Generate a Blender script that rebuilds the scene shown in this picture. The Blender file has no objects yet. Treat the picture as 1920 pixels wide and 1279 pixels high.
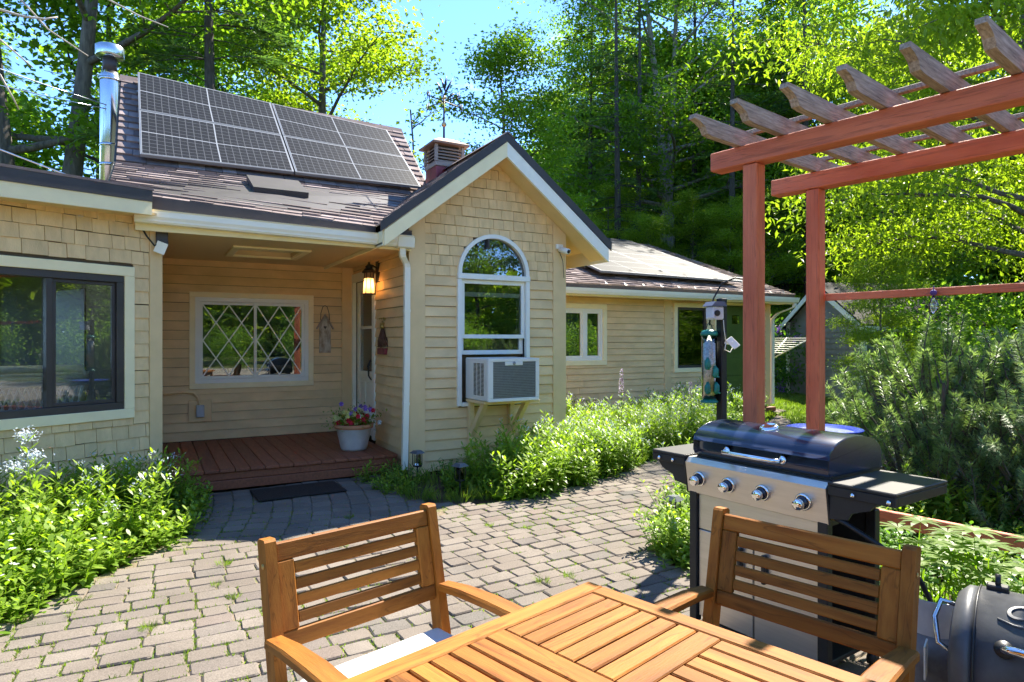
import bpy, bmesh, math, random
import numpy as np
from mathutils import Vector, Matrix, Euler

S = bpy.context.scene
COL = S.collection
RAD = math.radians

# ------------------------------------------------------------------ camera
YAW = RAD(29.2)
CAM = np.array([-2.443, -6.632, 1.45])
FPX, CX, CY = 1209.0, 960.0, 638.0
cam_data = bpy.data.cameras.new('camera')
cam_data.sensor_width = 36.0
cam_data.lens = 36.0 * FPX / 1920.0
cam_data.clip_start = 0.05
cam_data.clip_end = 2000
cam_data.shift_y = -0.0008
cam = bpy.data.objects.new('camera', cam_data)
cam.location = CAM
cam.rotation_euler = (RAD(90), 0, -YAW)
COL.objects.link(cam)
S.camera = cam

# ------------------------------------------------------------------ sky and sun
SUN_DIR = Vector((0.72, 0.365, 1.0)).normalized()
world = bpy.data.worlds.new('World')
S.world = world
world.use_nodes = True
wn = world.node_tree
wn.nodes.clear()
w_out = wn.nodes.new('ShaderNodeOutputWorld')
w_bg = wn.nodes.new('ShaderNodeBackground')
w_sky = wn.nodes.new('ShaderNodeTexSky')
w_sky.sky_type = 'NISHITA'
w_sky.sun_disc = False
w_sky.sun_elevation = math.asin(SUN_DIR.z)
w_sky.sun_rotation = math.atan2(SUN_DIR.x, SUN_DIR.y)
w_sky.altitude = 0
w_sky.air_density = 0.45
w_sky.dust_density = 0.0
w_sky.ozone_density = 4.0
# a few thin fair-weather wisps, the same all round the sky
w_tc = wn.nodes.new('ShaderNodeTexCoord')
w_map = wn.nodes.new('ShaderNodeMapping')
w_map.inputs['Scale'].default_value = (2.0, 2.0, 5.0)
w_nz = wn.nodes.new('ShaderNodeTexNoise')
w_nz.inputs['Scale'].default_value = 2.6
w_nz.inputs['Detail'].default_value = 7
w_nz.inputs['Roughness'].default_value = 0.62
w_rmp = wn.nodes.new('ShaderNodeMapRange')
w_rmp.inputs['From Min'].default_value = 0.60
w_rmp.inputs['From Max'].default_value = 0.80
w_rmp.inputs['To Max'].default_value = 0.3
w_mix = wn.nodes.new('ShaderNodeMixRGB')
w_mix.inputs['Color2'].default_value = (9.0, 9.6, 10.5, 1)
wn.links.new(w_tc.outputs['Generated'], w_map.inputs['Vector'])
wn.links.new(w_map.outputs['Vector'], w_nz.inputs['Vector'])
wn.links.new(w_nz.outputs['Fac'], w_rmp.inputs['Value'])
wn.links.new(w_rmp.outputs['Result'], w_mix.inputs['Fac'])
w_hs = wn.nodes.new('ShaderNodeHueSaturation')
w_hs.inputs['Saturation'].default_value = 1.08
wn.links.new(w_sky.outputs['Color'], w_hs.inputs['Color'])
wn.links.new(w_hs.outputs['Color'], w_mix.inputs['Color1'])
wn.links.new(w_mix.outputs['Color'], w_bg.inputs['Color'])
w_bg.inputs['Strength'].default_value = 0.095
wn.links.new(w_bg.outputs['Background'], w_out.inputs['Surface'])

sun_data = bpy.data.lights.new('sun', 'SUN')
sun_data.energy = 2.3
sun_data.angle = RAD(0.53)
sun_data.color = (1.0, 0.93, 0.80)
sun = bpy.data.objects.new('sun', sun_data)
sun.rotation_euler = SUN_DIR.to_track_quat('Z', 'Y').to_euler()
sun.location = (10, 12, 40)
COL.objects.link(sun)

S.view_settings.view_transform = 'Standard'
S.view_settings.look = 'None'
S.view_settings.gamma = 1.0
S.view_settings.use_curve_mapping = False
S.view_settings.exposure = 3.05
S.cycles.use_denoising = True
S.cycles.max_bounces = 8
S.cycles.diffuse_bounces = 6
S.cycles.glossy_bounces = 4
S.cycles.transmission_bounces = 6
S.cycles.transparent_max_bounces = 12
S.cycles.caustics_reflective = False
S.cycles.caustics_refractive = False
S.cycles.sample_clamp_indirect = 6.0

# ------------------------------------------------------------------ photo pixel -> direction -> point on a known plane
RIGHT = np.array([math.cos(YAW), -math.sin(YAW), 0.0])
FWD = np.array([math.sin(YAW), math.cos(YAW), 0.0])


def pray(x, y):
    return FWD + RIGHT * (x - CX) / FPX + np.array([0, 0, -(y - CY) / FPX])


def G(x, y, z=0.0):
    d = pray(x, y)
    return CAM + d * ((z - CAM[2]) / d[2])


def AT(x, depth):
    """ground point seen in picture column x at a distance along the view axis"""
    p = CAM + (FWD + RIGHT * (x - CX) / FPX) * depth
    return (float(p[0]), float(p[1]))


# ------------------------------------------------------------------ objects
def link(o, parent=None):
    COL.objects.link(o)
    if parent is not None:
        o.parent = parent
    return o


def thing(name, label, cat, loc=(0, 0, 0), rz=0.0, group=None):
    o = bpy.data.objects.new(name, None)
    o.empty_display_size = 0.1
    o.location = loc
    o.rotation_euler = (0, 0, rz)
    link(o)
    return tag(o, label, cat, group)


def tag(o, label, cat, group=None, kind=None):
    if label:
        o['label'] = label
    if cat:
        o['category'] = cat
    if group:
        o['group'] = group
    if kind:
        o['kind'] = kind
    return o


def stuff(o):
    o['kind'] = 'stuff'
    return o


class MB:
    def __init__(self):
        self.v = []
        self.f = []
        self.s = []

    def add(self, vs, fs, smooth=False):
        b = len(self.v)
        self.v += [tuple(map(float, p)) for p in vs]
        for q in fs:
            self.f.append(tuple(i + b for i in q))
            self.s.append(smooth)
        return self

    def box(self, lo, hi, M=None):
        (x0, y0, z0), (x1, y1, z1) = lo, hi
        vs = [(x0, y0, z0), (x1, y0, z0), (x1, y1, z0), (x0, y1, z0),
              (x0, y0, z1), (x1, y0, z1), (x1, y1, z1), (x0, y1, z1)]
        if M is not None:
            vs = [M @ Vector(p) for p in vs]
        return self.add(vs, [(0, 3, 2, 1), (4, 5, 6, 7), (0, 1, 5, 4), (1, 2, 6, 5), (2, 3, 7, 6), (3, 0, 4, 7)])

    def bbox(self, lo, hi, b=0.004, M=None):
        """box with chamfered edges"""
        bm = bmesh.new()
        bmesh.ops.create_cube(bm, size=1.0)
        c = [(lo[i] + hi[i]) / 2 for i in range(3)]
        d = [hi[i] - lo[i] for i in range(3)]
        for q in bm.verts:
            q.co = Vector([c[i] + q.co[i] * d[i] for i in range(3)])
        b = min(b, min(abs(x) for x in d) * 0.45)
        bmesh.ops.bevel(bm, geom=bm.edges[:], offset=b, segments=1, affect='EDGES', profile=0.5)
        return self.from_bm(bm, M)

    def from_bm(self, bm, M=None, smooth=False):
        bm.verts.ensure_lookup_table()
        bm.verts.index_update()
        vs = [(M @ q.co) if M is not None else q.co.copy() for q in bm.verts]
        fs = [tuple(l.index for l in q.verts) for q in bm.faces]
        bm.free()
        return self.add(vs, fs, smooth)

    def prism(self, pts, ext):
        """polygon (3D points) extruded by a vector"""
        n = len(pts)
        e = Vector(ext)
        a = [Vector(p) for p in pts]
        vs = a + [p + e for p in a]
        fs = [tuple(range(n))[::-1], tuple(range(n, 2 * n))]
        fs += [(i, (i + 1) % n, n + (i + 1) % n, n + i) for i in range(n)]
        nrm = Vector((0, 0, 0))
        for i in range(n):
            nrm += a[i].cross(a[(i + 1) % n])
        if nrm.dot(e) < 0:
            fs = [q[::-1] for q in fs]
        return self.add(vs, fs)

    def tube(self, path, r, n=8, caps=True, smooth=True):
        path = [Vector(p) for p in path]
        rs = r if isinstance(r, (list, tuple)) else [r] * len(path)
        vs, fs = [], []
        prev = None
        for i, p in enumerate(path):
            t = (path[min(i + 1, len(path) - 1)] - path[max(i - 1, 0)])
            t = t.normalized() if t.length > 1e-9 else Vector((0, 0, 1))
            if prev is None:
                up = Vector((0, 0, 1)) if abs(t.z) < 0.9 else Vector((1, 0, 0))
                a = t.cross(up).normalized()
            else:
                a = (prev - t * prev.dot(t))
                a = a.normalized() if a.length > 1e-6 else t.orthogonal().normalized()
            prev = a
            b = t.cross(a)
            for k in range(n):
                an = 2 * math.pi * k / n
                vs.append(p + (a * math.cos(an) + b * math.sin(an)) * rs[i])
        for i in range(len(path) - 1):
            for k in range(n):
                k2 = (k + 1) % n
                fs.append((i * n + k, i * n + k2, (i + 1) * n + k2, (i + 1) * n + k))
        if caps:
            fs.append(tuple(range(n))[::-1])
            fs.append(tuple(range((len(path) - 1) * n, len(path) * n)))
        return self.add(vs, fs, smooth)

    def cyl(self, p0, p1, r, n=16, r2=None):
        return self.tube([p0, p1], [r, r if r2 is None else r2], n=n)

    def lathe(self, prof, n=24, c=(0, 0, 0), smooth=True, M=None):
        vs, fs = [], []
        for (r, z) in prof:
            for k in range(n):
                a = 2 * math.pi * k / n
                p = Vector((c[0] + r * math.cos(a), c[1] + r * math.sin(a), c[2] + z))
                vs.append(M @ p if M is not None else p)
        for i in range(len(prof) - 1):
            for k in range(n):
                k2 = (k + 1) % n
                fs.append((i * n + k, i * n + k2, (i + 1) * n + k2, (i + 1) * n + k))
        if prof[0][0] > 1e-4:
            fs.append(tuple(range(n))[::-1])
        if prof[-1][0] > 1e-4:
            fs.append(tuple(range((len(prof) - 1) * n, len(prof) * n)))
        return self.add(vs, fs, smooth)

    def sphere(self, c, r, n=12, m=8, sc=(1, 1, 1)):
        prof = [(max(1e-5, math.sin(math.pi * i / m)), -math.cos(math.pi * i / m)) for i in range(m + 1)]
        M = Matrix.Translation(c) @ Matrix.Diagonal((r * sc[0], r * sc[1], r * sc[2], 1))
        return self.lathe(prof, n, M=M)

    def mesh(self, name):
        me = bpy.data.meshes.new(name)
        me.from_pydata(self.v, [], self.f)
        me.polygons.foreach_set('use_smooth', self.s)
        me.update()
        return me

    def build(self, name, mat, parent=None):
        me = self.mesh(name)
        me.materials.append(mat)
        return link(bpy.data.objects.new(name, me), parent)


def np_mesh(name, V, T, mat, tint=None, smooth=False):
    me = bpy.data.meshes.new(name)
    V = np.asarray(V, np.float32)
    T = np.asarray(T, np.int32)
    me.vertices.add(len(V))
    me.vertices.foreach_set('co', V.ravel())
    me.loops.add(T.size)
    me.loops.foreach_set('vertex_index', T.ravel())
    me.polygons.add(len(T))
    me.polygons.foreach_set('loop_start', np.arange(0, T.size, T.shape[1], dtype=np.int32))
    me.polygons.foreach_set('use_smooth', np.full(len(T), smooth))
    if tint is not None:
        at = me.attributes.new('tint', 'FLOAT', 'FACE')
        at.data.foreach_set('value', np.asarray(tint, np.float32))
    me.update(calc_edges=True)
    me.materials.append(mat)
    return me


# ------------------------------------------------------------------ materials
def new_mat(name):
    m = bpy.data.materials.new(name)
    m.use_nodes = True
    nt = m.node_tree
    b = nt.nodes['Principled BSDF']
    return m, nt, b


def N(nt, kind, **kw):
    n = nt.nodes.new(kind)
    for k, v in kw.items():
        if k in n.inputs:
            n.inputs[k].default_value = v
        else:
            setattr(n, k, v)
    return n


def surf(name, col, rough=0.6, var=0.15, scale=6.0, stretch=(1, 1, 1), bump=0.0, bscale=40.0, objvar=0.0,
         metal=0.0, col2=None, spec=0.4, local=False, detail=5.0, coat=0.0, crack=None):
    """plain surface: base colour broken up by noise, a little per-object variation, fine relief"""
    m, nt, b = new_mat(name)
    L = nt.links
    if local:
        co = N(nt, 'ShaderNodeTexCoord').outputs['Object']
    else:
        co = N(nt, 'ShaderNodeNewGeometry').outputs['Position']
    inf = N(nt, 'ShaderNodeObjectInfo')
    addv = N(nt, 'ShaderNodeVectorMath', operation='MULTIPLY_ADD')
    addv.inputs[1].default_value = (1, 1, 1)
    L.new(co, addv.inputs[0])
    sc = N(nt, 'ShaderNodeVectorMath', operation='SCALE')
    sc.inputs[0].default_value = (7.3, 3.1, 5.7)
    L.new(inf.outputs['Random'], sc.inputs['Scale'])
    if objvar > 0:
        L.new(sc.outputs[0], addv.inputs[2])
    mp = N(nt, 'ShaderNodeMapping')
    mp.inputs['Scale'].default_value = stretch
    L.new(addv.outputs[0], mp.inputs['Vector'])
    nz = N(nt, 'ShaderNodeTexNoise', Scale=scale, Detail=detail, Roughness=0.6)
    L.new(mp.outputs[0], nz.inputs['Vector'])
    rp = N(nt, 'ShaderNodeMapRange')
    rp.inputs['From Min'].default_value = 0.28
    rp.inputs['From Max'].default_value = 0.72
    L.new(nz.outputs['Fac'], rp.inputs['Value'])
    mx = N(nt, 'ShaderNodeMixRGB')
    c = np.array(col)
    if col2 is None:
        lo, hi = c * (1 - var), np.minimum(c * (1 + var), 0.95)
    else:
        lo, hi = c, np.array(col2)
    mx.inputs['Color1'].default_value = (*lo, 1)
    mx.inputs['Color2'].default_value = (*hi, 1)
    L.new(rp.outputs[0], mx.inputs['Fac'])
    last = mx.outputs[0]
    if objvar > 0:
        hs = N(nt, 'ShaderNodeHueSaturation')
        mr = N(nt, 'ShaderNodeMapRange')
        mr.inputs['To Min'].default_value = 1 - objvar
        mr.inputs['To Max'].default_value = 1 + objvar
        L.new(inf.outputs['Random'], mr.inputs['Value'])
        L.new(mr.outputs[0], hs.inputs['Value'])
        L.new(last, hs.inputs['Color'])
        last = hs.outputs[0]
    if crack is not None:
        # dark checks and knots running with the grain
        mpc = N(nt, 'ShaderNodeMapping')
        mpc.inputs['Scale'].default_value = crack
        L.new(addv.outputs[0], mpc.inputs['Vector'])
        nc = N(nt, 'ShaderNodeTexNoise', Scale=3.0, Detail=3.0, Roughness=0.5, Distortion=0.4)
        L.new(mpc.outputs[0], nc.inputs['Vector'])
        ab = N(nt, 'ShaderNodeMath', operation='SUBTRACT')
        ab.inputs[1].default_value = 0.5
        L.new(nc.outputs['Fac'], ab.inputs[0])
        ab2 = N(nt, 'ShaderNodeMath', operation='ABSOLUTE')
        L.new(ab.outputs[0], ab2.inputs[0])
        rc = N(nt, 'ShaderNodeMapRange')
        rc.inputs['From Min'].default_value, rc.inputs['From Max'].default_value = 0.002, 0.016
        rc.inputs['To Min'].default_value, rc.inputs['To Max'].default_value = 0.68, 1.0
        L.new(ab2.outputs[0], rc.inputs['Value'])
        hc = N(nt, 'ShaderNodeHueSaturation')
        L.new(rc.outputs[0], hc.inputs['Value'])
        L.new(last, hc.inputs['Color'])
        last = hc.outputs[0]
    L.new(last, b.inputs['Base Color'])
    b.inputs['Roughness'].default_value = rough
    b.inputs['Metallic'].default_value = metal
    b.inputs['Specular IOR Level'].default_value = spec
    if coat:
        b.inputs['Coat Weight'].default_value = coat
        b.inputs['Coat Roughness'].default_value = 0.15
    if bump > 0:
        n2 = N(nt, 'ShaderNodeTexNoise', Scale=bscale, Detail=4.0)
        L.new(mp.outputs[0], n2.inputs['Vector'])
        bp = N(nt, 'ShaderNodeBump', Strength=bump, Distance=0.01)
        L.new(n2.outputs['Fac'], bp.inputs['Height'])
        L.new(bp.outputs[0], b.inputs['Normal'])
    return m


def leafmat(name, col, col2, trans=0.45, rough=0.45, tcol=None):
    """leaf: colour from a per-leaf tint, light passing through"""
    m, nt, b = new_mat(name)
    L = nt.links
    at = N(nt, 'ShaderNodeAttribute', attribute_name='tint')
    mx = N(nt, 'ShaderNodeMixRGB')
    mx.inputs['Color1'].default_value = (*col, 1)
    mx.inputs['Color2'].default_value = (*col2, 1)
    L.new(at.outputs['Fac'], mx.inputs['Fac'])
    L.new(mx.outputs[0], b.inputs['Base Color'])
    b.inputs['Roughness'].default_value = rough
    b.inputs['Specular IOR Level'].default_value = 0.35
    tr = N(nt, 'ShaderNodeBsdfTranslucent')
    hs = N(nt, 'ShaderNodeMixRGB', blend_type='MULTIPLY')
    hs.inputs['Fac'].default_value = 1.0
    hs.inputs['Color2'].default_value = (*(tcol or (1.5, 1.6, 0.5)), 1)
    L.new(mx.outputs[0], hs.inputs['Color1'])
    L.new(hs.outputs[0], tr.inputs['Color'])
    ms = N(nt, 'ShaderNodeMixShader')
    ms.inputs['Fac'].default_value = trans
    L.new(b.outputs[0], ms.inputs[1])
    L.new(tr.outputs[0], ms.inputs[2])
    L.new(ms.outputs[0], nt.nodes['Material Output'].inputs['Surface'])
    return m


def glassmat(name, tint=(0.75, 0.8, 0.78), refl=0.10, wav=0.0, gain=1.6):
    m, nt, b = new_mat(name)
    L = nt.links
    nt.nodes.remove(b)
    tr = N(nt, 'ShaderNodeBsdfTransparent')
    tr.inputs['Color'].default_value = (*tint, 1)
    gl = N(nt, 'ShaderNodeBsdfGlossy')
    gl.inputs['Roughness'].default_value = 0.0
    gl.inputs['Color'].default_value = (0.95, 0.97, 1, 1)
    lw = N(nt, 'ShaderNodeFresnel', IOR=1.55)
    mr = N(nt, 'ShaderNodeMath', operation='MULTIPLY_ADD')
    mr.inputs[1].default_value = gain
    mr.inputs[2].default_value = refl
    L.new(lw.outputs[0], mr.inputs[0])
    mr.use_clamp = True
    ms = N(nt, 'ShaderNodeMixShader')
    L.new(mr.outputs[0], ms.inputs['Fac'])
    L.new(tr.outputs[0], ms.inputs[1])
    L.new(gl.outputs[0], ms.inputs[2])
    L.new(ms.outputs[0], nt.nodes['Material Output'].inputs['Surface'])
    if wav > 0:
        nz = N(nt, 'ShaderNodeTexNoise', Scale=3.0, Detail=1.0)
        L.new(N(nt, 'ShaderNodeNewGeometry').outputs['Position'], nz.inputs['Vector'])
        bp = N(nt, 'ShaderNodeBump', Strength=wav, Distance=0.01)
        L.new(nz.outputs['Fac'], bp.inputs['Height'])
        L.new(bp.outputs[0], gl.inputs['Normal'])
    return m


M = {}
M['siding'] = surf('siding', (0.755, 0.53, 0.265), 0.65, 0.15, 2.2, (1, 1, 1.6), 0.12, 60, objvar=0.05)
M['shingle'] = surf('shingle_paint', (0.755, 0.53, 0.262), 0.7, 0.14, 4, (3, 3, 1), 0.25, 55, objvar=0.07)
M['cornerboard'] = surf('corner_paint', (0.755, 0.53, 0.265), 0.6, 0.07, 4, bump=0.06)
M['backing'] = surf('wall_backing', (0.10, 0.075, 0.045), 0.8)
M['cream'] = surf('cream_trim', (0.90, 0.76, 0.45), 0.5, 0.06, 5, bump=0.05)
M['white'] = surf('white_paint', (0.86, 0.82, 0.68), 0.4, 0.05, 6, bump=0.03)
M['vinyl'] = surf('white_vinyl', (0.82, 0.80, 0.72), 0.35, 0.03, 5)
M['soffit'] = surf('soffit_paint', (0.74, 0.53, 0.26), 0.6, 0.08, 5)
M['darkedge'] = surf('drip_edge', (0.05, 0.042, 0.04), 0.5, 0.2, 6)
M['gutter'] = surf('gutter_aluminium', (0.86, 0.80, 0.64), 0.35, 0.05, 3)
M['deck'] = surf('deck_stain', (0.24, 0.075, 0.033), 0.55, 0.3, 7, (6, 0.8, 6), 0.2, 60, objvar=0.16)
M['bronze'] = surf('bronze_frame', (0.055, 0.045, 0.04), 0.45, 0.2, 5)
M['black'] = surf('black_metal', (0.012, 0.012, 0.013), 0.45, 0.2, 8)
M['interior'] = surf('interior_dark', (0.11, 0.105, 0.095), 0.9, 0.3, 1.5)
M['interior_warm'] = surf('interior_warm', (0.16, 0.11, 0.06), 0.9, 0.3, 1.5)
M['glass'] = glassmat('window_glass', (0.80, 0.84, 0.82), 0.04, 0.04)
M['glass_dark'] = glassmat('tinted_glass', (0.88, 0.91, 0.91), 0.015, 0.03, 1.1)
M['glass_clear'] = glassmat('clear_glass', (0.9, 0.93, 0.92), 0.03)
M['galv'] = surf('galvanised_pipe', (0.62, 0.65, 0.68), 0.22, 0.15, 5, (1, 1, 0.3), metal=1.0)
# ================================================================== the house
house = thing('house', 'tan clapboard cottage with shingled gable, recessed porch and brown shingle roof', 'house')


def part(name, parent=None):
    o = bpy.data.objects.new(name, None)
    o.empty_display_size = 0.05
    return link(o, parent if parent is not None else house)


# unit clapboard: x 0..1, foot at z=0, outward = -y
_b = MB()
_b.add([(0, 0, 0), (1, 0, 0), (1, -0.024, 0), (0, -0.024, 0), (0, 0, 0.962), (1, 0, 0.962), (1, -0.006, 0.962), (0, -0.006, 0.962)],
       [(0, 3, 2, 1), (4, 5, 6, 7), (0, 1, 5, 4), (1, 2, 6, 5), (2, 3, 7, 6), (3, 0, 4, 7)])
CLAP = _b.mesh('clapboard')
CLAP.materials.append(M['siding'])
_b = MB()
_b.add([(0, 0, 0), (1, 0, 0), (1, -0.019, 0.0), (0, -0.019, 0.0), (0, 0, 0.972), (1, 0, 0.972), (1, -0.009, 0.972), (0, -0.009, 0.972)],
       [(0, 3, 2, 1), (4, 5, 6, 7), (0, 1, 5, 4), (1, 2, 6, 5), (2, 3, 7, 6), (3, 0, 4, 7)])
SHIN = _b.mesh('shingle')
SHIN.materials.append(M['shingle'])
rng = random.Random(5)


def piece(mesh, name, parent, p, ang, length, z, h, thick=1.0):
    o = bpy.data.objects.new(name, mesh)
    o.location = (p[0], p[1], z)
    o.rotation_euler = (0, 0, ang)
    o.scale = (length, thick, h)
    return link(o, parent)


def clap_rows(parent, p0, ang, s0, s1, z0, z1, h=0.1137, holes=()):
    """courses of clapboard along a wall; holes are (s0,s1,z0,z1) openings"""
    d = (math.cos(ang), math.sin(ang))
    z = z0
    while z < z1 - 0.01:
        hh = min(h, z1 - z)
        segs = [(s0, s1)]
        for (a, b, c, e) in holes:
            if z + hh * 0.6 > c and z + hh * 0.4 < e:
                ns = []
                for (x, y) in segs:
                    if a > x + 0.01:
                        ns.append((x, min(a, y)))
                    if b < y - 0.01:
                        ns.append((max(b, x), y))
                segs = [q for q in ns if q[1] - q[0] > 0.015]
        for (a, b) in segs:
            cuts = [a]
            x = a
            while b - x > 3.0:
                x += rng.uniform(1.6, 2.6)
                if b - x > 0.6:
                    cuts.append(x)
            cuts.append(b)
            for i in range(len(cuts) - 1):
                g = 0.0015
                piece(CLAP, 'clapboard', parent, (p0[0] + d[0] * (cuts[i] + g), p0[1] + d[1] * (cuts[i] + g)), ang,
                      cuts[i + 1] - cuts[i] - 2 * g, z + rng.uniform(-0.0015, 0.0015), hh, rng.uniform(0.92, 1.1))
        z += h


def wall_box(mb, p0, ang, s0, s1, z0, z1, t=0.10):
    """slab of wall whose outer face lies on the wall line"""
    Mx = Matrix.Translation((p0[0], p0[1], 0)) @ Matrix.Rotation(ang, 4, 'Z')
    mb.box((s0, 0.0, z0), (s1, t, z1), Mx)


def wbox(mb, p0, ang, lo, hi, b=0.003):
    Mx = Matrix.Translation((p0[0], p0[1], 0)) @ Matrix.Rotation(ang, 4, 'Z')
    mb.bbox(lo, hi, b, Mx)


def casing(parent, p0, ang, s0, s1, z0, z1, w, proud, mat, name='casing'):
    """four mitre-less casing boards round an opening"""
    for (a, b, c, e) in ((s0 - w, s1 + w, z1, z1 + w), (s0 - w, s1 + w, z0 - w, z0),
                         (s0 - w, s0, z0 + 0.001, z1 - 0.001), (s1, s1 + w, z0 + 0.001, z1 - 0.001)):
        m = MB()
        wbox(m, p0, ang, (a, -proud, c), (b, 0.02, e))
        m.build(name, mat, parent)


def frame_ring(mb, p0, ang, s0, s1, z0, z1, w, y0, y1):
    for (a, b, c, e) in ((s0, s1, z1 - w, z1), (s0, s1, z0, z0 + w), (s0, s0 + w, z0 + w, z1 - w), (s1 - w, s1, z0 + w, z1 - w)):
        wbox(mb, p0, ang, (a, y0, c), (b, y1, e))


def pane(parent, p0, ang, s0, s1, z0, z1, y, mat):
    m = MB()
    wall = Matrix.Translation((p0[0], p0[1], 0)) @ Matrix.Rotation(ang, 4, 'Z')
    m.box((s0, y, z0), (s1, y + 0.005, z1), wall)
    return m.build('pane', mat, parent)


# ---------------------------------------------------------------- gable wall (front plane y = 0, x 0..1.987)
GW = 1.987
gw = part('gable_wall')
AU, AZ, AR = 1.0125, 2.205, 0.418         # arch centre, spring line, radius
WL, WR, WB = AU - AR, AU + AR, 0.75
EX = 0.1137
m = MB()
wall_box(m, (0, 0), 0, 0.0, WL, 0, AZ)
wall_box(m, (0, 0), 0, WR, GW, 0, AZ)
wall_box(m, (0, 0), 0, WL, WR, 0, WB)
RK = 0.773                                  # gable pitch


def rake_z(u):
    return 3.515 - abs(u - 1.0125) * RK


arc = [(AU + AR * math.cos(math.pi * i / 20), AZ + AR * math.sin(math.pi * i / 20)) for i in range(21)]
right_half = [(GW, AZ)] + [(GW, rake_z(GW)), (1.0125, rake_z(1.0125))] + [(a, b) for (a, b) in arc[:11][::-1]]
left_half = [(0, AZ)] + [(0, rake_z(0)), (1.0125, rake_z(1.0125))] + [(a, b) for (a, b) in arc[10:]]
m.prism([(a, 0, b) for a, b in right_half], (0, 0.1, 0))
m.prism([(a, 0, b) for a, b in left_half], (0, 0.1, 0))
m.build('backing', M['backing'], gw)
CB = 0.163
for (a, b) in ((-0.022, CB), (GW - CB, GW + 0.022)):
    m = MB()
    top = rake_z(a if a < 1 else b)
    top2 = rake_z(b if a < 1 else a)
    m.prism([(a, -0.028, -0.02), (b, -0.028, -0.02), (b, -0.028, top2 if a < 1 else top), (a, -0.028, top if a < 1 else top2)], (0, 0.027, 0))
    m.build('corner_board', M['cornerboard'], gw)
ZS = 19 * EX + 0.01                          # top of clapboards, shingles above
clap_rows(gw, (0, 0), 0, CB, GW - CB, 0.01, ZS, EX, holes=[(WL - 0.03, WR + 0.03, WB - 0.06, 9)])
row = 0
z = ZS
while z < 3.50:
    off = rng.uniform(0, 0.15)
    x = CB - off
    while x < GW - CB:
        w = rng.choice((0.105, 0.125, 0.14, 0.155, 0.17, 0.185)) * rng.uniform(0.95, 1.05)
        a, b = max(x, CB + 0.001), min(x + w, GW - CB - 0.001)
        x += w
        zc = z + EX * 0.5
        half = (3.515 - (z + EX * 0.95)) / RK
        a2, b2 = a, b
        cut = a < AU - half or b > AU + half
        dz = zc - AZ
        if dz < AR + 0.03:
            hw = math.sqrt(max(0, (AR + 0.03) ** 2 - max(0, dz) ** 2))
            if a2 > AU - hw and b2 < AU + hw:
                continue
            if a2 < AU - hw < b2:
                b2 = AU - hw
            elif a2 < AU + hw < b2:
                a2 = AU + hw
        if b2 - a2 < 0.025:
            continue
        if cut:
            poly = [(a2 + 0.002, z), (b2 - 0.002, z), (b2 - 0.002, z + EX * 0.97), (a2 + 0.002, z + EX * 0.97)]
            for sg in (-1, 1):
                f = lambda q: 3.522 - RK * sg * (q[0] - AU) - q[1]
                out_ = []
                for i_ in range(len(poly)):
                    A_, B_ = poly[i_], poly[(i_ + 1) % len(poly)]
                    fa, fb = f(A_), f(B_)
                    if fa >= 0:
                        out_.append(A_)
                    if fa * fb < 0:
                        tq = fa / (fa - fb)
                        out_.append((A_[0] + (B_[0] - A_[0]) * tq, A_[1] + (B_[1] - A_[1]) * tq))
                poly = out_
                if len(poly) < 3:
                    break
            if len(poly) >= 3:
                mm = MB()
                mm.prism([(q[0], -0.016, q[1]) for q in poly], (0, 0.015, 0))
                mm.build('shingle', M['shingle'], gw)
            continue
        piece(SHIN, 'shingle', gw, (a2 + 0.002, 0), 0, b2 - a2 - 0.004, z + rng.uniform(-0.003, 0.003), EX, rng.uniform(0.85, 1.25))
    z += EX
# side walls of the gable wing
m = MB()
m.box((GW - 0.1, 0.1, 0), (GW, 2.75, 2.62))
m.build('side_wall', M['siding'], gw)

# porch side wall with the door (x = 0, facing -x)
dw = part('door_wall')
m = MB()
m.box((0.0, 0.1, 0), (0.1, 1.30, 2.46))
m.box((0.0, 2.21, 0), (0.1, 2.40, 2.46))
m.box((0.0, 1.30, 2.26), (0.1, 2.21, 2.46))
m.build('backing', M['backing'], dw)
A90 = -math.pi / 2
clap_rows(dw, (0, 2.25), A90, 0.0, 2.18, 0.01, 2.46, EX, holes=[(-0.1, 1.06, 0, 2.30)])

# arched window
win = part('arched_window')
m = MB()
for i in range(20):
    (a0, b0), (a1, b1) = arc[i], arc[i + 1]
    k = (AR + 0.045) / AR
    c0, d0 = AU + (a0 - AU) * k, AZ + (b0 - AZ) * k
    c1, d1 = AU + (a1 - AU) * k, AZ + (b1 - AZ) * k
    m.prism([(a0, -0.05, b0), (c0, -0.05, d0), (c1, -0.05, d1), (a1, -0.05, b1)], (0, 0.12, 0))
m.build('arch_frame', M['vinyl'], win)
m = MB()
m.bbox((WL - 0.05, -0.06, AZ - 0.065), (WR + 0.05, 0.05, AZ - 0.002))
m.build('transom_bar', M['vinyl'], win)
m = MB()
m.bbox((WL - 0.05, -0.05, WB - 0.04), (WL + 0.0, 0.05, AZ - 0.066))
m.bbox((WR - 0.0, -0.05, WB - 0.04), (WR + 0.05, 0.05, AZ - 0.066))
m.bbox((WL, -0.055, WB - 0.045), (WR, 0.05, WB))
m.build('jamb', M['vinyl'], win)
sash = MB()
frame_ring(sash, (0, 0), 0, WL + 0.003, WR - 0.003, 1.47, 2.138, 0.045, -0.015, 0.025)
sash.build('sash', M['vinyl'], win)
sash = MB()
frame_ring(sash, (0, 0), 0, WL + 0.003, WR - 0.003, 1.285, 2.0, 0.05, 0.027, 0.06)
sash.build('sash', M['vinyl'], win)
m = MB()
m.prism([(a, 0.0, b) for a, b in arc], (0, 0.005, 0))
m.build('pane', M['glass'], win)
pane(win, (0, 0), 0, WL + 0.04, WR - 0.04, 1.50, 2.10, 0.005, M['glass'])
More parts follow.
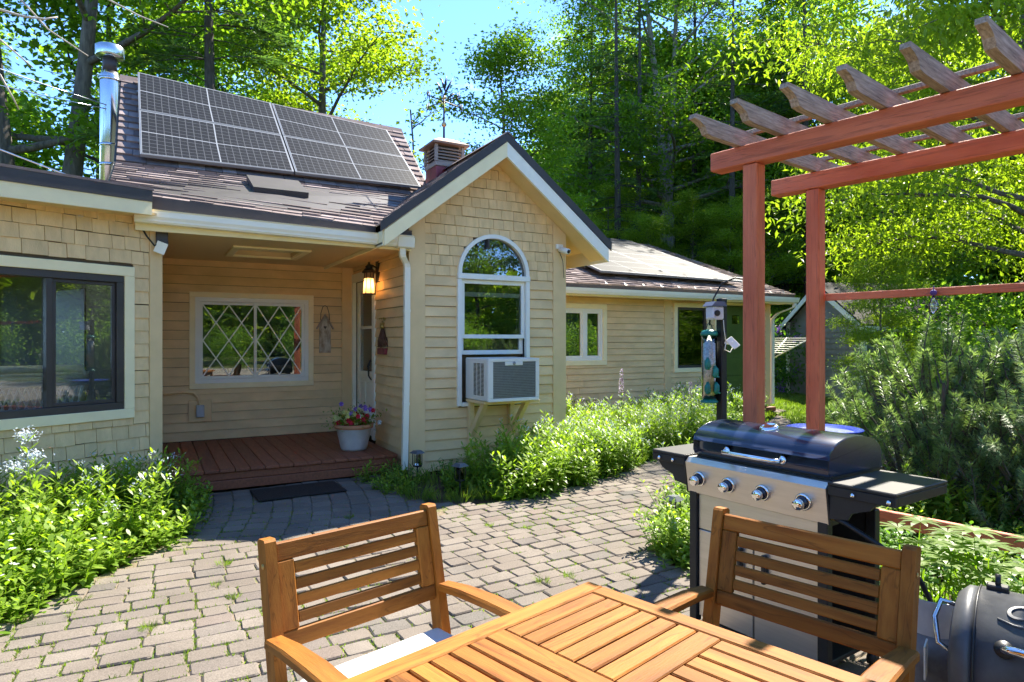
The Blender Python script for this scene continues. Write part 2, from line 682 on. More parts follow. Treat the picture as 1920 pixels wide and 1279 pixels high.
pane(win, (0, 0), 0, WL + 0.04, WR - 0.04, 1.325, 1.97, 0.045, M['glass'])

# shelf and braces below the air conditioner
br = part('air_conditioner_bracket')
for u in (0.70, 1.22):
    m = MB()
    m.bbox((u - 0.03, -0.09, 0.25), (u + 0.03, -0.024, 0.76))
    m.prism([(u - 0.025, -0.09, 0.36), (u - 0.025, -0.09, 0.46), (u - 0.025, -0.36, 0.761), (u - 0.025, -0.44, 0.761)], (0.05, 0, 0))
    m.build('brace', M['soffit'], br)
m = MB()
m.bbox((0.64, -0.50, 0.762), (1.34, -0.05, 0.792))
m.build('shelf', M['soffit'], br)

# ---------------------------------------------------------------- gable roof
GR = part('gable_roof')


def roofmat(name):
    m_, nt, b = new_mat(name)
    L = nt.links
    pos = N(nt, 'ShaderNodeNewGeometry').outputs['Position']
    nz = N(nt, 'ShaderNodeTexNoise', Scale=9.0, Detail=6.0)
    L.new(pos, nz.inputs['Vector'])
    n2 = N(nt, 'ShaderNodeTexNoise', Scale=260.0, Detail=2.0)
    L.new(pos, n2.inputs['Vector'])
    at = N(nt, 'ShaderNodeAttribute', attribute_name='tint')
    ad = N(nt, 'ShaderNodeMath', operation='ADD')
    L.new(nz.outputs['Fac'], ad.inputs[0])
    L.new(at.outputs['Fac'], ad.inputs[1])
    cr = N(nt, 'ShaderNodeValToRGB')
    cr.color_ramp.elements[0].position = 0.35
    cr.color_ramp.elements[0].color = (0.17, 0.135, 0.126, 1)
    cr.color_ramp.elements[1].position = 1.25 if False else 1.0
    cr.color_ramp.elements[1].color = (0.40, 0.33, 0.312, 1)
    sc = N(nt, 'ShaderNodeMath', operation='MULTIPLY')
    sc.inputs[1].default_value = 0.72
    L.new(ad.outputs[0], sc.inputs[0])
    L.new(sc.outputs[0], cr.inputs['Fac'])
    L.new(cr.outputs[0], b.inputs['Base Color'])
    b.inputs['Roughness'].default_value = 1.0
    b.inputs['Specular IOR Level'].default_value = 0.05
    bp = N(nt, 'ShaderNodeBump', Strength=0.5, Distance=0.004)
    L.new(n2.outputs['Fac'], bp.inputs['Height'])
    L.new(bp.outputs[0], b.inputs['Normal'])
    return m_


M['roof'] = roofmat('asphalt_shingle')


def shingle_field(parent, o, ex, ey, w, h, seed, expo=0.135, tab=0.28, clip=None):
    """overlapping asphalt tabs laid over a roof plane: o origin at the eave, ex along, ey up the slope (unit vectors)"""
    r = np.random.RandomState(seed)
    o, ex, ey = np.array(o, float), np.array(ex, float), np.array(ey, float)
    nz = np.cross(ex, ey)
    nz = nz / np.linalg.norm(nz)
    V, Q, T = [], [], []
    rows = int(h / expo)
    for i in range(rows + 1):
        y0, y1 = i * expo, min((i + 1) * expo + 0.02, h)
        if y1 - y0 < 0.02:
            continue
        x = -r.uniform(0, tab)
        while x < w:
            wd = tab * r.uniform(0.55, 1.15)
            a, b = max(x, 0), min(x + wd - 0.006, w)
            x += wd
            if b - a < 0.02:
                continue
            if clip is not None and not clip(o + ex * (a + b) / 2 + ey * (y0 + y1) / 2):
                continue
            t = r.uniform(0.010, 0.018)
            j = r.uniform(-0.006, 0.006)
            base = len(V)
            for (xx, yy, zz) in ((a, y0 + j, t), (b, y0 + j, t), (b, y1, 0.003), (a, y1, 0.003), (a, y0 + j, 0), (b, y0 + j, 0)):
                V.append(o + ex * xx + ey * yy + nz * zz)
            Q += [(base, base + 1, base + 2, base + 3), (base + 4, base + 5, base + 1, base)]
            tt = r.uniform(0, 0.45)
            T += [tt, tt]
    me = np_mesh('roof_shingles', V, Q, M['roof'], T)
    return stuff(link(bpy.data.objects.new('roof_shingles', me), parent))


RZ, RU = 3.755, 1.0125
EH = 1.42                                     # half width of the gable roof
EZ = RZ - EH * RK
for s in (-1, 1):
    m = MB()
    # roof deck slab
    pts = [(RU, -0.33, RZ - 0.03), (RU + s * EH, -0.33, EZ - 0.03), (RU + s * EH, -0.33, EZ - 0.10), (RU, -0.33, RZ - 0.10)]
    m.prism(pts, (0, 2.75, 0))
    m.build('roof_deck', M['soffit'], GR)
    # dark drip edge along the rake
    m = MB()
    pts = [(RU, -0.352, RZ + 0.012), (RU + s * (EH + 0.03), -0.352, EZ - 0.012), (RU + s * (EH + 0.03), -0.352, EZ - 0.115), (RU, -0.352, RZ - 0.095)]
    m.prism(pts, (0, 0.02, 0))
    m.build('drip_edge', M['darkedge'], GR)
    # white rake board
    m = MB()
    pts = [(RU, -0.345, RZ - 0.096), (RU + s * (EH - 0.01), -0.345, EZ - 0.096), (RU + s * (EH - 0.01), -0.345, EZ - 0.255), (RU, -0.345, RZ - 0.262)]
    m.prism(pts, (0, 0.035, 0))
    m.build('rake_board', M['cream'] if s < 0 else M['white'], GR)
    # soffit board
    m = MB()
    pts = [(RU, -0.308, RZ - 0.215), (RU + s * EH, -0.308, EZ - 0.215), (RU + s * EH, -0.308, EZ - 0.232), (RU, -0.308, RZ - 0.232)]
    m.prism(pts, (0, 0.33, 0))
    m.build('soffit', M['soffit'], GR)
    # eave fascia
    m = MB()
    x0 = RU + s * (EH - 0.02)
    m.box((min(x0, x0 + s * 0.02), -0.309, EZ - 0.25), (max(x0, x0 + s * 0.02), 2.3, EZ - 0.02))
    m.build('fascia', M['cream'], GR)
    sl = math.hypot(EH, EH * RK)
    shingle_field(GR, (RU + s * EH, -0.35 if s > 0 else 2.2, EZ - 0.03), (0, 1 if s > 0 else -1, 0), (-s * EH / sl, 0, EH * RK / sl), 2.55, sl, 11 + s)
m = MB()
m.prism([(RU - 0.10, -0.36, RZ - 0.058), (RU, -0.36, RZ + 0.02), (RU + 0.10, -0.36, RZ - 0.058), (RU, -0.36, RZ - 0.0)], (0, 2.5, 0))
m.build('ridge_cap', M['roof'], GR)

# ---------------------------------------------------------------- porch: back wall, ceiling, deck
PB = 2.25
pw = part('porch_back_wall')
m = MB()
PWL, PWR, PWB, PWT = -1.975, -0.61, 0.91, 1.985     # window opening
wall_box(m, (0, PB), 0, -2.45, PWL, 0, 2.6)
wall_box(m, (0, PB), 0, PWR, 0.0, 0, 2.6)
wall_box(m, (0, PB), 0, PWL, PWR, 0, PWB)
wall_box(m, (0, PB), 0, PWL, PWR, PWT, 2.6)
m.build('backing', M['backing'], pw)
clap_rows(pw, (0, PB), 0, -2.40, -0.165, 0.21, 2.46, EX, holes=[(PWL - 0.03, PWR + 0.03, PWB - 0.02, PWT + 0.02)])
m = MB()
m.bbox((-0.165, PB - 0.028, 0.2), (-0.002, PB - 0.001, 2.45))
m.build('corner_board', M['cornerboard'], pw)

pwin = part('diamond_window')
casing(pwin, (0, PB), 0, PWL, PWR, PWB, PWT, 0.065, 0.032, M['cream'])
m = MB()
frame_ring(m, (0, PB), 0, PWL, PWR, PWB, PWT, 0.055, -0.022, 0.05)
mid = (PWL + PWR) / 2 + 0.02
m.build('frame', M['vinyl'], pwin)
for i, (a, b, y) in enumerate(((PWL + 0.055, mid + 0.02, 0.012), (mid - 0.02, PWR - 0.055, -0.006))):
    m = MB()
    frame_ring(m, (0, PB), 0, a, b, PWB + 0.056, PWT - 0.056, 0.034, y, y + 0.016)
    m.build('sash', M['vinyl'], pwin)
    a2, b2, c2, e2 = a + 0.034, b - 0.034, PWB + 0.09, PWT - 0.09
    pane(pwin, (0, PB), 0, a2, b2, c2, e2, y + 0.007, M['glass'])
    # diamond lattice: two diagonal families clipped to the pane
    cx_, cz_ = (a2 + b2) / 2, (c2 + e2) / 2
    dwid, dhei = (b2 - a2) / 2.0, (e2 - c2) / 2.0
    for fam in (-1, 1):
        for k in range(-4, 5):
            # line: (x-a2)/dwid*... param
            pts = []
            off = k * dhei
            for xx in (a2, b2):
                pts.append((xx, cz_ + off + fam * (xx - cx_) * dhei / (dwid) ))
            (x0, z0), (x1, z1) = pts
            # clip in z
            def cl(x0, z0, x1, z1):
                t0, t1 = 0.0, 1.0
                dz = z1 - z0
                for (lim, sgn) in ((c2, 1), (e2, -1)):
                    f0, f1 = sgn * (z0 - lim), sgn * (z1 - lim)
                    if f0 < 0 and f1 < 0:
                        return None
                    if f0 < 0:
                        t0 = max(t0, f0 / (f0 - f1))
                    if f1 < 0:
                        t1 = min(t1, f0 / (f0 - f1))
                if t1 - t0 < 0.03:
                    return None
                return (x0 + (x1 - x0) * t0, z0 + dz * t0, x0 + (x1 - x0) * t1, z0 + dz * t1)
            q = cl(x0, z0, x1, z1)
            if not q:
                continue
            (x0, z0, x1, z1) = q
            dvec = Vector((x1 - x0, 0, z1 - z0)).normalized()
            nn = Vector((-dvec.z, 0, dvec.x)) * 0.0075
            yy = PB + y + 0.0015 + (0.0012 if fam > 0 else 0)
            mm = MB()
            mm.prism([Vector((x0, yy, z0)) - nn, Vector((x1, yy, z1)) - nn, Vector((x1, yy, z1)) + nn, Vector((x0, yy, z0)) + nn], (0, 0.004, 0))
            mm.build('muntin', M['vinyl'], pwin)

# rooms behind the windows
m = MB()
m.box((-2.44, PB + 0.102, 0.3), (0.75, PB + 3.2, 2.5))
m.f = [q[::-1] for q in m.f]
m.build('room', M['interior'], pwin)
m = MB()
m.box((0.102, 0.102, 0.2), (GW - 0.11, 2.2, 3.0))
m.f = [q[::-1] for q in m.f]
m.build('room', M['interior_warm'], win)

# door
door = part('entry_door')
DA, DBk = 1.335, 2.205          # y extent of the frame
m = MB()
m.bbox((-0.03, 1.195, 0.2), (0.02, 1.30, 2.24))
m.bbox((-0.03, 2.175, 0.2), (0.02, 2.235, 2.24))
m.bbox((-0.03, 1.195, 2.24), (0.02, 2.235, 2.35))
m.build('casing', M['white'], door)
m = MB()
m.bbox((0.03, 1.302, 0.215), (0.07, 2.173, 0.30))
m.bbox((0.03, 1.302, 0.30), (0.07, 1.42, 2.235))
m.bbox((0.03, 2.05, 0.30), (0.07, 2.173, 2.235))
m.bbox((0.03, 1.42, 2.10), (0.07, 2.05, 2.235))
m.bbox((0.03, 1.42, 0.97), (0.07, 2.05, 1.04))
m.bbox((0.03, 1.42, 1.60), (0.06, 2.05, 1.635))
m.bbox((0.04, 1.42, 0.30), (0.07, 2.05, 0.97))
m.build('door_slab', M['white'], door)
for (a, b) in ((1.47, 1.70), (1.77, 2.0)):
    m = MB()
    m.bbox((0.026, a, 0.38), (0.039, b, 0.90), 0.012)
    m.build('panel', M['white'], door)
for (a, b) in ((1.04, 1.60), (1.635, 2.10)):
    m = MB()
    m.box((0.048, 1.42, a), (0.053, 2.05, b))
    m.build('pane', M['glass_dark'], door)
m = MB()
m.tube([(0.03, 1.36, 1.18), (-0.03, 1.36, 1.19), (-0.055, 1.36, 1.12), (-0.05, 1.36, 1.0), (-0.02, 1.36, 0.95), (0.03, 1.36, 0.95)], [0.012, 0.013, 0.014, 0.011, 0.009, 0.009], 8)
m.bbox((0.018, 1.34, 1.14), (0.03, 1.385, 1.26))
m.build('handle', M['black'], door)
m = MB()
m.box((0.072, 1.20, 0.2), (0.09, 2.23, 2.4))
m.build('door_backing', M['interior'], door)

# ceiling
pc = part('porch_ceiling')
CZ = 2.445
m = MB()
m.box((-2.5, -0.02, CZ), (-1.62, PB, CZ + 0.05))
m.box((-0.98, -0.02, CZ), (0.0, PB, CZ + 0.05))
m.box((-1.62, -0.02, CZ), (-0.98, 0.75, CZ + 0.05))
m.box((-1.62, 1.45, CZ), (-0.98, PB, CZ + 0.05))
mc, nt, bb = new_mat('beadboard')
mp = N(nt, 'ShaderNodeMapping')
wv = N(nt, 'ShaderNodeTexWave', wave_type='BANDS', bands_direction='Y', Scale=6.0, Distortion=0.0)
nt.links.new(N(nt, 'ShaderNodeNewGeometry').outputs['Position'], wv.inputs['Vector'])
rr = N(nt, 'ShaderNodeValToRGB')
rr.color_ramp.elements[0].position = 0.0
rr.color_ramp.elements[1].position = 0.12
bp = N(nt, 'ShaderNodeBump', Strength=0.9, Distance=0.006)
nt.links.new(wv.outputs['Color'], rr.inputs['Fac'])
nt.links.new(rr.outputs[0], bp.inputs['Height'])
nt.links.new(bp.outputs[0], bb.inputs['Normal'])
bb.inputs['Base Color'].default_value = (0.66, 0.48, 0.24, 1)
bb.inputs['Roughness'].default_value = 0.5
m.build('ceiling_boards', mc, pc)
m = MB()
for (a, b, c, d) in ((-1.70, -0.90, 0.67, 0.75), (-1.70, -0.90, 1.45, 1.53), (-1.70, -1.62, 0.751, 1.449), (-0.98, -0.90, 0.751, 1.449)):
    m.bbox((a, c, CZ - 0.022), (b, d, CZ - 0.001))
m.build('skylight_trim', M['cream'], pc)
m = MB()
m.box((-1.66, 0.71, CZ + 0.051), (-0.94, 1.49, CZ + 0.07))
m.build('skylight_well', M['cream'], pc)

# deck
deck = part('porch_deck')
DZ = 0.205
x = -2.42
while x < -0.10:
    w = 0.137
    m = MB()
    m.bbox((x + 0.003, 0.13 + rng.uniform(-0.004, 0.004), DZ - 0.03), (min(x + w - 0.003, -0.095), PB - 0.005, DZ + rng.uniform(-0.001, 0.001)), 0.004)
    m.build('deck_board', M['deck'], deck)
    x += w
for (y, z0, z1) in ((0.155, 0.10, DZ - 0.032), (0.125, 0.012, 0.098)):
    m = MB()
    m.bbox((-2.44, y, z0), (-0.097, y + 0.035, z1), 0.005)
    m.build('fascia_board', M['deck'], deck)
m = MB()
m.bbox((-0.128, 0.19, 0.01), (-0.098, PB - 0.01, DZ - 0.032), 0.004)
m.bbox((-2.44, 0.19, 0.01), (-0.13, PB - 0.01, DZ - 0.045), 0.004)
m.build('side_board', M['deck'], deck)

# ---------------------------------------------------------------- main roof
MR = part('main_roof')
UL, URr = -2.78, 0.92
BV, BZ = 1.62, 3.40                            # where the porch roof meets the steeper main roof
e_l, e_r = (UL, -0.05, 2.735), (0.0, -0.05, 2.60)
b_l, b_r = (UL, BV, BZ), (URr, BV, BZ)
t_l, t_r = (UL, 3.04, 4.83), (URr, 2.93, 4.70)


def slab(mb, a, b, c, d, t):
    mb.prism([a, b, c, d], (0, 0, -t))


m = MB()
slab(m, e_l, (URr, -0.05, 2.57) if False else e_r, b_r, b_l, 0.09)
slab(m, b_l, b_r, t_r, t_l, 0.12)
m.prism([t_l, t_r, (URr, 5.2, 2.6), (UL, 5.2, 2.6)], (0, 0, -0.12))
m.build('roof_deck', M['darkedge'], MR)


def quad_field(parent, a, b, c, d, seed, expo=0.135):
    """shingles over a quad a(eave left) b(eave right) c(top right) d(top left), inside clip"""
    a, b, c, d = [np.array(q, float) for q in (a, b, c, d)]
    r = np.random.RandomState(seed)
    nz = np.cross(b - a, d - a)
    nz /= np.linalg.norm(nz)
    H = (np.linalg.norm(d - a) + np.linalg.norm(c - b)) / 2
    rows = int(H / expo)
    V, Q, T = [], [], []
    for i in range(rows):
        v0, v1 = i / rows, min((i + 1.15) / rows, 1)
        W = np.linalg.norm(b - a)
        x = -r.uniform(0, 0.28)
        while x < W:
            wd = r.uniform(0.15, 0.32)
            s0, s1 = max(x, 0) / W, min(x + wd - 0.006, W) / W
            x += wd
            if s1 - s0 < 0.004:
                continue
            t = r.uniform(0.016, 0.032)
            j = r.uniform(-0.004, 0.004) / H

            def P(s, v):
                return (a * (1 - s) + b * s) * (1 - v) + (d * (1 - s) + c * s) * v
            base = len(V)
            V += [P(s0, v0 + j) + nz * t, P(s1, v0 + j) + nz * t, P(s1, v1) + nz * 0.003, P(s0, v1) + nz * 0.003, P(s0, v0 + j), P(s1, v0 + j)]
            Q += [(base, base + 1, base + 2, base + 3), (base + 4, base + 5, base + 1, base)]
            tt = r.uniform(-0.25, 0.6)
            T += [tt, tt]
    me = np_mesh('roof_shingles', V, Q, M['roof'], T)
    return stuff(link(bpy.data.objects.new('roof_shingles', me), parent))


quad_field(MR, e_l, e_r, b_r, b_l, 3)
quad_field(MR, b_l, b_r, t_r, t_l, 4)
m = MB()
m.prism([(UL - 0.02, t_l[1] - 0.10, t_l[2] - 0.085), (UL - 0.02, t_l[1], t_l[2] + 0.03), (UL - 0.02, t_l[1] + 0.12, t_l[2] - 0.085)],
        (t_r[0] - t_l[0] + 0.04, t_r[1] - t_l[1], t_r[2] - t_l[2]))
m.build('ridge_cap', M['roof'], MR)
# left and right rake boards, gable ends
for u, tl in ((UL, t_l), (URr, t_r)):
    s = -1 if u < 0 else 1
    m = MB()
    m.prism([(u + s * 0.003, -0.05, 2.72 if s < 0 else 2.60), (u + s * 0.003, BV, BZ + 0.0), (u + s * 0.003, tl[1], tl[2]), (u + s * 0.003, tl[1], tl[2] - 0.17), (u + s * 0.003, BV + 0.06, BZ - 0.16), (u + s * 0.003, -0.05, 2.60 if s < 0 else 2.5)], (s * 0.02, 0, 0))
    m.build('rake_board', M['darkedge'], MR)
    m = MB()
    x0 = u - s * 0.25
    m.prism([(x0, BV, 2.4), (x0, BV, BZ - 0.12), (x0, tl[1], tl[2] - 0.13), (x0, 5.1, 2.5), (x0, 5.1, 0), (x0, PB + 0.12, 0), (x0, PB + 0.12, 2.4)], (-s * 0.05, 0, 0))
    m.build('end_wall', M['siding'], MR)
m = MB()
m.box((-2.5, 5.0, 0), (0.7, 5.1, 2.6))
m.build('rear_wall', M['siding'], MR)

# dark roof edge, fascia and gutter of the porch
pg = part('porch_gutter')
ez = lambda u: 2.735 + (u - UL) / (0 - UL) * (2.60 - 2.735)
m = MB()
m.prism([(-2.57, -0.075, ez(-2.57) + 0.01), (-0.02, -0.075, ez(0) + 0.008), (-0.02, -0.075, ez(0) - 0.09), (-2.57, -0.075, ez(-2.57) - 0.11)], (0, 0.024, 0))
m.build('drip_edge', M['darkedge'], pg)
m = MB()
gt = lambda u: 2.60 + (u + 2.57) / 2.57 * (2.545 - 2.60)
prof = [(-0.052, 0.0), (-0.052, -0.115), (-0.135, -0.115), (-0.160, -0.06), (-0.160, -0.012), (-0.172, 0.0), (-0.150, -0.002), (-0.148, -0.10), (-0.066, -0.10), (-0.066, 0.0)]
a = [(-2.575, y, gt(-2.57) + z) for y, z in prof]
n = len(prof)
b = [(-0.005, y, gt(0) + z) for y, z in prof]
m.add(a + b, [(i, (i + 1) % n, n + (i + 1) % n, n + i) for i in range(n)] + [tuple(range(n))[::-1], tuple(range(n, 2 * n))])
m.build('gutter', M['gutter'], pg)
m = MB()
m.prism([(-2.57, -0.049, gt(-2.57) - 0.03), (-0.005, -0.049, gt(0) - 0.03), (-0.005, -0.049, CZ - 0.035), (-2.57, -0.049, CZ - 0.02)], (0, 0.028, 0))
m.build('fascia', M['cream'], pg)
# downspout
ds = part('downspout')
m = MB()
Mx = Matrix.Identity(4)


def rect_tube(mb, path, w, d):
    """rectangular pipe, w along x, d along y, following the path"""
    vs, fs = [], []
    for p in path:
        for (sx, sy) in ((-1, -1), (1, -1), (1, 1), (-1, 1)):
            vs.append((p[0] + sx * w / 2, p[1] + sy * d / 2, p[2]))
    for i in range(len(path) - 1):
        for k in range(4):
            fs.append((i * 4 + k, i * 4 + (k + 1) % 4, i * 4 + 4 + (k + 1) % 4, i * 4 + 4 + k))
    fs += [(3, 2, 1, 0), tuple(range(len(vs) - 4, len(vs)))]
    mb.add(vs, fs)


rect_tube(m, [(-0.125, -0.10, 2.44), (-0.125, -0.10, 2.36), (-0.115, -0.09, 2.33), (-0.055, -0.035, 2.27), (-0.045, -0.025, 2.23), (-0.050, -0.025, 1.2), (-0.075, -0.03, 0.06)], 0.062, 0.05)
m.build('pipe', M['gutter'], ds)
m = MB()
m.bbox((-0.20, -0.165, 2.425), (-0.005, -0.045, 2.56), 0.012)
m.build('outlet_box', M['gutter'], ds)
for z in (1.75, 0.75):
    m = MB()
    xx = -0.048 - (1.2 - min(z, 1.2)) * 0.022
    m.box((xx - 0.034, -0.054, z), (xx + 0.034, 0.0, z + 0.03))
    m.build('strap', M['gutter'], ds)

# ---------------------------------------------------------------- skylight on the porch roof
sk = part('skylight')
k = (BZ - 2.66) / (BV + 0.05)
pz = lambda v: 2.66 + (v + 0.05) * k
for nm, (a, b, c, d), h0, h1, mt in (('curb', (-1.50, -0.93, 0.70, 1.28), -0.02, 0.085, 'darkedge'), ('pane', (-1.475, -0.955, 0.725, 1.255), 0.086, 0.095, 'skyglass')):
    if mt == 'skyglass':
        M['skyglass'] = surf('skylight_glass', (0.22, 0.20, 0.16), 0.25, 0.15, 3)
    m = MB()
    m.prism([(a, c, pz(c) + h0), (b, c, pz(c) + h0), (b, d, pz(d) + h0), (a, d, pz(d) + h0)], (0, -0.3 * (h1 - h0), h1 - h0))
    m.build(nm, M[mt], sk)

# ---------------------------------------------------------------- left wing (angled wall)
LW0 = (-2.385, 0.10)
LWA = RAD(28.8) + math.pi                       # direction away from the corner, to the left
LWX = (LW0[0] + math.cos(LWA) * 4.2, LW0[1] + math.sin(LWA) * 4.2)   # far left end; local s measured from there
LA = RAD(28.8)
LL = 4.2
sl_ = lambda d: LL - d                           # distance from the right corner -> local s
lw = part('sunroom_wall')
XL, XR, XB, XT = sl_(0.315 + 1.50), sl_(0.315), 0.85, 2.01
m = MB()
wall_box(m, LWX, LA, 0, XL, 0, 2.42)
wall_box(m, LWX, LA, XR, LL, 0, 2.56)
wall_box(m, LWX, LA, XL, XR, 0, XB)
wall_box(m, LWX, LA, XL, XR, XT, 2.48)
m.build('backing', M['backing'], lw)
m = MB()
wbox(m, LWX, LA, (LL - 0.095, -0.026, -0.01), (LL + 0.02, -0.001, 2.56))
m.build('corner_board', M['cornerboard'], lw)
m = MB()
m.box((LW0[0] - 0.02, LW0[1] + 0.0, 0), (LW0[0] + 0.02, PB, 2.46))
m.build('return_wall', M['cornerboard'], lw)
z = 0.0
d_ = (math.cos(LA), math.sin(LA))
while z < 2.50:
    x = 1.4 - rng.uniform(0, 0.15)
    while x < LL - 0.097:
        strip = XB - 0.05 < z + 0.05 < XT + 0.06
        w = rng.choice((0.10, 0.12, 0.14, 0.16, 0.18)) * rng.uniform(0.95, 1.08)
        a, b = x, min(x + w, LL - 0.097)
        if strip:
            if b <= XL - 0.08 or a >= XR + 0.08:
                if a >= XR + 0.08:
                    b = LL - 0.097
            elif a < XL - 0.08:
                b = XL - 0.08
            else:
                x = XR + 0.081
                if b > XR + 0.085:
                    pass
                continue
        x = b if not (strip and a >= XR + 0.08) else LL
        if b - a < 0.02:
            x += 0.02
            continue
        piece(SHIN, 'shingle', lw, (LWX[0] + d_[0] * (a + 0.002), LWX[1] + d_[1] * (a + 0.002)), LA, b - a - 0.004,
              z + rng.uniform(-0.004, 0.004), 0.118, rng.uniform(0.85, 1.3))
    z += 0.118
sw = part('sunroom_window')
casing(sw, LWX, LA, XL, XR, XB, XT, 0.083, 0.034, M['cream'])
m = MB()
frame_ring(m, LWX, LA, XL, XR, XB, XT, 0.06, -0.02, 0.06)
m.build('frame', M['bronze'], sw)
midx = sl_(0.885)
m = MB()
wbox(m, LWX, LA, (midx - 0.022, -0.012, XB + 0.061), (midx + 0.022, 0.05, XT - 0.061))
m.build('mullion', M['bronze'], sw)
m = MB()
frame_ring(m, LWX, LA, midx + 0.023, XR - 0.061, XB + 0.061, XT - 0.061, 0.03, 0.005, 0.03)
m.build('sash', M['bronze'], sw)
pane(sw, LWX, LA, XL + 0.06, midx - 0.02, XB + 0.06, XT - 0.06, 0.03, M['glass_dark'])
pane(sw, LWX, LA, midx + 0.05, XR - 0.085, XB + 0.09, XT - 0.09, 0.016, M['glass_dark'])
Mx = Matrix.Translation((LWX[0], LWX[1], 0)) @ Matrix.Rotation(LA, 4, 'Z')
M['floorwood'] = surf('sunroom_floor', (0.20, 0.14, 0.09), 0.5, 0.2, 6)
m = MB()
m.box((0.05, 0.102, 0.12), (LL - 0.12, 2.95, 0.20), Mx)
m.build('floor', M['floorwood'], sw)
m = MB()
m.box((0.05, 0.102, 2.36), (LL - 0.12, 2.95, 2.41), Mx)
m.build('ceiling', M['white'], sw)
# far side of the sunroom: low wall, posts and open screened bays
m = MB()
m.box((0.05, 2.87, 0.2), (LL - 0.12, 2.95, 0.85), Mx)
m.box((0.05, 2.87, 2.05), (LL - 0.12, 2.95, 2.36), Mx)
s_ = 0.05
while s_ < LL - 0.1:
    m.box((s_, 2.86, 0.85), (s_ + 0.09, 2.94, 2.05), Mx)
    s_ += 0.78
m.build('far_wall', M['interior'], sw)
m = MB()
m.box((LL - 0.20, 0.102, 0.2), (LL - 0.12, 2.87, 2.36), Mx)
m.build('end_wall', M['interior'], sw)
m = MB()
m.bbox((LL - 0.215, 0.9, 0.9), (LL - 0.201, 1.7, 1.95), 0.004, Mx)
m.build('inner_door', M['bronze'], sw)
# sunroom roof: shallow slab, its edge rising toward the porch
lr = part('sunroom_roof')
zr0, zr1 = 2.60, 2.755                            # top of the edge at local s=0 and s=LL


def edge(s, y, dz):
    p = Mx @ Vector((s, y, 0))
    return (p.x, p.y, zr0 + (zr1 - zr0) * s / LL + dz)


m = MB()
m.prism([edge(-0.1, -0.26, 0.0), edge(LL - 0.20, -0.26, 0.0), edge(LL - 0.20, -0.26, -0.095), edge(-0.1, -0.26, -0.105)], Mx.to_3x3() @ Vector((0, 0.02, 0)))
m.build('drip_edge', M['darkedge'], lr)
m = MB()
m.prism([edge(-0.1, -0.25, -0.098), edge(LL - 0.20, -0.25, -0.098), edge(LL - 0.20, -0.25, -0.21), edge(-0.1, -0.25, -0.23)], Mx.to_3x3() @ Vector((0, 0.03, 0)))
m.build('fascia', M['cream'], lr)
m = MB()
m.prism([edge(-0.1, -0.219, -0.20), edge(LL + 0.0, -0.219, -0.185), edge(LL + 0.0, 0.02, -0.185), edge(-0.1, 0.02, -0.20)], (0, 0, -0.02))
m.build('soffit', M['soffit'], lr)
m = MB()
m.prism([edge(-0.1, -0.262, 0.002), edge(LL - 0.19, -0.262, 0.002), edge(LL - 0.19, 2.9, 0.08), edge(-0.1, 2.9, 0.08)], (0, 0, 0.022))
m.build('roof_deck', M['roof'], lr)

# ---------------------------------------------------------------- right wing
RW = part('bedroom_wing')
RV = 2.7
RE = 9.05
w1 = (3.75, 4.63, 1.09, 2.01)                     # window openings (u0,u1,z0,z1)
w2 = (6.42, 7.20, 0.91, 2.09)
dr = (7.50, 8.62, 0.10, 2.16)
m = MB()
xs = [2.0, w1[0], w1[1], w2[0], w2[1], dr[0], dr[1], RE]
for i in range(0, len(xs), 2):
    wall_box(m, (0, RV), 0, xs[i], xs[i + 1], 0, 2.35)
for q in (w1, w2, dr):
    wall_box(m, (0, RV), 0, q[0], q[1], 0, q[2])
    wall_box(m, (0, RV), 0, q[0], q[1], q[3], 2.35)
m.box((RE - 0.1, RV + 0.1, 0), (RE, 8.5, 2.4))
m.box((2.0, 8.4, 0), (RE, 8.5, 2.4))
m.build('backing', M['backing'], RW)
cz = 0.09
wall_r = part('bedroom_wall')
clap_rows(wall_r, (0, RV), 0, 2.02, RE - 0.10, 0.05, 2.30, EX, holes=[(w1[0] - 0.06, w1[1] + 0.06, w1[2] - 0.03, w1[3] + 0.03), (w2[0] - 0.06, w2[1] + 0.06, w2[2] - 0.03, w2[3] + 0.03), (dr[0] - 0.05, dr[1] + 0.05, 0, dr[3] + 0.03), (6.085, 6.26, 0, 9)])
for (a, b) in ((6.085, 6.26), (RE - 0.12, RE + 0.02)):
    m = MB()
    m.bbox((a, RV - 0.028, 0.0), (b, RV - 0.001, 2.31))
    m.build('corner_board', M['cornerboard'], wall_r)
bw = part('casement_window')
casing(bw, (0, RV), 0, w1[0], w1[1], w1[2], w1[3], 0.085, 0.034, M['cream'])
m = MB()
frame_ring(m, (0, RV), 0, w1[0], w1[1], w1[2], w1[3], 0.05, -0.015, 0.05)
wbox(m, (0, RV), 0, (4.19, -0.012, w1[2] + 0.05), (4.27, 0.05, w1[3] - 0.05))
m.build('frame', M['vinyl'], bw)
for (a, b) in ((w1[0] + 0.05, 4.19), (4.27, w1[1] - 0.05)):
    m = MB()
    frame_ring(m, (0, RV), 0, a, b, w1[2] + 0.05, w1[3] - 0.05, 0.035, 0.0, 0.035)
    m.build('sash', M['vinyl'], bw)
    pane(bw, (0, RV), 0, a + 0.03, b - 0.03, w1[2] + 0.08, w1[3] - 0.08, 0.015, M['glass'])
pw2 = part('picture_window')
casing(pw2, (0, RV), 0, w2[0], w2[1], w2[2], w2[3], 0.085, 0.034, M['cream'])
m = MB()
frame_ring(m, (0, RV), 0, w2[0], w2[1], w2[2], w2[3], 0.05, -0.01, 0.05)
m.build('frame', M['bronze'], pw2)
pane(pw2, (0, RV), 0, w2[0] + 0.045, w2[1] - 0.045, w2[2] + 0.045, w2[3] - 0.045, 0.015, M['glass_dark'])
m = MB()
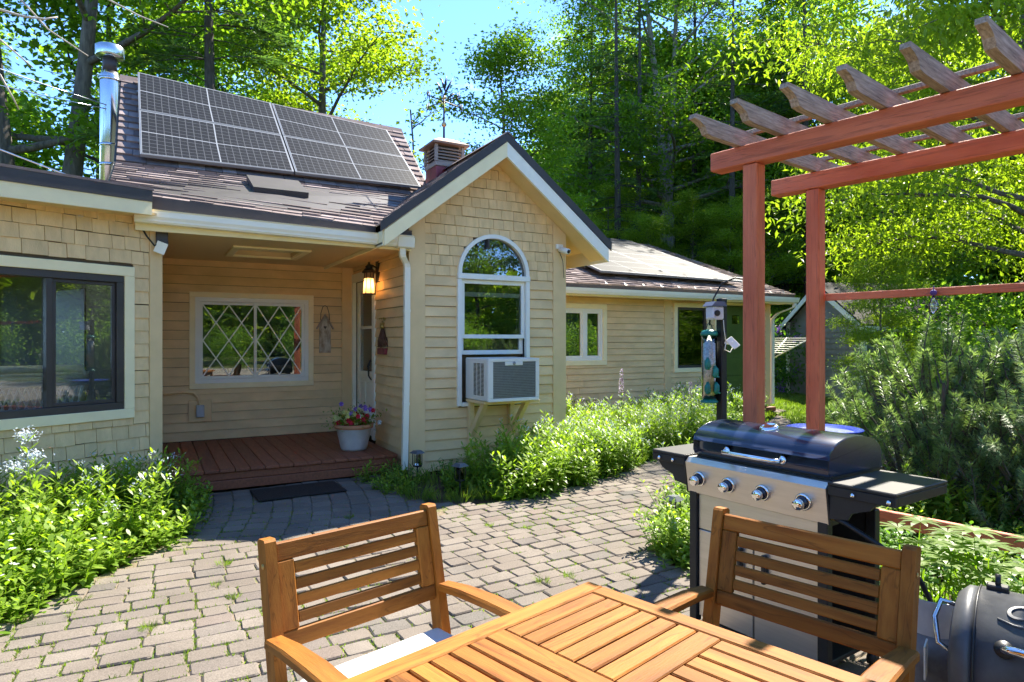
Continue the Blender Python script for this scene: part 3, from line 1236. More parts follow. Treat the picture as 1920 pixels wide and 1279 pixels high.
m.box((2.2, RV + 0.102, 0.2), (8.9, RV + 3.5, 2.34))
m.f = [q[::-1] for q in m.f]
m.build('room', M['interior'], RW)
gd = part('garden_door')
casing(gd, (0, RV), 0, dr[0], dr[1], dr[2], dr[3], 0.08, 0.034, M['cream'])
M['greendoor'] = surf('green_paint', (0.075, 0.115, 0.02), 0.5, 0.15, 4)
m = MB()
wbox(m, (0, RV), 0, (dr[0] + 0.01, 0.02, dr[2] + 0.01), (dr[1] - 0.01, 0.06, dr[3] - 0.01))
m.build('door_slab', M['greendoor'], gd)
for (c, e) in ((0.25, 0.62), (0.72, 1.10), (1.2, 1.6)):
    m = MB()
    wbox(m, (0, RV), 0, (7.72, 0.008, c), (8.4, 0.019, e), 0.01)
    m.build('panel', M['greendoor'], gd)
m = MB()
wbox(m, (0, RV), 0, (7.95, 0.006, 1.78), (8.17, 0.019, 1.96), 0.006)
m.build('pane', M['glass_dark'], gd)
st = part('door_step')
m = MB()
m.bbox((7.3, 2.28, 0.0), (8.75, 2.66, 0.085), 0.006)
m.build('tread', M['deck'], st)

# right wing roof, gutter
RR = part('bedroom_roof')
RS = 0.36
ev, evz = 2.30, 2.40
rz = lambda v: evz + (v - ev) * RS
RVv = 6.9
m = MB()
slab(m, (1.95, ev, rz(ev)), (RE + 0.30, ev, rz(ev)), (RE + 0.30, RVv, rz(RVv)), (1.95, RVv, rz(RVv)), 0.11)
slab(m, (1.95, RVv, rz(RVv)), (RE + 0.30, RVv, rz(RVv)), (RE + 0.30, 9.0, 3.0), (1.95, 9.0, 3.0), 0.11)
m.build('roof_deck', M['darkedge'], RR)
quad_field(RR, (1.95, ev, rz(ev)), (RE + 0.32, ev, rz(ev)), (RE + 0.32, RVv, rz(RVv)), (1.95, RVv, rz(RVv)), 8, 0.14)
m = MB()
m.prism([(RE - 0.05, RV, 2.3), (RE - 0.05, RVv, rz(RVv) - 0.12), (RE - 0.05, 8.5, 3.0), (RE - 0.05, 8.5, 2.3)], (0.04, 0, 0))
m.build('end_gable', M['siding'], RR)
m = MB()
prof2 = [(2.275, 0.0), (2.275, -0.10), (2.20, -0.10), (2.178, -0.05), (2.172, 0.0), (2.186, -0.004), (2.192, -0.088), (2.262, -0.088), (2.262, 0.0)]
n = len(prof2)
a = [(2.0, y, 2.325 + z) for y, z in prof2]
b = [(RE + 0.30, y, 2.335 + z) for y, z in prof2]
m.add(a + b, [(i, (i + 1) % n, n + (i + 1) % n, n + i) for i in range(n)] + [tuple(range(n))[::-1], tuple(range(n, 2 * n))])
m.build('gutter', M['gutter'], RR)
m = MB()
m.box((2.0, 2.277, 2.20), (RE + 0.28, 2.30, 2.286))
m.build('fascia', M['cream'], RR)
m = MB()
m.box((2.0, 2.302, 2.215), (RE + 0.27, 2.69, 2.235))
m.build('soffit', M['soffit'], RR)
m = MB()
rect_tube(m, [(RE + 0.22, 2.225, 2.22), (RE + 0.21, 2.24, 2.14), (RE + 0.10, 2.55, 2.02), (RE + 0.06, 2.66, 1.9), (RE + 0.06, 2.66, 0.1)], 0.06, 0.06)
m.build('downspout', M['gutter'], RR)
M['greyclip'] = surf('cable_clip_grey', (0.2, 0.2, 0.2), 0.5)
for i in range(12):
    m = MB()
    u = 4.4 + i * 0.42
    m.prism([(u, ev - 0.012, rz(ev) + 0.012), (u + 0.05, ev - 0.012, rz(ev) + 0.012), (u + 0.03, ev + 0.06, rz(ev) + 0.06)], (0.01, 0.01, 0.012))
    m.build('cable_clip', M['greyclip'], RR)
# ================================================================== ground
def groundmat(name, stops, scale, bump=0.5, rough=0.95):
    m_, nt, b = new_mat(name)
    L = nt.links
    pos = N(nt, 'ShaderNodeNewGeometry').outputs['Position']
    nz = N(nt, 'ShaderNodeTexNoise', Scale=scale, Detail=8.0, Roughness=0.65)
    L.new(pos, nz.inputs['Vector'])
    cr = N(nt, 'ShaderNodeValToRGB')
    cr.color_ramp.elements[0].position, cr.color_ramp.elements[0].color = stops[0][0], (*stops[0][1], 1)
    cr.color_ramp.elements[1].position, cr.color_ramp.elements[1].color = stops[-1][0], (*stops[-1][1], 1)
    for p, c in stops[1:-1]:
        e = cr.color_ramp.elements.new(p)
        e.color = (*c, 1)
    L.new(nz.outputs['Fac'], cr.inputs['Fac'])
    L.new(cr.outputs[0], b.inputs['Base Color'])
    b.inputs['Roughness'].default_value = rough
    b.inputs['Specular IOR Level'].default_value = 0.2
    n2 = N(nt, 'ShaderNodeTexNoise', Scale=scale * 9, Detail=4.0)
    L.new(pos, n2.inputs['Vector'])
    bp = N(nt, 'ShaderNodeBump', Strength=bump, Distance=0.03)
    L.new(n2.outputs['Fac'], bp.inputs['Height'])
    L.new(bp.outputs[0], b.inputs['Normal'])
    return m_


M['lawn'] = groundmat('lawn', [(0.3, (0.09, 0.13, 0.016)), (0.55, (0.14, 0.20, 0.03)), (0.75, (0.19, 0.23, 0.05))], 2.2)
M['soil'] = groundmat('bed_soil', [(0.3, (0.035, 0.022, 0.014)), (0.55, (0.085, 0.058, 0.04)), (0.75, (0.17, 0.125, 0.085))], 7)
M['litter'] = groundmat('forest_floor', [(0.3, (0.03, 0.04, 0.012)), (0.5, (0.07, 0.09, 0.025)), (0.7, (0.12, 0.10, 0.05))], 1.2)
M['joint'] = groundmat('sandy_joint', [(0.34, (0.05, 0.10, 0.015)), (0.44, (0.12, 0.13, 0.05)), (0.52, (0.16, 0.125, 0.085)), (0.7, (0.24, 0.19, 0.14))], 3.2, 0.8)

m = MB()
m.add([(-600, -600, -0.06), (600, -600, -0.06), (600, 600, -0.06), (-600, 600, -0.06)], [(0, 1, 2, 3)])
o = m.build('ground', M['litter'])
o['kind'] = 'structure'
m = MB()
m.add([(-12, -14, -0.045), (24, -14, -0.045), (24, 16, -0.045), (-12, 16, -0.045)], [(0, 1, 2, 3)])
o = m.build('lawn', M['lawn'])
o['kind'] = 'structure'

m = MB()  # pale ground out of view, added to bounce sunlight onto the shaded house front
m.add([(-22, -26, -0.04), (14, -26, -0.04), (14, -8.7, -0.04), (-22, -8.7, -0.04)], [(0, 1, 2, 3)])
M['bounce_ground'] = groundmat('bounce_gravel', [(0.3, (0.20, 0.175, 0.14)), (0.55, (0.29, 0.255, 0.205)), (0.75, (0.38, 0.34, 0.28))], 9, 0.6)
o = m.build('bounce_gravel', M['bounce_ground'])
o['kind'] = 'structure'
PATH_PX = [(-700, 1400), (-350, 1260), (0, 1168), (60, 1142), (130, 1100), (250, 1052), (330, 1005), (352, 960), (362, 930), (710, 888), (716, 902), (745, 922),
           (790, 940), (880, 946), (1000, 930), (1100, 905), (1180, 880), (1240, 852), (1330, 822), (1440, 792), (1470, 768)]
PATH = [tuple(G(*p)[:2]) for p in PATH_PX]
PATH[9] = (-0.05, 0.125)
PATH[8] = (-2.44, 0.125)
PATH += [tuple(G(*p)[:2]) for p in [(1440, 762), (1490, 802), (1400, 845), (1330, 872), (1305, 905), (1295, 940), (1245, 985), (1232, 1040), (1290, 1092)]]
PATH[-10 - 0:-9] = PATH[-10:-9]
PATH += [(0.62, -3.95), (0.72, -5.0), (0.9, -8.6), (-6.5, -8.8)]


def inside(p, poly):
    x, y = p
    c = False
    j = len(poly) - 1
    for i in range(len(poly)):
        (xi, yi), (xj, yj) = poly[i], poly[j]
        if (yi > y) != (yj > y) and x < (xj - xi) * (y - yi) / (yj - yi) + xi:
            c = not c
        j = i
    return c


bm = bmesh.new()
bm.faces.new([bm.verts.new((p[0], p[1], -0.009)) for p in PATH])
bmesh.ops.triangulate(bm, faces=bm.faces[:])
bmesh.ops.recalc_face_normals(bm, faces=bm.faces[:])
if bm.faces[:][0].normal.z < 0:
    bmesh.ops.reverse_faces(bm, faces=bm.faces[:])
m = MB()
m.from_bm(bm)
patio = m.build('patio', M['joint'])
tag(patio, 'grey-tan tumbled paver patio and path', None, None, 'structure')

m = MB()
m.add([(-9, -9, -0.03), (7.2, -9, -0.03), (7.2, 2.75, -0.03), (-9, 2.75, -0.03)], [(0, 1, 2, 3)])
o = m.build('garden_bed', M['soil'])
o['kind'] = 'structure'

# ---- pavers
mp_, nt, b = new_mat('paver_stone')
L = nt.links
pos = N(nt, 'ShaderNodeNewGeometry').outputs['Position']
inf = N(nt, 'ShaderNodeObjectInfo')
att = N(nt, 'ShaderNodeAttribute', attribute_name='tint')
rsum = N(nt, 'ShaderNodeMath', operation='ADD')
L.new(inf.outputs['Random'], rsum.inputs[0])
L.new(att.outputs['Fac'], rsum.inputs[1])
fr = N(nt, 'ShaderNodeMath', operation='FRACT')
L.new(rsum.outputs[0], fr.inputs[0])
cr = N(nt, 'ShaderNodeValToRGB')
cols = [(0.0, (0.134, 0.112, 0.092)), (0.25, (0.15, 0.127, 0.105)), (0.5, (0.158, 0.136, 0.114)), (0.7, (0.14, 0.116, 0.095)), (0.86, (0.122, 0.11, 0.096)), (0.94, (0.138, 0.108, 0.09)), (1.0, (0.098, 0.09, 0.081))]
for p, c in cols[1:-1]:
    e = cr.color_ramp.elements.new(p)
    e.color = (*c, 1)
cr.color_ramp.elements[0].color = (*cols[0][1], 1)
cr.color_ramp.elements[-1].color = (*cols[-1][1], 1)
L.new(fr.outputs[0], cr.inputs['Fac'])
nz = N(nt, 'ShaderNodeTexNoise', Scale=2.2, Detail=5.0)
L.new(pos, nz.inputs['Vector'])
n2 = N(nt, 'ShaderNodeTexNoise', Scale=170.0, Detail=3.0)
L.new(pos, n2.inputs['Vector'])
n3 = N(nt, 'ShaderNodeTexNoise', Scale=24.0, Detail=5.0)
L.new(pos, n3.inputs['Vector'])
mr = N(nt, 'ShaderNodeMapRange')
mr.inputs['From Min'].default_value, mr.inputs['From Max'].default_value = 0.3, 0.7
mr.inputs['To Min'].default_value, mr.inputs['To Max'].default_value = 0.72, 1.28
L.new(n2.outputs['Fac'], mr.inputs['Value'])
mr2 = N(nt, 'ShaderNodeMapRange')
mr2.inputs['From Min'].default_value, mr2.inputs['From Max'].default_value = 0.3, 0.7
mr2.inputs['To Min'].default_value, mr2.inputs['To Max'].default_value = 0.84, 1.14
L.new(nz.outputs['Fac'], mr2.inputs['Value'])
mu = N(nt, 'ShaderNodeMath', operation='MULTIPLY')
L.new(mr.outputs[0], mu.inputs[0])
L.new(mr2.outputs[0], mu.inputs[1])
hs = N(nt, 'ShaderNodeHueSaturation')
L.new(mu.outputs[0], hs.inputs['Value'])
L.new(cr.outputs[0], hs.inputs['Color'])
L.new(hs.outputs[0], b.inputs['Base Color'])
b.inputs['Roughness'].default_value = 0.92
b.inputs['Specular IOR Level'].default_value = 0.2
hsum = N(nt, 'ShaderNodeMath', operation='MULTIPLY_ADD')
hsum.inputs[1].default_value = 2.5
L.new(n3.outputs['Fac'], hsum.inputs[0])
L.new(n2.outputs['Fac'], hsum.inputs[2])
bp = N(nt, 'ShaderNodeBump', Strength=0.35, Distance=0.002)
L.new(hsum.outputs[0], bp.inputs['Height'])
L.new(bp.outputs[0], b.inputs['Normal'])
M['paver'] = mp_


def paver_geo(seed):
    """tumbled block: plan 1 x 1 with nibbled corners, rounded top edge, z top at 0"""
    r = random.Random(seed)
    ring = []
    for (cx_, cy_) in ((-1, -1), (1, -1), (1, 1), (-1, 1)):
        k = r.uniform(0.10, 0.2)
        k2 = r.uniform(0.10, 0.2)
        a = (cx_ * 0.5, cy_ * (0.5 - k2 / 2))
        bq = (cx_ * (0.5 - k / 2), cy_ * 0.5)
        ring += [a, bq] if cx_ * cy_ < 0 else [bq, a]
    # keep counter-clockwise
    ring = sorted(ring, key=lambda q: math.atan2(q[1], q[0]))
    ring = [(x + r.uniform(-0.012, 0.012), y + r.uniform(-0.012, 0.012)) for x, y in ring]
    n = len(ring)
    V = [(x, y, -0.05) for x, y in ring] + [(x, y, -0.007) for x, y in ring] + [(x * 0.93, y * 0.92, r.uniform(-0.001, 0.001)) for x, y in ring] + [(0, 0, 0.0015)]
    Fq = []
    for lvl in (0, 1):
        Fq += [(lvl * n + i, lvl * n + (i + 1) % n, (lvl + 1) * n + (i + 1) % n, (lvl + 1) * n + i) for i in range(n)]
    Ft = [(2 * n + i, 2 * n + (i + 1) % n, 3 * n) for i in range(n)]
    return V, Fq + Ft


PGEO = [paver_geo(40 + i) for i in range(7)]
PMESH = []
for V, Fq in PGEO:
    me = bpy.data.meshes.new('paver')
    me.from_pydata(V, [], Fq)
    me.materials.append(M['paver'])
    PMESH.append(me)
rng = random.Random(77)
CENT = (-3.55, 1.9)          # the courses near the porch bend round the left-hand bed


def place_all():
    out = []
    # zone A: straight courses parallel to the house
    y = -8.6
    while y < 2.3:
        h = 0.128
        x = -6.6 - rng.uniform(0, 0.2)
        while x < 9.2:
            w = rng.choice((0.135, 0.175, 0.19, 0.21, 0.225)) * rng.uniform(0.96, 1.05)
            cx_, cy_ = x + w / 2, y + h / 2
            x += w
            wob = 0.06 * math.sin(cx_ * 1.1 + 0.6) + 0.02 * math.sin(cx_ * 3.1 + y)
            p = (cx_, cy_ + wob)
            if not inside(p, PATH):
                continue
            if p[1] > -1.62 and p[0] < -0.25:
                continue
            out.append((p[0], p[1], w, h, 0.066 * math.cos(p[0] * 1.1 + 0.6) + rng.uniform(-0.035, 0.035)))
        y += h
    # zone B: courses fanning from the porch step
    y = -1.75
    k = 0
    x = -2.6
    while x < -0.25:
        w = 0.165
        y = -1.66 + rng.uniform(0, 0.06)
        while y < 0.1:
            h = rng.choice((0.12, 0.15, 0.17))
            bend = 0.35 * ((y - 0.1) / 1.8) ** 2
            p = (x + w / 2 - bend * 0.9, y + h / 2)
            y += h
            if inside(p, PATH):
                out.append((p[0], p[1], w, h, 0.35 * (0.1 - y) / 1.8 * -1.0 + rng.uniform(-0.03, 0.03)))
        x += w
    return out


PV = place_all()


def view_key(p):
    d = np.array([p[0], p[1], 0]) - CAM
    z = float(d @ FWD)
    x = float(d @ RIGHT)
    if z < 0.6:
        return 1e9
    px, py = CX + FPX * x / z, CY + FPX * 1.45 / z
    vis = -60 < px < 1980 and py < 1330
    # hidden under the table, grill or deep right corner
    if px > 1290 and py > 1000:
        vis = False
    if 520 < px < 1300 and py > 1235:
        vis = False
    return z if vis else 1e6 + z


PV.sort(key=view_key)
GAP = 0.0075
for (x, y, w, h, a) in PV[:300]:
    o = bpy.data.objects.new('paver', rng.choice(PMESH))
    o.location = (x, y, rng.uniform(-0.004, 0.005))
    o.rotation_euler = (rng.uniform(-0.012, 0.012), rng.uniform(-0.012, 0.012), a + (math.pi if rng.random() < 0.5 else 0))
    o.scale = (w - GAP, h - GAP, 1)
    link(o, patio)
m = MB()
tints = []
for (x, y, w, h, a) in PV[300:]:
    V, Fq = rng.choice(PGEO)
    Mx = Matrix.Translation((x, y, rng.uniform(-0.004, 0.005))) @ Matrix.Rotation(a, 4, 'Z') @ Matrix.Diagonal((w - GAP, h - GAP, 1, 1))
    m.add([Mx @ Vector(q) for q in V], Fq)
    tints += [rng.random()] * len(Fq)
me = m.mesh('paver')
at = me.attributes.new('tint', 'FLOAT', 'FACE')
at.data.foreach_set('value', tints)
me.materials.append(M['paver'])
stuff(link(bpy.data.objects.new('far_pavers', me), patio))
# ================================================================== foliage geometry
def leaf_arrays(P, D, U, Ls, W, fold=0.18, curl=0.0):
    """diamond leaves: P base, D direction, U up-ish normal (all N x 3), length, width -> verts, triangles"""
    n = len(P)
    D = D / np.maximum(np.linalg.norm(D, axis=1, keepdims=True), 1e-6)
    Sd = np.cross(D, U)
    Sd /= np.maximum(np.linalg.norm(Sd, axis=1, keepdims=True), 1e-6)
    Nn = np.cross(Sd, D)
    Ls, W = Ls[:, None], W[:, None]
    midp = P + D * Ls * 0.45
    a = midp + Sd * W * 0.5 + Nn * W * fold
    c = midp - Sd * W * 0.5 + Nn * W * fold
    tip = P + D * Ls - Nn * Ls * curl
    V = np.stack([P, a, tip, c], 1).reshape(-1, 3)
    k = np.arange(n)[:, None] * 4
    T = np.concatenate([k + np.array([[0, 1, 2]]), k + np.array([[0, 2, 3]])], 1).reshape(-1, 3)
    return V, T


def blade_arrays(P, D, U, Ls, W, droop):
    """long arching leaves in two segments"""
    n = len(P)
    D = D / np.maximum(np.linalg.norm(D, axis=1, keepdims=True), 1e-6)
    Sd = np.cross(D, U)
    Sd /= np.maximum(np.linalg.norm(Sd, axis=1, keepdims=True), 1e-6)
    Ls, W = Ls[:, None], W[:, None]
    dr = np.asarray(droop).reshape(-1, 1) * np.ones((n, 1))
    down = np.array([[0, 0, -1.0]])
    m1 = P + D * Ls * 0.4 + down * dr * Ls * 0.12
    m2 = P + D * Ls * 0.72 + down * dr * Ls * 0.38
    tip = P + D * Ls * 0.97 + down * dr * Ls * 0.75
    V = np.stack([P, m1 + Sd * W * 0.5, m1 - Sd * W * 0.5, m2 + Sd * W * 0.42, m2 - Sd * W * 0.42, tip], 1).reshape(-1, 3)
    k = np.arange(n)[:, None] * 6
    T = np.concatenate([k + np.array([q]) for q in ([[0, 2, 1][0], 2, 1], [1, 2, 4], [1, 4, 3], [3, 4, 5])], 1).reshape(-1, 3)
    return V, T


class Leaves:
    def __init__(self):
        self.V, self.T, self.t, self.n = [], [], [], 0

    def add(self, V, T, tint, per):
        self.V.append(V)
        self.T.append(T + self.n)
        self.n += len(V)
        self.t.append(np.repeat(tint, per))

    def mesh(self, name, mat):
        return np_mesh(name, np.concatenate(self.V), np.concatenate(self.T), mat, np.concatenate(self.t))


def bark(name, c1, c2, scale=14):
    return surf(name, c1, 0.9, 0.3, scale, (1, 1, 0.22), 0.9, 22, col2=c2)


M['bark'] = bark('bark_grey', (0.05, 0.042, 0.035), (0.17, 0.145, 0.12))
M['bark_pale'] = bark('bark_pale', (0.10, 0.085, 0.07), (0.28, 0.25, 0.21))
M['bark_dark'] = bark('bark_dark', (0.03, 0.025, 0.022), (0.09, 0.075, 0.065))
M['bark_white'] = bark('bark_bleached', (0.35, 0.31, 0.26), (0.62, 0.57, 0.50))
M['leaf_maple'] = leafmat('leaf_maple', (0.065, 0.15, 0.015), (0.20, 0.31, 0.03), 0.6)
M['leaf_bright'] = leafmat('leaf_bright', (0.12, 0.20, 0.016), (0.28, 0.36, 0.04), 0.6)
M['leaf_cool'] = leafmat('leaf_cool', (0.085, 0.18, 0.028), (0.25, 0.38, 0.06), 0.6)
M['needle'] = leafmat('needle_dark', (0.045, 0.10, 0.026), (0.13, 0.22, 0.05), 0.4, 0.5, (1.2, 1.3, 0.7))
M['needle_mugo'] = leafmat('needle_mugo', (0.11, 0.20, 0.06), (0.36, 0.46, 0.21), 0.4, 0.4, (1.2, 1.3, 0.6))
M['leaf_bed'] = leafmat('leaf_bed', (0.085, 0.18, 0.015), (0.25, 0.36, 0.045), 0.5, 0.4)
M['leaf_dark'] = leafmat('leaf_dark', (0.045, 0.13, 0.02), (0.14, 0.27, 0.045), 0.4, 0.35)
M['grass'] = leafmat('grass_blade', (0.08, 0.15, 0.015), (0.21, 0.29, 0.045), 0.45, 0.45)
M['petal_white'] = leafmat('petal_white', (0.6, 0.61, 0.58), (0.75, 0.76, 0.75), 0.3, 0.5, (1, 1, 1))
M['petal_blue'] = leafmat('petal_blue', (0.45, 0.52, 0.62), (0.68, 0.74, 0.82), 0.3, 0.5, (1, 1, 1))
M['petal_purple'] = leafmat('petal_purple', (0.20, 0.09, 0.42), (0.38, 0.22, 0.62), 0.3, 0.5, (1, 1, 1))
M['petal_lupin'] = leafmat('petal_lupin', (0.28, 0.18, 0.34), (0.55, 0.45, 0.60), 0.3, 0.5, (1, 1, 1))
M['petal_red'] = leafmat('petal_red', (0.45, 0.01, 0.02), (0.62, 0.03, 0.05), 0.3, 0.5, (1, 1, 1))
M['petal_yellow'] = leafmat('petal_yellow', (0.62, 0.58, 0.14), (0.75, 0.72, 0.35), 0.3, 0.5, (1, 1, 1))


# ------------------------------------------------------------------ trees
def broadleaf(seed, H, r0, cb, R, limbs=14, leaves=18000, leaf=0.15, clump=0.5, leaders=None, droop=0.15, aspect=0.72, mat='leaf_maple', barkm='bark', lean=(0, 0), sparse=1.0, long_leaf=False):
    """returns (trunk mesh, crown mesh)"""
    r = np.random.RandomState(seed)
    tr = MB()
    stems = []
    if leaders is None:
        leaders = [(0, 0, 0)]

    def stem(base, top, r_a, r_b, k=8, wob=0.12):
        pts = []
        ph = r.uniform(0, 6, 2)
        for i in range(k + 1):
            t = i / k
            q = base * (1 - t) + top * t
            q = q + np.array([math.sin(t * 4 + ph[0]) * wob * t, math.sin(t * 3.4 + ph[1]) * wob * t, 0])
            pts.append(q)
        return pts, [r_a * (1 - t) + r_b * t for t in np.linspace(0, 1, k + 1)]
    fork_t = leaders[0][2]
    base = np.array([0, 0, 0.0])
    if fork_t > 0:
        fk = np.array([lean[0] * fork_t, lean[1] * fork_t, H * fork_t])
        pts, rs = stem(base, fk, r0 * 1.15, r0 * 0.85, 5, 0.08)
        rs[0] *= 1.25
        tr.tube([tuple(p) for p in pts], rs, 10, caps=False)
        for (dx, dy, _) in leaders:
            top = np.array([lean[0] + dx, lean[1] + dy, H * 0.97])
            stems.append(stem(pts[-1], top, r0 * 0.62, 0.02, 9, 0.3))
    else:
        for (dx, dy, _) in leaders:
            b0 = base + np.array([dx * 0.12, dy * 0.12, 0])
            top = np.array([lean[0] + dx, lean[1] + dy, H * 0.97])
            st = stem(b0, top, r0, 0.02, 10, 0.18)
            st[1][0] *= 1.3
            stems.append(st)
    for pts, rs in stems:
        tr.tube([tuple(p) for p in pts], rs, 9, caps=False)
    cen = []
    for i in range(limbs):
        pts, rs = stems[i % len(stems)]
        s = (i + r.uniform(0.1, 0.9)) / limbs
        zt = H * (cb + (0.97 - cb) * s)
        zs = np.array([p[2] for p in pts])
        if zt < zs[0]:
            zt = zs[0] + 0.3
        P0 = np.array([np.interp(zt, zs, [p[j] for p in pts]) for j in range(3)])
        ra = float(np.interp(zt, zs, rs))
        az = i * 2.39996 + r.uniform(-0.5, 0.5)
        prof = math.sqrt(max(0.06, 1 - (1.55 * s - 0.62) ** 2))
        ln = R * prof * r.uniform(0.75, 1.12)
        rise = 0.15 + 0.55 * s + r.uniform(-0.1, 0.15)
        d = np.array([math.cos(az), math.sin(az), rise])
        d /= np.linalg.norm(d)
        lp = [P0]
        q = P0.copy()
        dd = d.copy()
        for k in range(6):
            dd = dd + np.array([r.uniform(-.22, .22), r.uniform(-.22, .22), r.uniform(-.12, .16) - droop * k * 0.12])
            dd /= np.linalg.norm(dd)
            q = q + dd * ln / 6
            lp.append(q)
        rb = max(0.02, ra * 0.55)
        tr.tube([tuple(p) for p in lp], [rb * (1 - 0.85 * k / 6) for k in range(7)], 6, caps=False)
        for k in range(2, 7):
            for side in (-1, 1):
                if r.rand() < 0.12:
                    continue
                pd = lp[k] - lp[k - 1]
                pd /= np.linalg.norm(pd)
                sd = np.cross(pd, [0, 0, 1]) * side
                sv = pd * 0.5 + sd * r.uniform(0.5, 1.0) + np.array([0, 0, r.uniform(-0.25, 0.35)])
                sv /= np.linalg.norm(sv)
                sl_ = ln * r.uniform(0.18, 0.36) * (1.15 - k * 0.08)
                e = lp[k] + sv * sl_
                mdp = lp[k] + sv * sl_ * 0.5 + np.array([0, 0, 0.06])
                tr.tube([tuple(lp[k]), tuple(mdp), tuple(e)], [rb * 0.3, rb * 0.18, 0.006], 4, caps=False)
                cen += [(e, 1.0), (mdp, 0.8)]
        cen.append((lp[-1], 1.0))
        cen.append((lp[-2], 0.9))
    C0 = np.array([c for c, w in cen])
    idx = r.randint(0, len(C0), leaves)
    keep = r.rand(len(C0))[idx] > (0.0 if sparse >= 1 else 1 - sparse)
    idx = idx[keep]
    n = len(idx)
    off = r.normal(0, 1, (n, 3)) * np.array([clump, clump, clump * 0.55])
    P = C0[idx] + off
    D = r.normal(0, 1, (n, 3)) * np.array([1, 1, 0.45]) + np.array([0, 0, -0.35 if not long_leaf else -0.7])
    U = np.tile([0, 0, 1.0], (n, 1)) + r.normal(0, 0.45, (n, 3))
    Ls = leaf * r.uniform(0.65, 1.25, n)
    ct = r.rand(len(C0))[idx]
    tint = np.clip(0.55 * r.rand(n) + 0.45 * ct, 0, 1)
    lv = Leaves()
    V, T = leaf_arrays(P, D, U, Ls, Ls * aspect, 0.12, 0.1)
    lv.add(V, T, tint, 2)
    tm = tr.mesh('trunk')
    tm.materials.append(M[barkm])
    return tm, lv.mesh('crown', M[mat])


def conifer(seed, H, r0, R, cb=0.15, dens=1.0, needle=0.2, mat='needle', barkm='bark_dark', bare=0.0, droop=0.25, nw=0.045):
    r = np.random.RandomState(seed)
    tr = MB()
    ph = r.uniform(0, 6)
    pts = [(math.sin(t * 5 + ph) * 0.06, math.cos(t * 4 + ph) * 0.06, H * t) for t in np.linspace(0, 1, 9)]
    tr.tube(pts, [r0 * (1.15 if i == 0 else 1) * (1 - 0.93 * i / 8) for i in range(9)], 9, caps=False)
    Ps, Ds = [], []
    z = H * cb
    step = 0.42 / dens
    while z < H * 0.985:
        s = (z / H - cb) / (1 - cb)
        ln = R * (1 - s) ** 0.75 * r.uniform(0.7, 1.1) + 0.15
        for k in range(r.randint(3, 6)):
            az = r.uniform(0, 2 * math.pi)
            l = ln * r.uniform(0.6, 1.1)
            d = np.array([math.cos(az), math.sin(az), 0.12 - 0.1 * (1 - s)])
            q0 = np.array([0, 0, z])
            lp = [q0 + d * l * t + np.array([0, 0, -droop * l * t * t + 0.12 * l * max(0, t - 0.7)]) for t in (0, 0.3, 0.6, 0.85, 1.0)]
            tr.tube([tuple(p) for p in lp], [0.022 * (0.4 + l / R), 0.015, 0.01, 0.006, 0.003], 4, caps=False)
            if r.rand() < bare:
                continue
            nn = int(56 * l / 1.5 * dens) + 10
            tt = 0.18 + 0.82 * np.sqrt(r.rand(nn))
            xs = np.array([np.interp(tt, (0, 0.3, 0.6, 0.85, 1.0), [p[j] for p in lp]) for j in range(3)]).T
            side = np.cross(d, [0, 0, 1])
            sp = (r.rand(nn) - 0.5) * 2
            wid = 0.34 * l * (1.1 - tt) + 0.06
            xs = xs + side * (sp * wid)[:, None] + np.array([0, 0, -0.05]) * (np.abs(sp) * wid)[:, None] * 4
            dv = d * 0.8 + side * (sp * 0.9)[:, None] + r.normal(0, 0.25, (nn, 3))
            Ps.append(xs)
            Ds.append(dv)
        z += step * r.uniform(0.7, 1.3)
    P, D = np.concatenate(Ps), np.concatenate(Ds)
    n = len(P)
    U = np.tile([0, 0, 1.0], (n, 1)) + r.normal(0, 0.35, (n, 3))
    Ls = needle * r.uniform(0.6, 1.3, n)
    lv = Leaves()
    V, T = leaf_arrays(P, D, U, Ls, np.full(n, nw) * r.uniform(0.7, 1.3, n), 0.1, 0.15)
    lv.add(V, T, r.rand(n), 2)
    tm = tr.mesh('trunk')
    tm.materials.append(M[barkm])
    return tm, lv.mesh('crown', M[mat])


def plant_tree(proto, xy, name, label, rz=0.0, sc=1.0, group=None, cat='tree', z=-0.06):
    t = thing(name, label, cat, (xy[0], xy[1], z), rz, group)
    t.scale = (sc, sc, sc)
    link(bpy.data.objects.new('trunk', proto[0]), t)
    c = link(bpy.data.objects.new('crown', proto[1]), t)
    stuff(c)
    return t


P_twin = broadleaf(1, 16.5, 0.30, 0.34, 5.2, 24, 40000, 0.14, 0.5, leaders=[(-1.2, 0.3, 0), (1.6, 0.2, 0)], barkm='bark')
P_maple = broadleaf(2, 15.5, 0.24, 0.30, 3.6, 24, 34000, 0.135, 0.42, mat='leaf_bright')
P_big = broadleaf(3, 19.5, 0.33, 0.28, 5.5, 40, 76000, 0.138, 0.45, leaders=[(-1.6, 0.4, 0.33), (1.4, 0.3, 0.33)], barkm='bark_pale')
P_round = broadleaf(4, 10.9, 0.14, 0.30, 2.3, 22, 18000, 0.12, 0.36)
P_sap = broadleaf(6, 7.6, 0.05, 0.30, 1.3, 12, 900, 0.13, 0.2, mat='leaf_bright', sparse=0.55)
P_near = broadleaf(7, 9.2, 0.13, 0.24, 3.7, 34, 58000, 0.14, 0.38, mat='leaf_bright', droop=0.35, aspect=0.36, long_leaf=True)
P_side = broadleaf(8, 9.8, 0.12, 0.26, 3.0, 26, 26000, 0.15, 0.36, mat='leaf_bright', droop=0.3, aspect=0.4, long_leaf=True)
P_wood = broadleaf(9, 15.0, 0.18, 0.18, 3.6, 24, 22000, 0.19, 0.55, mat='leaf_cool', barkm='bark_dark')
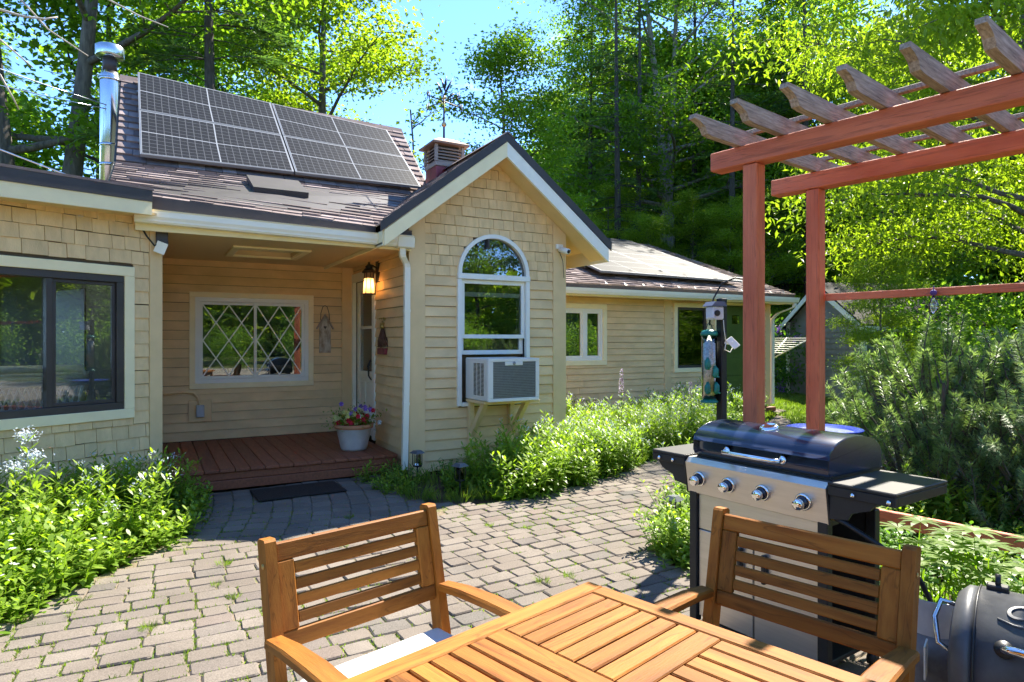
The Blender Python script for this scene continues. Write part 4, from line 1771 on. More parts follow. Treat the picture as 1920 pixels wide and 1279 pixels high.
P_wood2 = broadleaf(10, 13.0, 0.16, 0.12, 3.4, 24, 22000, 0.19, 0.5, mat='leaf_maple', barkm='bark_dark')
P_hem = conifer(11, 16.0, 0.20, 3.3, 0.22, 1.0, 0.24)
P_pine = conifer(12, 19.0, 0.19, 2.6, 0.12, 0.95, 0.25, bare=0.35)
P_spruce = conifer(13, 17.0, 0.17, 2.9, 0.05, 1.15, 0.26)

plant_tree(P_twin, AT(62, 14.5), 'maple_tree', 'tall maple with twin dark trunks behind the sunroom roof')
plant_tree(P_hem, AT(392, 15.0), 'hemlock_tree', 'feathery hemlock rising behind the solar panels', 0.4)
plant_tree(P_maple, AT(612, 20), 'maple_tree', 'yellow-green maple beside the open sky, behind the main roof ridge', 0.9)
plant_tree(P_wood2, AT(215, 19.5), 'maple_tree', 'leafy maple standing behind the metal stovepipe', 2.2, 1.2)
plant_tree(P_wood, AT(520, 24), 'maple_tree', 'dark green broadleaf between the hemlock and the yellow-green maple', 1.0, 0.95)
plant_tree(P_round, AT(940, 20.5), 'maple_tree', 'narrow young maple behind the weathervane', 0.3, 1.0)
plant_tree(P_sap, AT(765, 16.5), 'sapling', 'thin nearly bare sapling beside the cupola', 0.0, 1.0)
plant_tree(P_sap, AT(735, 18.5), 'sapling', 'spindly sapling with bare twig tips behind the main roof end', 2.0, 1.02)
plant_tree(P_big, AT(1252, 30.0), 'maple_tree', 'big spreading maple with pale forked trunk behind the bedroom wing', 0.2, 1.15)
for i, (x, d, s, lb) in enumerate(((1156, 26, 1.0, 'tall pine with bare lower trunk beside the big forked maple'),
                                   (1196, 28, 1.05, 'slender pine close behind the big forked maple trunk'),
                                   (1375, 25, 0.95, 'dark pine rising behind the bedroom wing roof end'),
                                   (1512, 28, 1.15, 'dark pine trunk behind the umbrella clothes dryer'))):
    plant_tree(P_pine, AT(x, d), 'pine_tree', lb, i * 1.7, s)
plant_tree(P_near, AT(1935, 13.4), 'willow_tree', 'bright yellow-green tree with long drooping leaves behind the pergola', 0.0, 1.28)
plant_tree(P_side, AT(1680, 25.0), 'willow_tree', 'lime green long-leaved tree near the grey shed', 1.1, 1.3)
plant_tree(P_side, AT(1655, 12.5), 'sapling', 'low leafy sapling in front of the grey shed', 0.6, 0.30)
plant_tree(P_near, AT(2420, 14.0), 'willow_tree', 'long-leaved tree past the far end of the pergola', 2.1, 1.05)
WOODS = [(1060, 38, 1), (1110, 32, 2), (1175, 40, 0), (1240, 34, 1), (1300, 32, 2), (1345, 37, 0), (1420, 33, 1), (1470, 30, 2), (1545, 34, 0), (1610, 38, 1),
         (1680, 40, 2), (1760, 34, 0), (1840, 38, 1), (1930, 33, 2), (2060, 32, 0), (2200, 34, 1), (2400, 30, 2), (1400, 44, 0), (1640, 41, 1), (1230, 46, 2), (1050, 48, 0), (1850, 39, 2)]
for i, (x, d, k) in enumerate(WOODS):
    pr = (P_wood, P_wood2, P_spruce)[k]
    lb = ('dark green broadleaf standing in the woods behind the house', 'mid green broadleaf standing in the woods behind the house', 'dark spruce standing in the woods behind the house')[k]
    plant_tree(pr, AT(x, d), ('broadleaf_tree', 'broadleaf_tree', 'spruce_tree')[k], lb, i * 1.3, 1.12 + 0.06 * (i % 5), 'trees of the woods behind the house')
for i, (x, d, s, lb) in enumerate(((1085, 37, 1.0, 'sunlit lime maple glimpsed between the pine trunks'), (1325, 35, 0.95, 'sunlit lime maple deep behind the bedroom roof end'), (1455, 31, 0.9, 'sunlit lime maple behind the clothes dryer'))):
    plant_tree(P_maple, AT(x, d), 'maple_tree', lb, i * 2.0, s)
for i, (x, d, s) in enumerate(((1075, 24, 0.42), (1140, 27, 0.5), (1215, 24.5, 0.4), (1300, 25, 0.45), (1370, 23.5, 0.4), (1430, 24, 0.45))):
    plant_tree(P_maple, AT(x, d), 'young_maple', 'young lime-green maple at the edge of the woods behind the bedroom wing', i * 1.7, s, 'young maples at the edge of the woods')
for i, (x, d, k) in enumerate(((-120, 24, 0), (-330, 21, 1), (330, 30, 0), (440, 33, 1), (-20, 30, 2), (180, 34, 2))):
    plant_tree((P_wood, P_wood2, P_spruce)[k], AT(x, d), 'broadleaf_tree' if k < 2 else 'spruce_tree', 'tree of the thin wood beyond the sunroom', i * 1.1, 0.95 + 0.06 * (i % 3), 'trees beyond the sunroom')
# trees on the garden side, seen only in the window glass
for i, (x, y, k) in enumerate(((-17, -30, 0), (-9, -33, 1), (-1, -31, 2), (7, -34, 0), (15, -29, 1), (-25, -22, 1), (25, -21, 0), (22, -27, 1), (-21, -27, 2), (-30, -8, 0), (28, -13, 2))):
    plant_tree((P_wood, P_wood2, P_spruce)[k], (x, y), 'broadleaf_tree' if k < 2 else 'spruce_tree', 'garden-side tree mirrored in the window panes', i * 0.9, 0.9 + 0.07 * (i % 3), 'garden-side trees')

# far woods closing the view to the right
r = np.random.RandomState(5)
n = 34000
an_ = r.uniform(RAD(-210), RAD(61), n)
ds = r.uniform(44, 60, n)
zz = np.where(an_ < RAD(-25), 7.0, 15.0) * r.rand(n) ** 0.8
Pw = CAM + np.stack([np.cos(an_), np.sin(an_), np.zeros(n)], 1) * ds[:, None]
Pw[:, 2] = zz
lv = Leaves()
V, T = leaf_arrays(Pw, r.normal(0, 1, (n, 3)), np.tile([0, 0, 1.], (n, 1)) + r.normal(0, .6, (n, 3)), r.uniform(1.0, 2.0, n), r.uniform(0.7, 1.3, n))
lv.add(V, T, r.rand(n), 2)
o = link(bpy.data.objects.new('far_woods', lv.mesh('far_woods', M['leaf_bright'])))
tag(o, 'far-off mass of woodland foliage behind the garden', 'woods', None, 'stuff')


# ------------------------------------------------------------------ bed plants
def clump(seed, n, h, spread, ll, lw, per, mat='leaf_bed', droop=0.5, lean=0.35, whorl=False, flower=None, fl_n=0, fl_mat=None, fr=0.03):
    """leafy stems; returns (foliage mesh, flower mesh or None)"""
    r = np.random.RandomState(seed)
    lv, fv = Leaves(), Leaves()
    for s in range(n):
        a, q = r.uniform(0, 2 * math.pi), spread * math.sqrt(r.rand())
        b = np.array([q * math.cos(a), q * math.sin(a), 0])
        hh = h * r.uniform(0.6, 1.08) * (1 - 0.25 * q / spread)
        ld = np.array([math.cos(a), math.sin(a), 0]) * lean * (0.3 + q / spread) + np.append(r.normal(0, 0.12, 2), 0)
        t = np.linspace(0.12, 1, per) + r.uniform(-0.02, 0.02, per)
        P = b + np.outer(t, [0, 0, 1]) * hh + np.outer(t ** 1.6, ld) * hh
        az = np.arange(per) * (2.4) + r.uniform(0, 6)
        up = 0.15 + 0.9 * t ** 2
        D = np.stack([np.cos(az), np.sin(az), up], 1)
        Ls = ll * r.uniform(0.75, 1.2, per) * (1.1 - 0.45 * t ** 2)
        V, T = blade_arrays(P, D, np.tile([0, 0, 1.], (per, 1)), Ls, Ls * lw / ll, droop * (1.2 - t))
        lv.add(V, T, np.clip(0.25 + 0.55 * t + r.normal(0, 0.15, per), 0, 1), 4)
        # stem as a pair of crossed slivers
        top = P[-1]
        V, T = blade_arrays(np.array([b, b]), np.array([top - b, top - b]), np.array([[1., 0.2, 0], [0, 1., 0.1]]), np.full(2, np.linalg.norm(top - b)), np.full(2, 0.008), np.zeros(2))
        lv.add(V, T, np.full(2, 0.5), 4)
        if flower == 'star' and r.rand() < 0.75:
            k = fl_n
            Pf = top + r.normal(0, fr, (k, 3)) * np.array([1, 1, 0.7]) + np.array([0, 0, fr * 0.5])
            V, T = leaf_arrays(Pf, r.normal(0, 1, (k, 3)), np.tile([0, 0, 1.], (k, 1)) + r.normal(0, .5, (k, 3)), r.uniform(0.014, 0.026, k), r.uniform(0.008, 0.014, k))
            fv.add(V, T, r.rand(k), 2)
        if flower == 'anemone' and r.rand() < 0.16:
            az = np.arange(5) * 2 * math.pi / 5 + r.uniform(0, 6)
            c = top + np.array([0, 0, 0.04])
            V, T = leaf_arrays(np.tile(c, (5, 1)), np.stack([np.cos(az), np.sin(az), np.full(5, 0.25)], 1), np.tile([0, 0, 1.], (5, 1)), np.full(5, 0.022), np.full(5, 0.018))
            fv.add(V, T, r.rand(5), 2)
    return lv.mesh('foliage', M[mat]), (fv.mesh('flowers', M[fl_mat]) if fv.V else None)


def tuft(seed, n, h, spread, w, mat='grass'):
    r = np.random.RandomState(seed)
    a = r.uniform(0, 2 * math.pi, n)
    q = spread * np.sqrt(r.rand(n))
    P = np.stack([q * np.cos(a), q * np.sin(a), np.zeros(n)], 1)
    D = np.stack([np.cos(a) * r.uniform(0.1, 0.7, n), np.sin(a) * r.uniform(0.1, 0.7, n), np.ones(n)], 1)
    lv = Leaves()
    V, T = blade_arrays(P, D, np.stack([np.sin(a), np.cos(a) * 0 + 0.3, np.zeros(n)], 1) + 0.01, h * r.uniform(0.6, 1.15, n), np.full(n, w), r.uniform(0.1, 0.6, n))
    lv.add(V, T, r.rand(n), 4)
    return lv.mesh('foliage', M[mat]), None


def rosette(seed, n, ll, lw, mat='leaf_bed'):
    """broad upright leaves from the ground"""
    r = np.random.RandomState(seed)
    a = r.uniform(0, 2 * math.pi, n)
    q = 0.10 * np.sqrt(r.rand(n))
    P = np.stack([q * np.cos(a), q * np.sin(a), np.zeros(n)], 1)
    D = np.stack([np.cos(a) * 0.7, np.sin(a) * 0.7, r.uniform(0.7, 1.4, n)], 1)
    lv = Leaves()
    Ls = ll * r.uniform(0.7, 1.15, n)
    V, T = blade_arrays(P, D, np.tile([0, 0, 1.], (n, 1)) + 0.01, Ls, Ls * lw / ll, r.uniform(0.3, 0.7, n))
    lv.add(V, T, r.rand(n), 4)
    return lv.mesh('foliage', M[mat]), None


def lupin_leafy(seed, n=9, h=0.5):
    """palmate leaves on long stalks"""
    r = np.random.RandomState(seed)
    lv = Leaves()
    for i in range(n):
        a = r.uniform(0, 2 * math.pi)
        q = r.uniform(0.03, 0.2)
        hh = h * r.uniform(0.55, 1.1)
        b = np.array([0.05 * math.cos(a), 0.05 * math.sin(a), 0])
        top = np.array([q * 1.6 * math.cos(a), q * 1.6 * math.sin(a), hh])
        V, T = blade_arrays(np.array([b, b]), np.array([top - b, top - b]), np.array([[1., 0.2, 0], [0, 1., 0.1]]), np.full(2, np.linalg.norm(top - b) * 1.03), np.full(2, 0.008), np.zeros(2))
        lv.add(V, T, np.full(2, 0.6), 4)
        k = r.randint(9, 12)
        az = np.arange(k) * 2 * math.pi / k + r.uniform(0, 1)
        D = np.stack([np.cos(az), np.sin(az), np.full(k, 0.28)], 1)
        Ls = r.uniform(0.085, 0.125, k)
        V, T = blade_arrays(np.tile(top, (k, 1)), D, np.tile([0, 0, 1.], (k, 1)), Ls, Ls * 0.22, np.full(k, 0.35))
        lv.add(V, T, 0.35 + 0.5 * r.rand(k), 4)
    return lv.mesh('foliage', M['leaf_maple']), None


PL = {
    'amsonia': [clump(20 + i, 30, 0.68, 0.22, 0.125, 0.027, 24, flower='star', fl_n=9, fl_mat='petal_blue', fr=0.022) for i in range(3)],
    'lance': [clump(30 + i, 30, 0.52, 0.24, 0.12, 0.032, 19, droop=0.7) for i in range(3)],
    'anemone': [clump(40 + i, 28, 0.38, 0.26, 0.105, 0.042, 13, droop=0.6, flower='anemone', fl_mat='petal_white') for i in range(2)],
    'low': [clump(50 + i, 30, 0.24, 0.26, 0.085, 0.032, 10, droop=0.6) for i in range(2)],
    'dark': [clump(60 + i, 26, 0.28, 0.26, 0.07, 0.03, 12, 'leaf_dark', droop=0.6) for i in range(2)],
    'tall': [clump(70, 3, 1.02, 0.05, 0.14, 0.022, 40, lean=0.12, flower='star', fl_n=150, fl_mat='petal_blue', fr=0.032), clump(71, 7, 0.66, 0.10, 0.12, 0.026, 26, lean=0.2)],
    'grass': [tuft(80 + i, 90, 0.24, 0.12, 0.007) for i in range(2)],
    'hosta': [rosette(90 + i, 22, 0.22, 0.07) for i in range(2)],
    'lupin': [lupin_leafy(95 + i) for i in range(3)],
}
rp = random.Random(12)


def bed_plant(kind, xy, label, group, sc=1.0, name=None, z=-0.03, i=None):
    fo, fl = PL[kind][i] if i is not None else rp.choice(PL[kind])
    nm = name or {'amsonia': 'bluestar_plant', 'lance': 'leafy_plant', 'anemone': 'anemone_plant', 'low': 'ground_cover_plant', 'dark': 'dark_leafy_plant', 'tall': 'bluestar_plant', 'grass': 'grass_tuft', 'hosta': 'broadleaf_plant', 'lupin': 'lupin_plant'}[kind]
    t = thing(nm, label, 'grass' if kind == 'grass' else 'plant', (xy[0], xy[1], z), rp.uniform(0, 6.28), group)
    t.scale = (sc, sc, sc * rp.uniform(0.9, 1.1))
    stuff(link(bpy.data.objects.new('foliage', fo), t))
    if fl is not None:
        stuff(link(bpy.data.objects.new('flowers', fl), t))
    return t


LBL = {'amsonia': 'bluestar clump with pale blue flower heads in the bed along the gable and bedroom walls',
       'lance': 'lance-leaved green clump in the bed along the gable and bedroom walls',
       'low': 'low ground cover clump edging the bed along the house',
       'grass': 'grassy tuft edging the bed along the house',
       'hosta': 'broad upright leaves at the paver edge of the house bed',
       'anemone': 'soft green clump in the bed along the house',
       'lupin': 'palmate-leaved lupin in the bed along the house',
       'dark': 'dark leafy clump in the shade of the house bed'}
# bed along the house: edge of the path given in pixels
EDGE = [G(*p)[:2] for p in [(722, 905), (760, 926), (800, 941), (880, 944), (950, 938), (1010, 928), (1060, 916), (1110, 902), (1160, 888), (1210, 868), (1245, 852), (1290, 836), (1340, 822), (1400, 806)]]
for i in range(len(EDGE) - 1):
    a, b = EDGE[i], EDGE[i + 1]
    seg = np.linalg.norm(b - a)
    tt = 0.0
    while tt < 1:
        p = a + (b - a) * tt + np.array([rp.uniform(-0.04, 0.04), rp.uniform(0.10, 0.22)])
        kd = 'hosta' if 4 <= i <= 6 and rp.random() < 0.7 else ('grass' if i < 4 and rp.random() < 0.65 else rp.choice(('low', 'low', 'grass', 'lance')))
        bed_plant(kd, p, LBL[kd], 'plants in the bed along the house', rp.uniform(0.75, 1.05))
        tt += 0.26 / max(seg, 0.1)
for (u, v0, v1) in [(0.35, -1.25, -0.25), (0.7, -1.2, -0.35), (1.05, -1.15, -0.35), (1.4, -1.05, -0.3), (1.75, -0.95, -0.25), (2.1, -0.8, 0.1), (2.5, -0.6, 1.2), (2.9, -0.35, 1.9), (3.35, -0.2, 2.2), (3.8, 0.05, 2.3), (4.3, 0.2, 2.35), (4.8, 0.45, 2.35), (5.3, 0.65, 2.35), (5.9, 0.9, 2.3), (6.5, 1.2, 2.3), (7.0, 1.5, 2.2)]:
    v = v0
    while v < v1:
        kd = rp.choice(('amsonia', 'amsonia', 'lance', 'lance', 'anemone')) if v > v0 + 0.1 else rp.choice(('lance', 'anemone', 'amsonia'))
        if u < 0.45:
            kd = 'low' if v < -0.7 else 'dark'
        bed_plant(kd, (u + rp.uniform(-0.12, 0.12), v + rp.uniform(-0.06, 0.06)), LBL[kd], 'plants in the bed along the house', rp.uniform(0.85, 1.12) * (0.95 if u < 1.2 else 1.0))
        v += rp.uniform(0.30, 0.40)
for (x, y) in ((0.12, -0.55), (-0.15, -0.45), (0.3, -0.9)):
    bed_plant('grass', (x, y), LBL['grass'], 'plants in the bed along the house', 1.25)
bed_plant('dark', (-0.12, -0.12), LBL['dark'], 'plants in the bed along the house', 0.7)
bed_plant('dark', (0.45, -0.16), LBL['dark'], 'plants in the bed along the house', 0.8)

# sunroom bed
LB2 = {'lance': 'lance-leaved clump in the sunny bed under the sunroom window', 'anemone': 'clump with small white flowers in the bed under the sunroom window',
       'low': 'low clump at the paver edge of the sunroom bed', 'grass': 'bright grass tuft in the bed under the sunroom window', 'amsonia': 'bluestar clump in the bed under the sunroom window'}
ED2 = [G(*p)[:2] for p in [(-120, 1215), (-40, 1185), (20, 1160), (70, 1138), (130, 1100), (190, 1075), (250, 1052), (300, 1025), (335, 1000), (352, 965), (362, 940)]]
for i in range(len(ED2) - 1):
    a, b = ED2[i], ED2[i + 1]
    tt = 0
    seg = np.linalg.norm(b - a)
    while tt < 1:
        p = a + (b - a) * tt
        for k, dist in enumerate((0.17, 0.45, 0.75, 1.1, 1.45)):
            q = p + np.array([-0.55, 0.83]) * dist + np.array([rp.uniform(-0.06, 0.06), rp.uniform(-0.06, 0.06)])
            # stop at the wall
            wv_ = (q[0] - LW0[0]) * -math.sin(LA) + (q[1] - LW0[1]) * math.cos(LA)
            if wv_ > -0.2 or q[0] > -2.15:
                continue
            kd = ('low', 'anemone', 'lance', 'lance', 'amsonia')[k] if rp.random() < 0.7 else rp.choice(('lance', 'low', 'anemone', 'amsonia', 'grass'))
            bed_plant(kd, q, LB2[kd], 'plants in the bed under the sunroom window', rp.uniform(0.8, 1.1))
        tt += 0.30 / max(seg, 0.1)
g1 = G(128, 1090)[:2]
bed_plant('grass', g1 + np.array([-0.03, 0.12]), LB2['grass'], 'plants in the bed under the sunroom window', 1.2)
bed_plant('tall', AT(72, 4.25), 'tall single bluestar stem topped by a pale flower head before the sunroom window', None, 1.0, i=0)
for (x, d) in ((318, 5.35), (335, 5.6), (232, 5.0)):
    bed_plant('tall', AT(x, d), 'upright lance-leaved stems by the corner of the porch', 'upright stems by the porch corner', 0.86, name='leafy_plant', i=1)

# bed round the grill and pergola
LB3 = {'low': 'low green clump growing under the pergola', 'dark': 'dark ground cover clump under the pine shrub', 'lupin': 'palmate-leaved lupin behind the propane tank', 'lance': 'lance-leaved clump under the pergola', 'grass': 'grass tuft under the pergola', 'anemone': 'soft green clump by the pergola post', 'amsonia': 'bluestar clump by the bird feeder pole'}
for (x, y) in [(1280, 945), (1265, 975), (1252, 1005), (1250, 1040), (1268, 1070), (1290, 1000), (1300, 960), (1305, 1040), (1330, 930)]:
    p = G(x, y)[:2] + np.array([0.16, 0.05])
    kd = rp.choice(('low', 'low', 'lance', 'anemone'))
    bed_plant(kd, p, {'low': 'low green clump beside the grill', 'lance': 'lance-leaved clump beside the grill', 'anemone': 'soft green clump beside the grill'}[kd], 'plants beside the grill', rp.uniform(0.6, 0.85))
u = 0.75
while u < 4.3:
    v = -6.4
    while v < -2.0:
        if u < 1.25:
            kd = rp.choice(('dark', 'dark', 'low')) if v < -4.4 else rp.choice(('low', 'lance', 'anemone', 'grass'))
        elif u < 2.2:
            kd = rp.choice(('dark', 'low', 'dark')) if v < -3.6 else rp.choice(('lance', 'anemone', 'amsonia', 'low'))
        else:
            kd = rp.choice(('dark', 'dark', 'low', 'lance'))
        p = (u + rp.uniform(-0.1, 0.1), v + rp.uniform(-0.1, 0.1))
        if not inside((p[0] - 0.15, p[1]), PATH):
            bed_plant(kd, p, LB3[kd], 'plants under and behind the pergola', rp.uniform(0.8, 1.1))
        v += 0.42
    u += 0.42
for (x, y, z, s) in ((1850, 1010, 0.0, 1.15), (1905, 1020, 0.0, 1.0), (1700, 985, 0.0, 1.15), (1740, 1000, 0, 1.0), (1890, 1090, 0, 1.1), (1800, 1060, 0, 0.9)):
    d = 3.4 if y < 1000 else 3.0
    bed_plant('lupin', AT(x, d), LB3['lupin'], 'lupins behind the propane tank', s)
for (x, d) in ((1840, 2.75), (1800, 2.9), (1900, 2.8)):
    bed_plant('grass', AT(x, d), 'bright grass shoots behind the barrel smoker', 'grass behind the smoker', 1.5)

# weeds between the pavers
for i in range(24):
    q = rp.choice(PV[:420])
    t = bed_plant('grass', (q[0] + q[2] / 2, q[1] + rp.uniform(-0.05, 0.05)), 'little weed tuft growing in a paver joint', 'weeds in the paver joints', rp.uniform(0.12, 0.3), name='weed_tuft', z=-0.012)

# moss and fine grass in the joints
r = np.random.RandomState(21)
Pj = []
for (x, y, w, h, a) in PV[:620]:
    gr_ = math.sin(x * 2.1 + 1.0) + math.sin(y * 2.7 + x) + 0.5 * math.sin(x * 5 - y * 3)
    k = int(max(0, 5 + 5 * gr_ + r.normal(0, 4)) * (1.5 if x < -1.2 else 0.8))
    for q in range(min(k, 22)):
        if r.rand() < 0.6:
            lx, ly = r.uniform(-0.5, 0.5) * w, (0.5 if r.rand() < 0.5 else -0.5) * h
        else:
            lx, ly = (0.5 if r.rand() < 0.5 else -0.5) * w, r.uniform(-0.5, 0.5) * h
        Pj.append((x + lx * math.cos(a) - ly * math.sin(a) + r.normal(0, 0.003), y + lx * math.sin(a) + ly * math.cos(a) + r.normal(0, 0.003), -0.012))
Pj = np.array(Pj)
Pj = np.repeat(Pj, 3, axis=0) + r.normal(0, 0.004, (len(Pj) * 3, 3)) * np.array([1, 1, 0])
n = len(Pj)
lv = Leaves()
V, T = leaf_arrays(Pj, np.tile([0, 0, 1.], (n, 1)) + r.normal(0, 0.55, (n, 3)), np.stack([r.normal(0, 1, n), r.normal(0, 1, n), np.zeros(n)], 1), r.uniform(0.012, 0.032, n), np.full(n, 0.005))
lv.add(V, T, r.rand(n), 2)
stuff(link(bpy.data.objects.new('joint_grass', lv.mesh('joint_grass', M['grass'])), patio))

# bare sapling at the end of the sunroom, its twigs reaching over
bt = thing('bare_sapling', 'pale leafless twigs reaching over from beside the sunroom', 'sapling', (*AT(-420, 3.4), -0.03))
b0 = np.array([*AT(-420, 3.4), -0.03])
def P3(x, y, d):
    return tuple(CAM + pray(x, y) * d - b0)
m = MB()
m.tube([(0, 0, 0), (0.03, 0.02, 1.2), (0.0, 0.05, 2.2), (0.1, 0.1, 3.1)], [0.035, 0.03, 0.022, 0.012], 7)
m.build('trunk', M['bark_pale'], bt)
for (pts, r0_) in (([(-420, 60, 3.4), (-200, -10, 3.6), (-60, 0, 3.8), (40, 30, 3.9), (85, 36, 3.9), (108, 32, 3.95)], 0.011),
                   ([(-420, 0, 3.4), (-150, -80, 3.7), (40, 0, 3.9), (90, 55, 4.0), (165, 105, 4.1)], 0.009),
                   ([(-420, 130, 3.4), (-200, 40, 3.5), (-60, 40, 3.6), (0, 74, 3.7), (62, 127, 3.8)], 0.009),
                   ([(-150, -80, 3.7), (60, -70, 4.0), (205, 0, 4.2), (262, 30, 4.3), (315, 51, 4.3)], 0.008),
                   ([(-200, 40, 3.5), (-60, 110, 3.6), (0, 140, 3.7), (25, 185, 3.7), (35, 205, 3.75)], 0.009)):
    m = MB()
    m.tube([P3(*q) for q in pts], [r0_ * (1 - 0.6 * i / (len(pts) - 1)) for i in range(len(pts))], 6)
    m.build('twig', M['bark_white'], bt)

# lupin flower spikes
def spike(xy, h, label, z0=0.0):
    t = thing('lupin_plant', label, 'flower', (xy[0], xy[1], z0))
    m = MB()
    m.tube([(0, 0, 0), (0.01, 0, h * 0.6), (0.0, 0.01, h)], [0.006, 0.005, 0.003], 5)
    m.build('stem', M['leaf_bed'], t)
    r = np.random.RandomState(int(h * 100))
    n = 150
    tt = r.rand(n)
    a = r.uniform(0, 6.28, n)
    rad = 0.028 * (1 - 0.75 * tt)
    P = np.stack([rad * np.cos(a), rad * np.sin(a), h * (0.72 + 0.32 * tt)], 1)
    V, T = leaf_arrays(P, np.stack([np.cos(a), np.sin(a), np.full(n, 0.5)], 1), np.tile([0, 0, 1.], (n, 1)), np.full(n, 0.022), np.full(n, 0.018))
    lv = Leaves()
    lv.add(V, T, r.rand(n), 2)
    stuff(link(bpy.data.objects.new('flowers', lv.mesh('flowers', M['petal_lupin'])), t))


spike(AT(1165, 8.6), 1.05, 'tall mauve lupin spike in front of the bedroom wall', -0.03)
spike(AT(1295, 9.2), 0.85, 'short violet lupin spike below the picture window', -0.03)

# mugo pine
def mugo(seed, n=330, R=1.15, H=1.6):
    r = np.random.RandomState(seed)
    tr = MB()
    lv = Leaves()
    for i in range(14):
        a = i * 2.4
        q = R * r.uniform(0.3, 0.85)
        e = (q * math.cos(a), q * math.sin(a), H * r.uniform(0.45, 0.8))
        tr.tube([(0.1 * math.cos(a), 0.1 * math.sin(a), 0), (q * 0.7 * math.cos(a), q * 0.7 * math.sin(a), H * 0.18), e], [0.035, 0.028, 0.012], 6, caps=False)
    for i in range(n):
        a = r.uniform(0, 2 * math.pi)
        q = R * math.sqrt(r.rand())
        zt = H * (1 - 0.55 * (q / R) ** 2.4) * (r.uniform(0.35, 1.0) if r.rand() < 0.65 else r.uniform(0.9, 1.12))
        out = np.array([math.cos(a), math.sin(a), 0])
        top = out * q + np.array([0, 0, zt])
        ax = out * (0.75 * q / R + r.normal(0, 0.18)) + np.array([r.normal(0, 0.15), r.normal(0, 0.15), 0.9])
        ax /= np.linalg.norm(ax)
        ln = r.uniform(0.20, 0.36)
        b = top - ax * ln - np.array([0, 0, 0.03])
        tr.tube([tuple(b - out * 0.10 - np.array([0, 0, 0.10])), tuple(b), tuple(top)], [0.010, 0.008, 0.004], 4, caps=False)
        nn = 150
        ts = r.rand(nn) ** 0.75
        P = b + np.outer(ts * ln, ax)
        rv = r.normal(0, 1, (nn, 3))
        rv -= np.outer(rv @ ax, ax)
        rv /= np.linalg.norm(rv, axis=1, keepdims=True)
        D = ax * (0.45 + 0.7 * (ts > 0.9))[:, None] + rv
        Ls = r.uniform(0.05, 0.08, nn)
        V, T = leaf_arrays(P, D, np.tile([0.3, 0.2, 1.], (nn, 1)), Ls, np.full(nn, 0.0075), 0.0, 0.05)
        sh = r.uniform(0, 0.45)
        lv.add(V, T, np.clip(sh + 0.45 * r.rand(nn) + 0.2 * (ts > 0.9), 0, 1), 2)
    tm = tr.mesh('branches')
    tm.materials.append(M['bark'])
    return tm, lv.mesh('needles', M['needle_mugo'])


P_mugo = mugo(3)


def plant_mugo(xy, rz, sc, label):
    t = thing('mugo_pine', label, 'shrub', (xy[0], xy[1], -0.03), rz)
    t.scale = (sc, sc, sc)
    link(bpy.data.objects.new('branches', P_mugo[0]), t)
    stuff(link(bpy.data.objects.new('needles', P_mugo[1]), t))


plant_mugo(AT(1760, 5.75), 0.0, 0.98, 'bushy mugo pine behind the low timber rail')
plant_mugo(AT(1990, 5.1), 2.0, 1.0, 'bushy mugo pine at the far end of the pergola rail')

# shrubs round the back lawn
def shrub(seed, R, H, n, leaf, mat, flowers=0, fmat=None):
    r = np.random.RandomState(seed)
    nc = 60
    C0 = r.normal(0, 1, (nc, 3))
    C0 /= np.linalg.norm(C0, axis=1, keepdims=True)
    C0 *= (0.55 + 0.45 * r.rand(nc))[:, None]
    C0 = C0 * np.array([R, R, H * 0.5]) + np.array([0, 0, H * 0.5])
    idx = r.randint(0, nc, n)
    P = C0[idx] + r.normal(0, 1, (n, 3)) * np.array([R * 0.16, R * 0.16, H * 0.09])
    P[:, 2] = np.abs(P[:, 2])
    lv = Leaves()
    Ls = leaf * r.uniform(0.7, 1.2, n)
    V, T = leaf_arrays(P, r.normal(0, 1, (n, 3)), np.tile([0, 0, 1.], (n, 1)) + r.normal(0, .5, (n, 3)), Ls, Ls * 0.5)
    lv.add(V, T, r.rand(n), 2)
    fm = None
    if flowers:
        fv = Leaves()
        for i in range(flowers):
            c = C0[r.randint(nc)] * 1.05
            k = 40
            Pf = c + r.normal(0, 0.07, (k, 3))
            V, T = leaf_arrays(Pf, r.normal(0, 1, (k, 3)), np.tile([0, 0, 1.], (k, 1)) + r.normal(0, .5, (k, 3)), np.full(k, 0.07), np.full(k, 0.05))
            fv.add(V, T, r.rand(k), 2)
        fm = fv.mesh('flowers', M[fmat])
    return lv.mesh('foliage', M[mat]), fm


S_rhodo = shrub(1, 1.5, 2.0, 5000, 0.12, 'leaf_dark', 34, 'petal_purple')
S_green = shrub(2, 1.4, 1.8, 5000, 0.11, 'leaf_cool')


def plant_shrub(pr, xy, label, sc, rz, group=None, name='shrub'):
    t = thing(name, label, 'shrub', (xy[0], xy[1], -0.05), rz, group)
    t.scale = (sc, sc, sc)
    stuff(link(bpy.data.objects.new('foliage', pr[0]), t))
    if pr[1] is not None:
        stuff(link(bpy.data.objects.new('flowers', pr[1]), t))


plant_shrub(S_rhodo, AT(1478, 18.5), 'purple flowering rhododendron behind the umbrella clothes dryer', 1.0, 0.5, None, 'rhododendron')
for i, (x, d, s) in enumerate(((1540, 18.5, 0.8), (1620, 17.5, 0.7), (1720, 15, 0.8), (1800, 13, 0.8), (1900, 11, 0.8), (1660, 19.5, 1.3), (1580, 22, 1.5))):
    plant_shrub(S_green, AT(x, d), 'leafy green shrub at the edge of the back lawn', s, i * 1.2, 'shrubs at the edge of the back lawn')

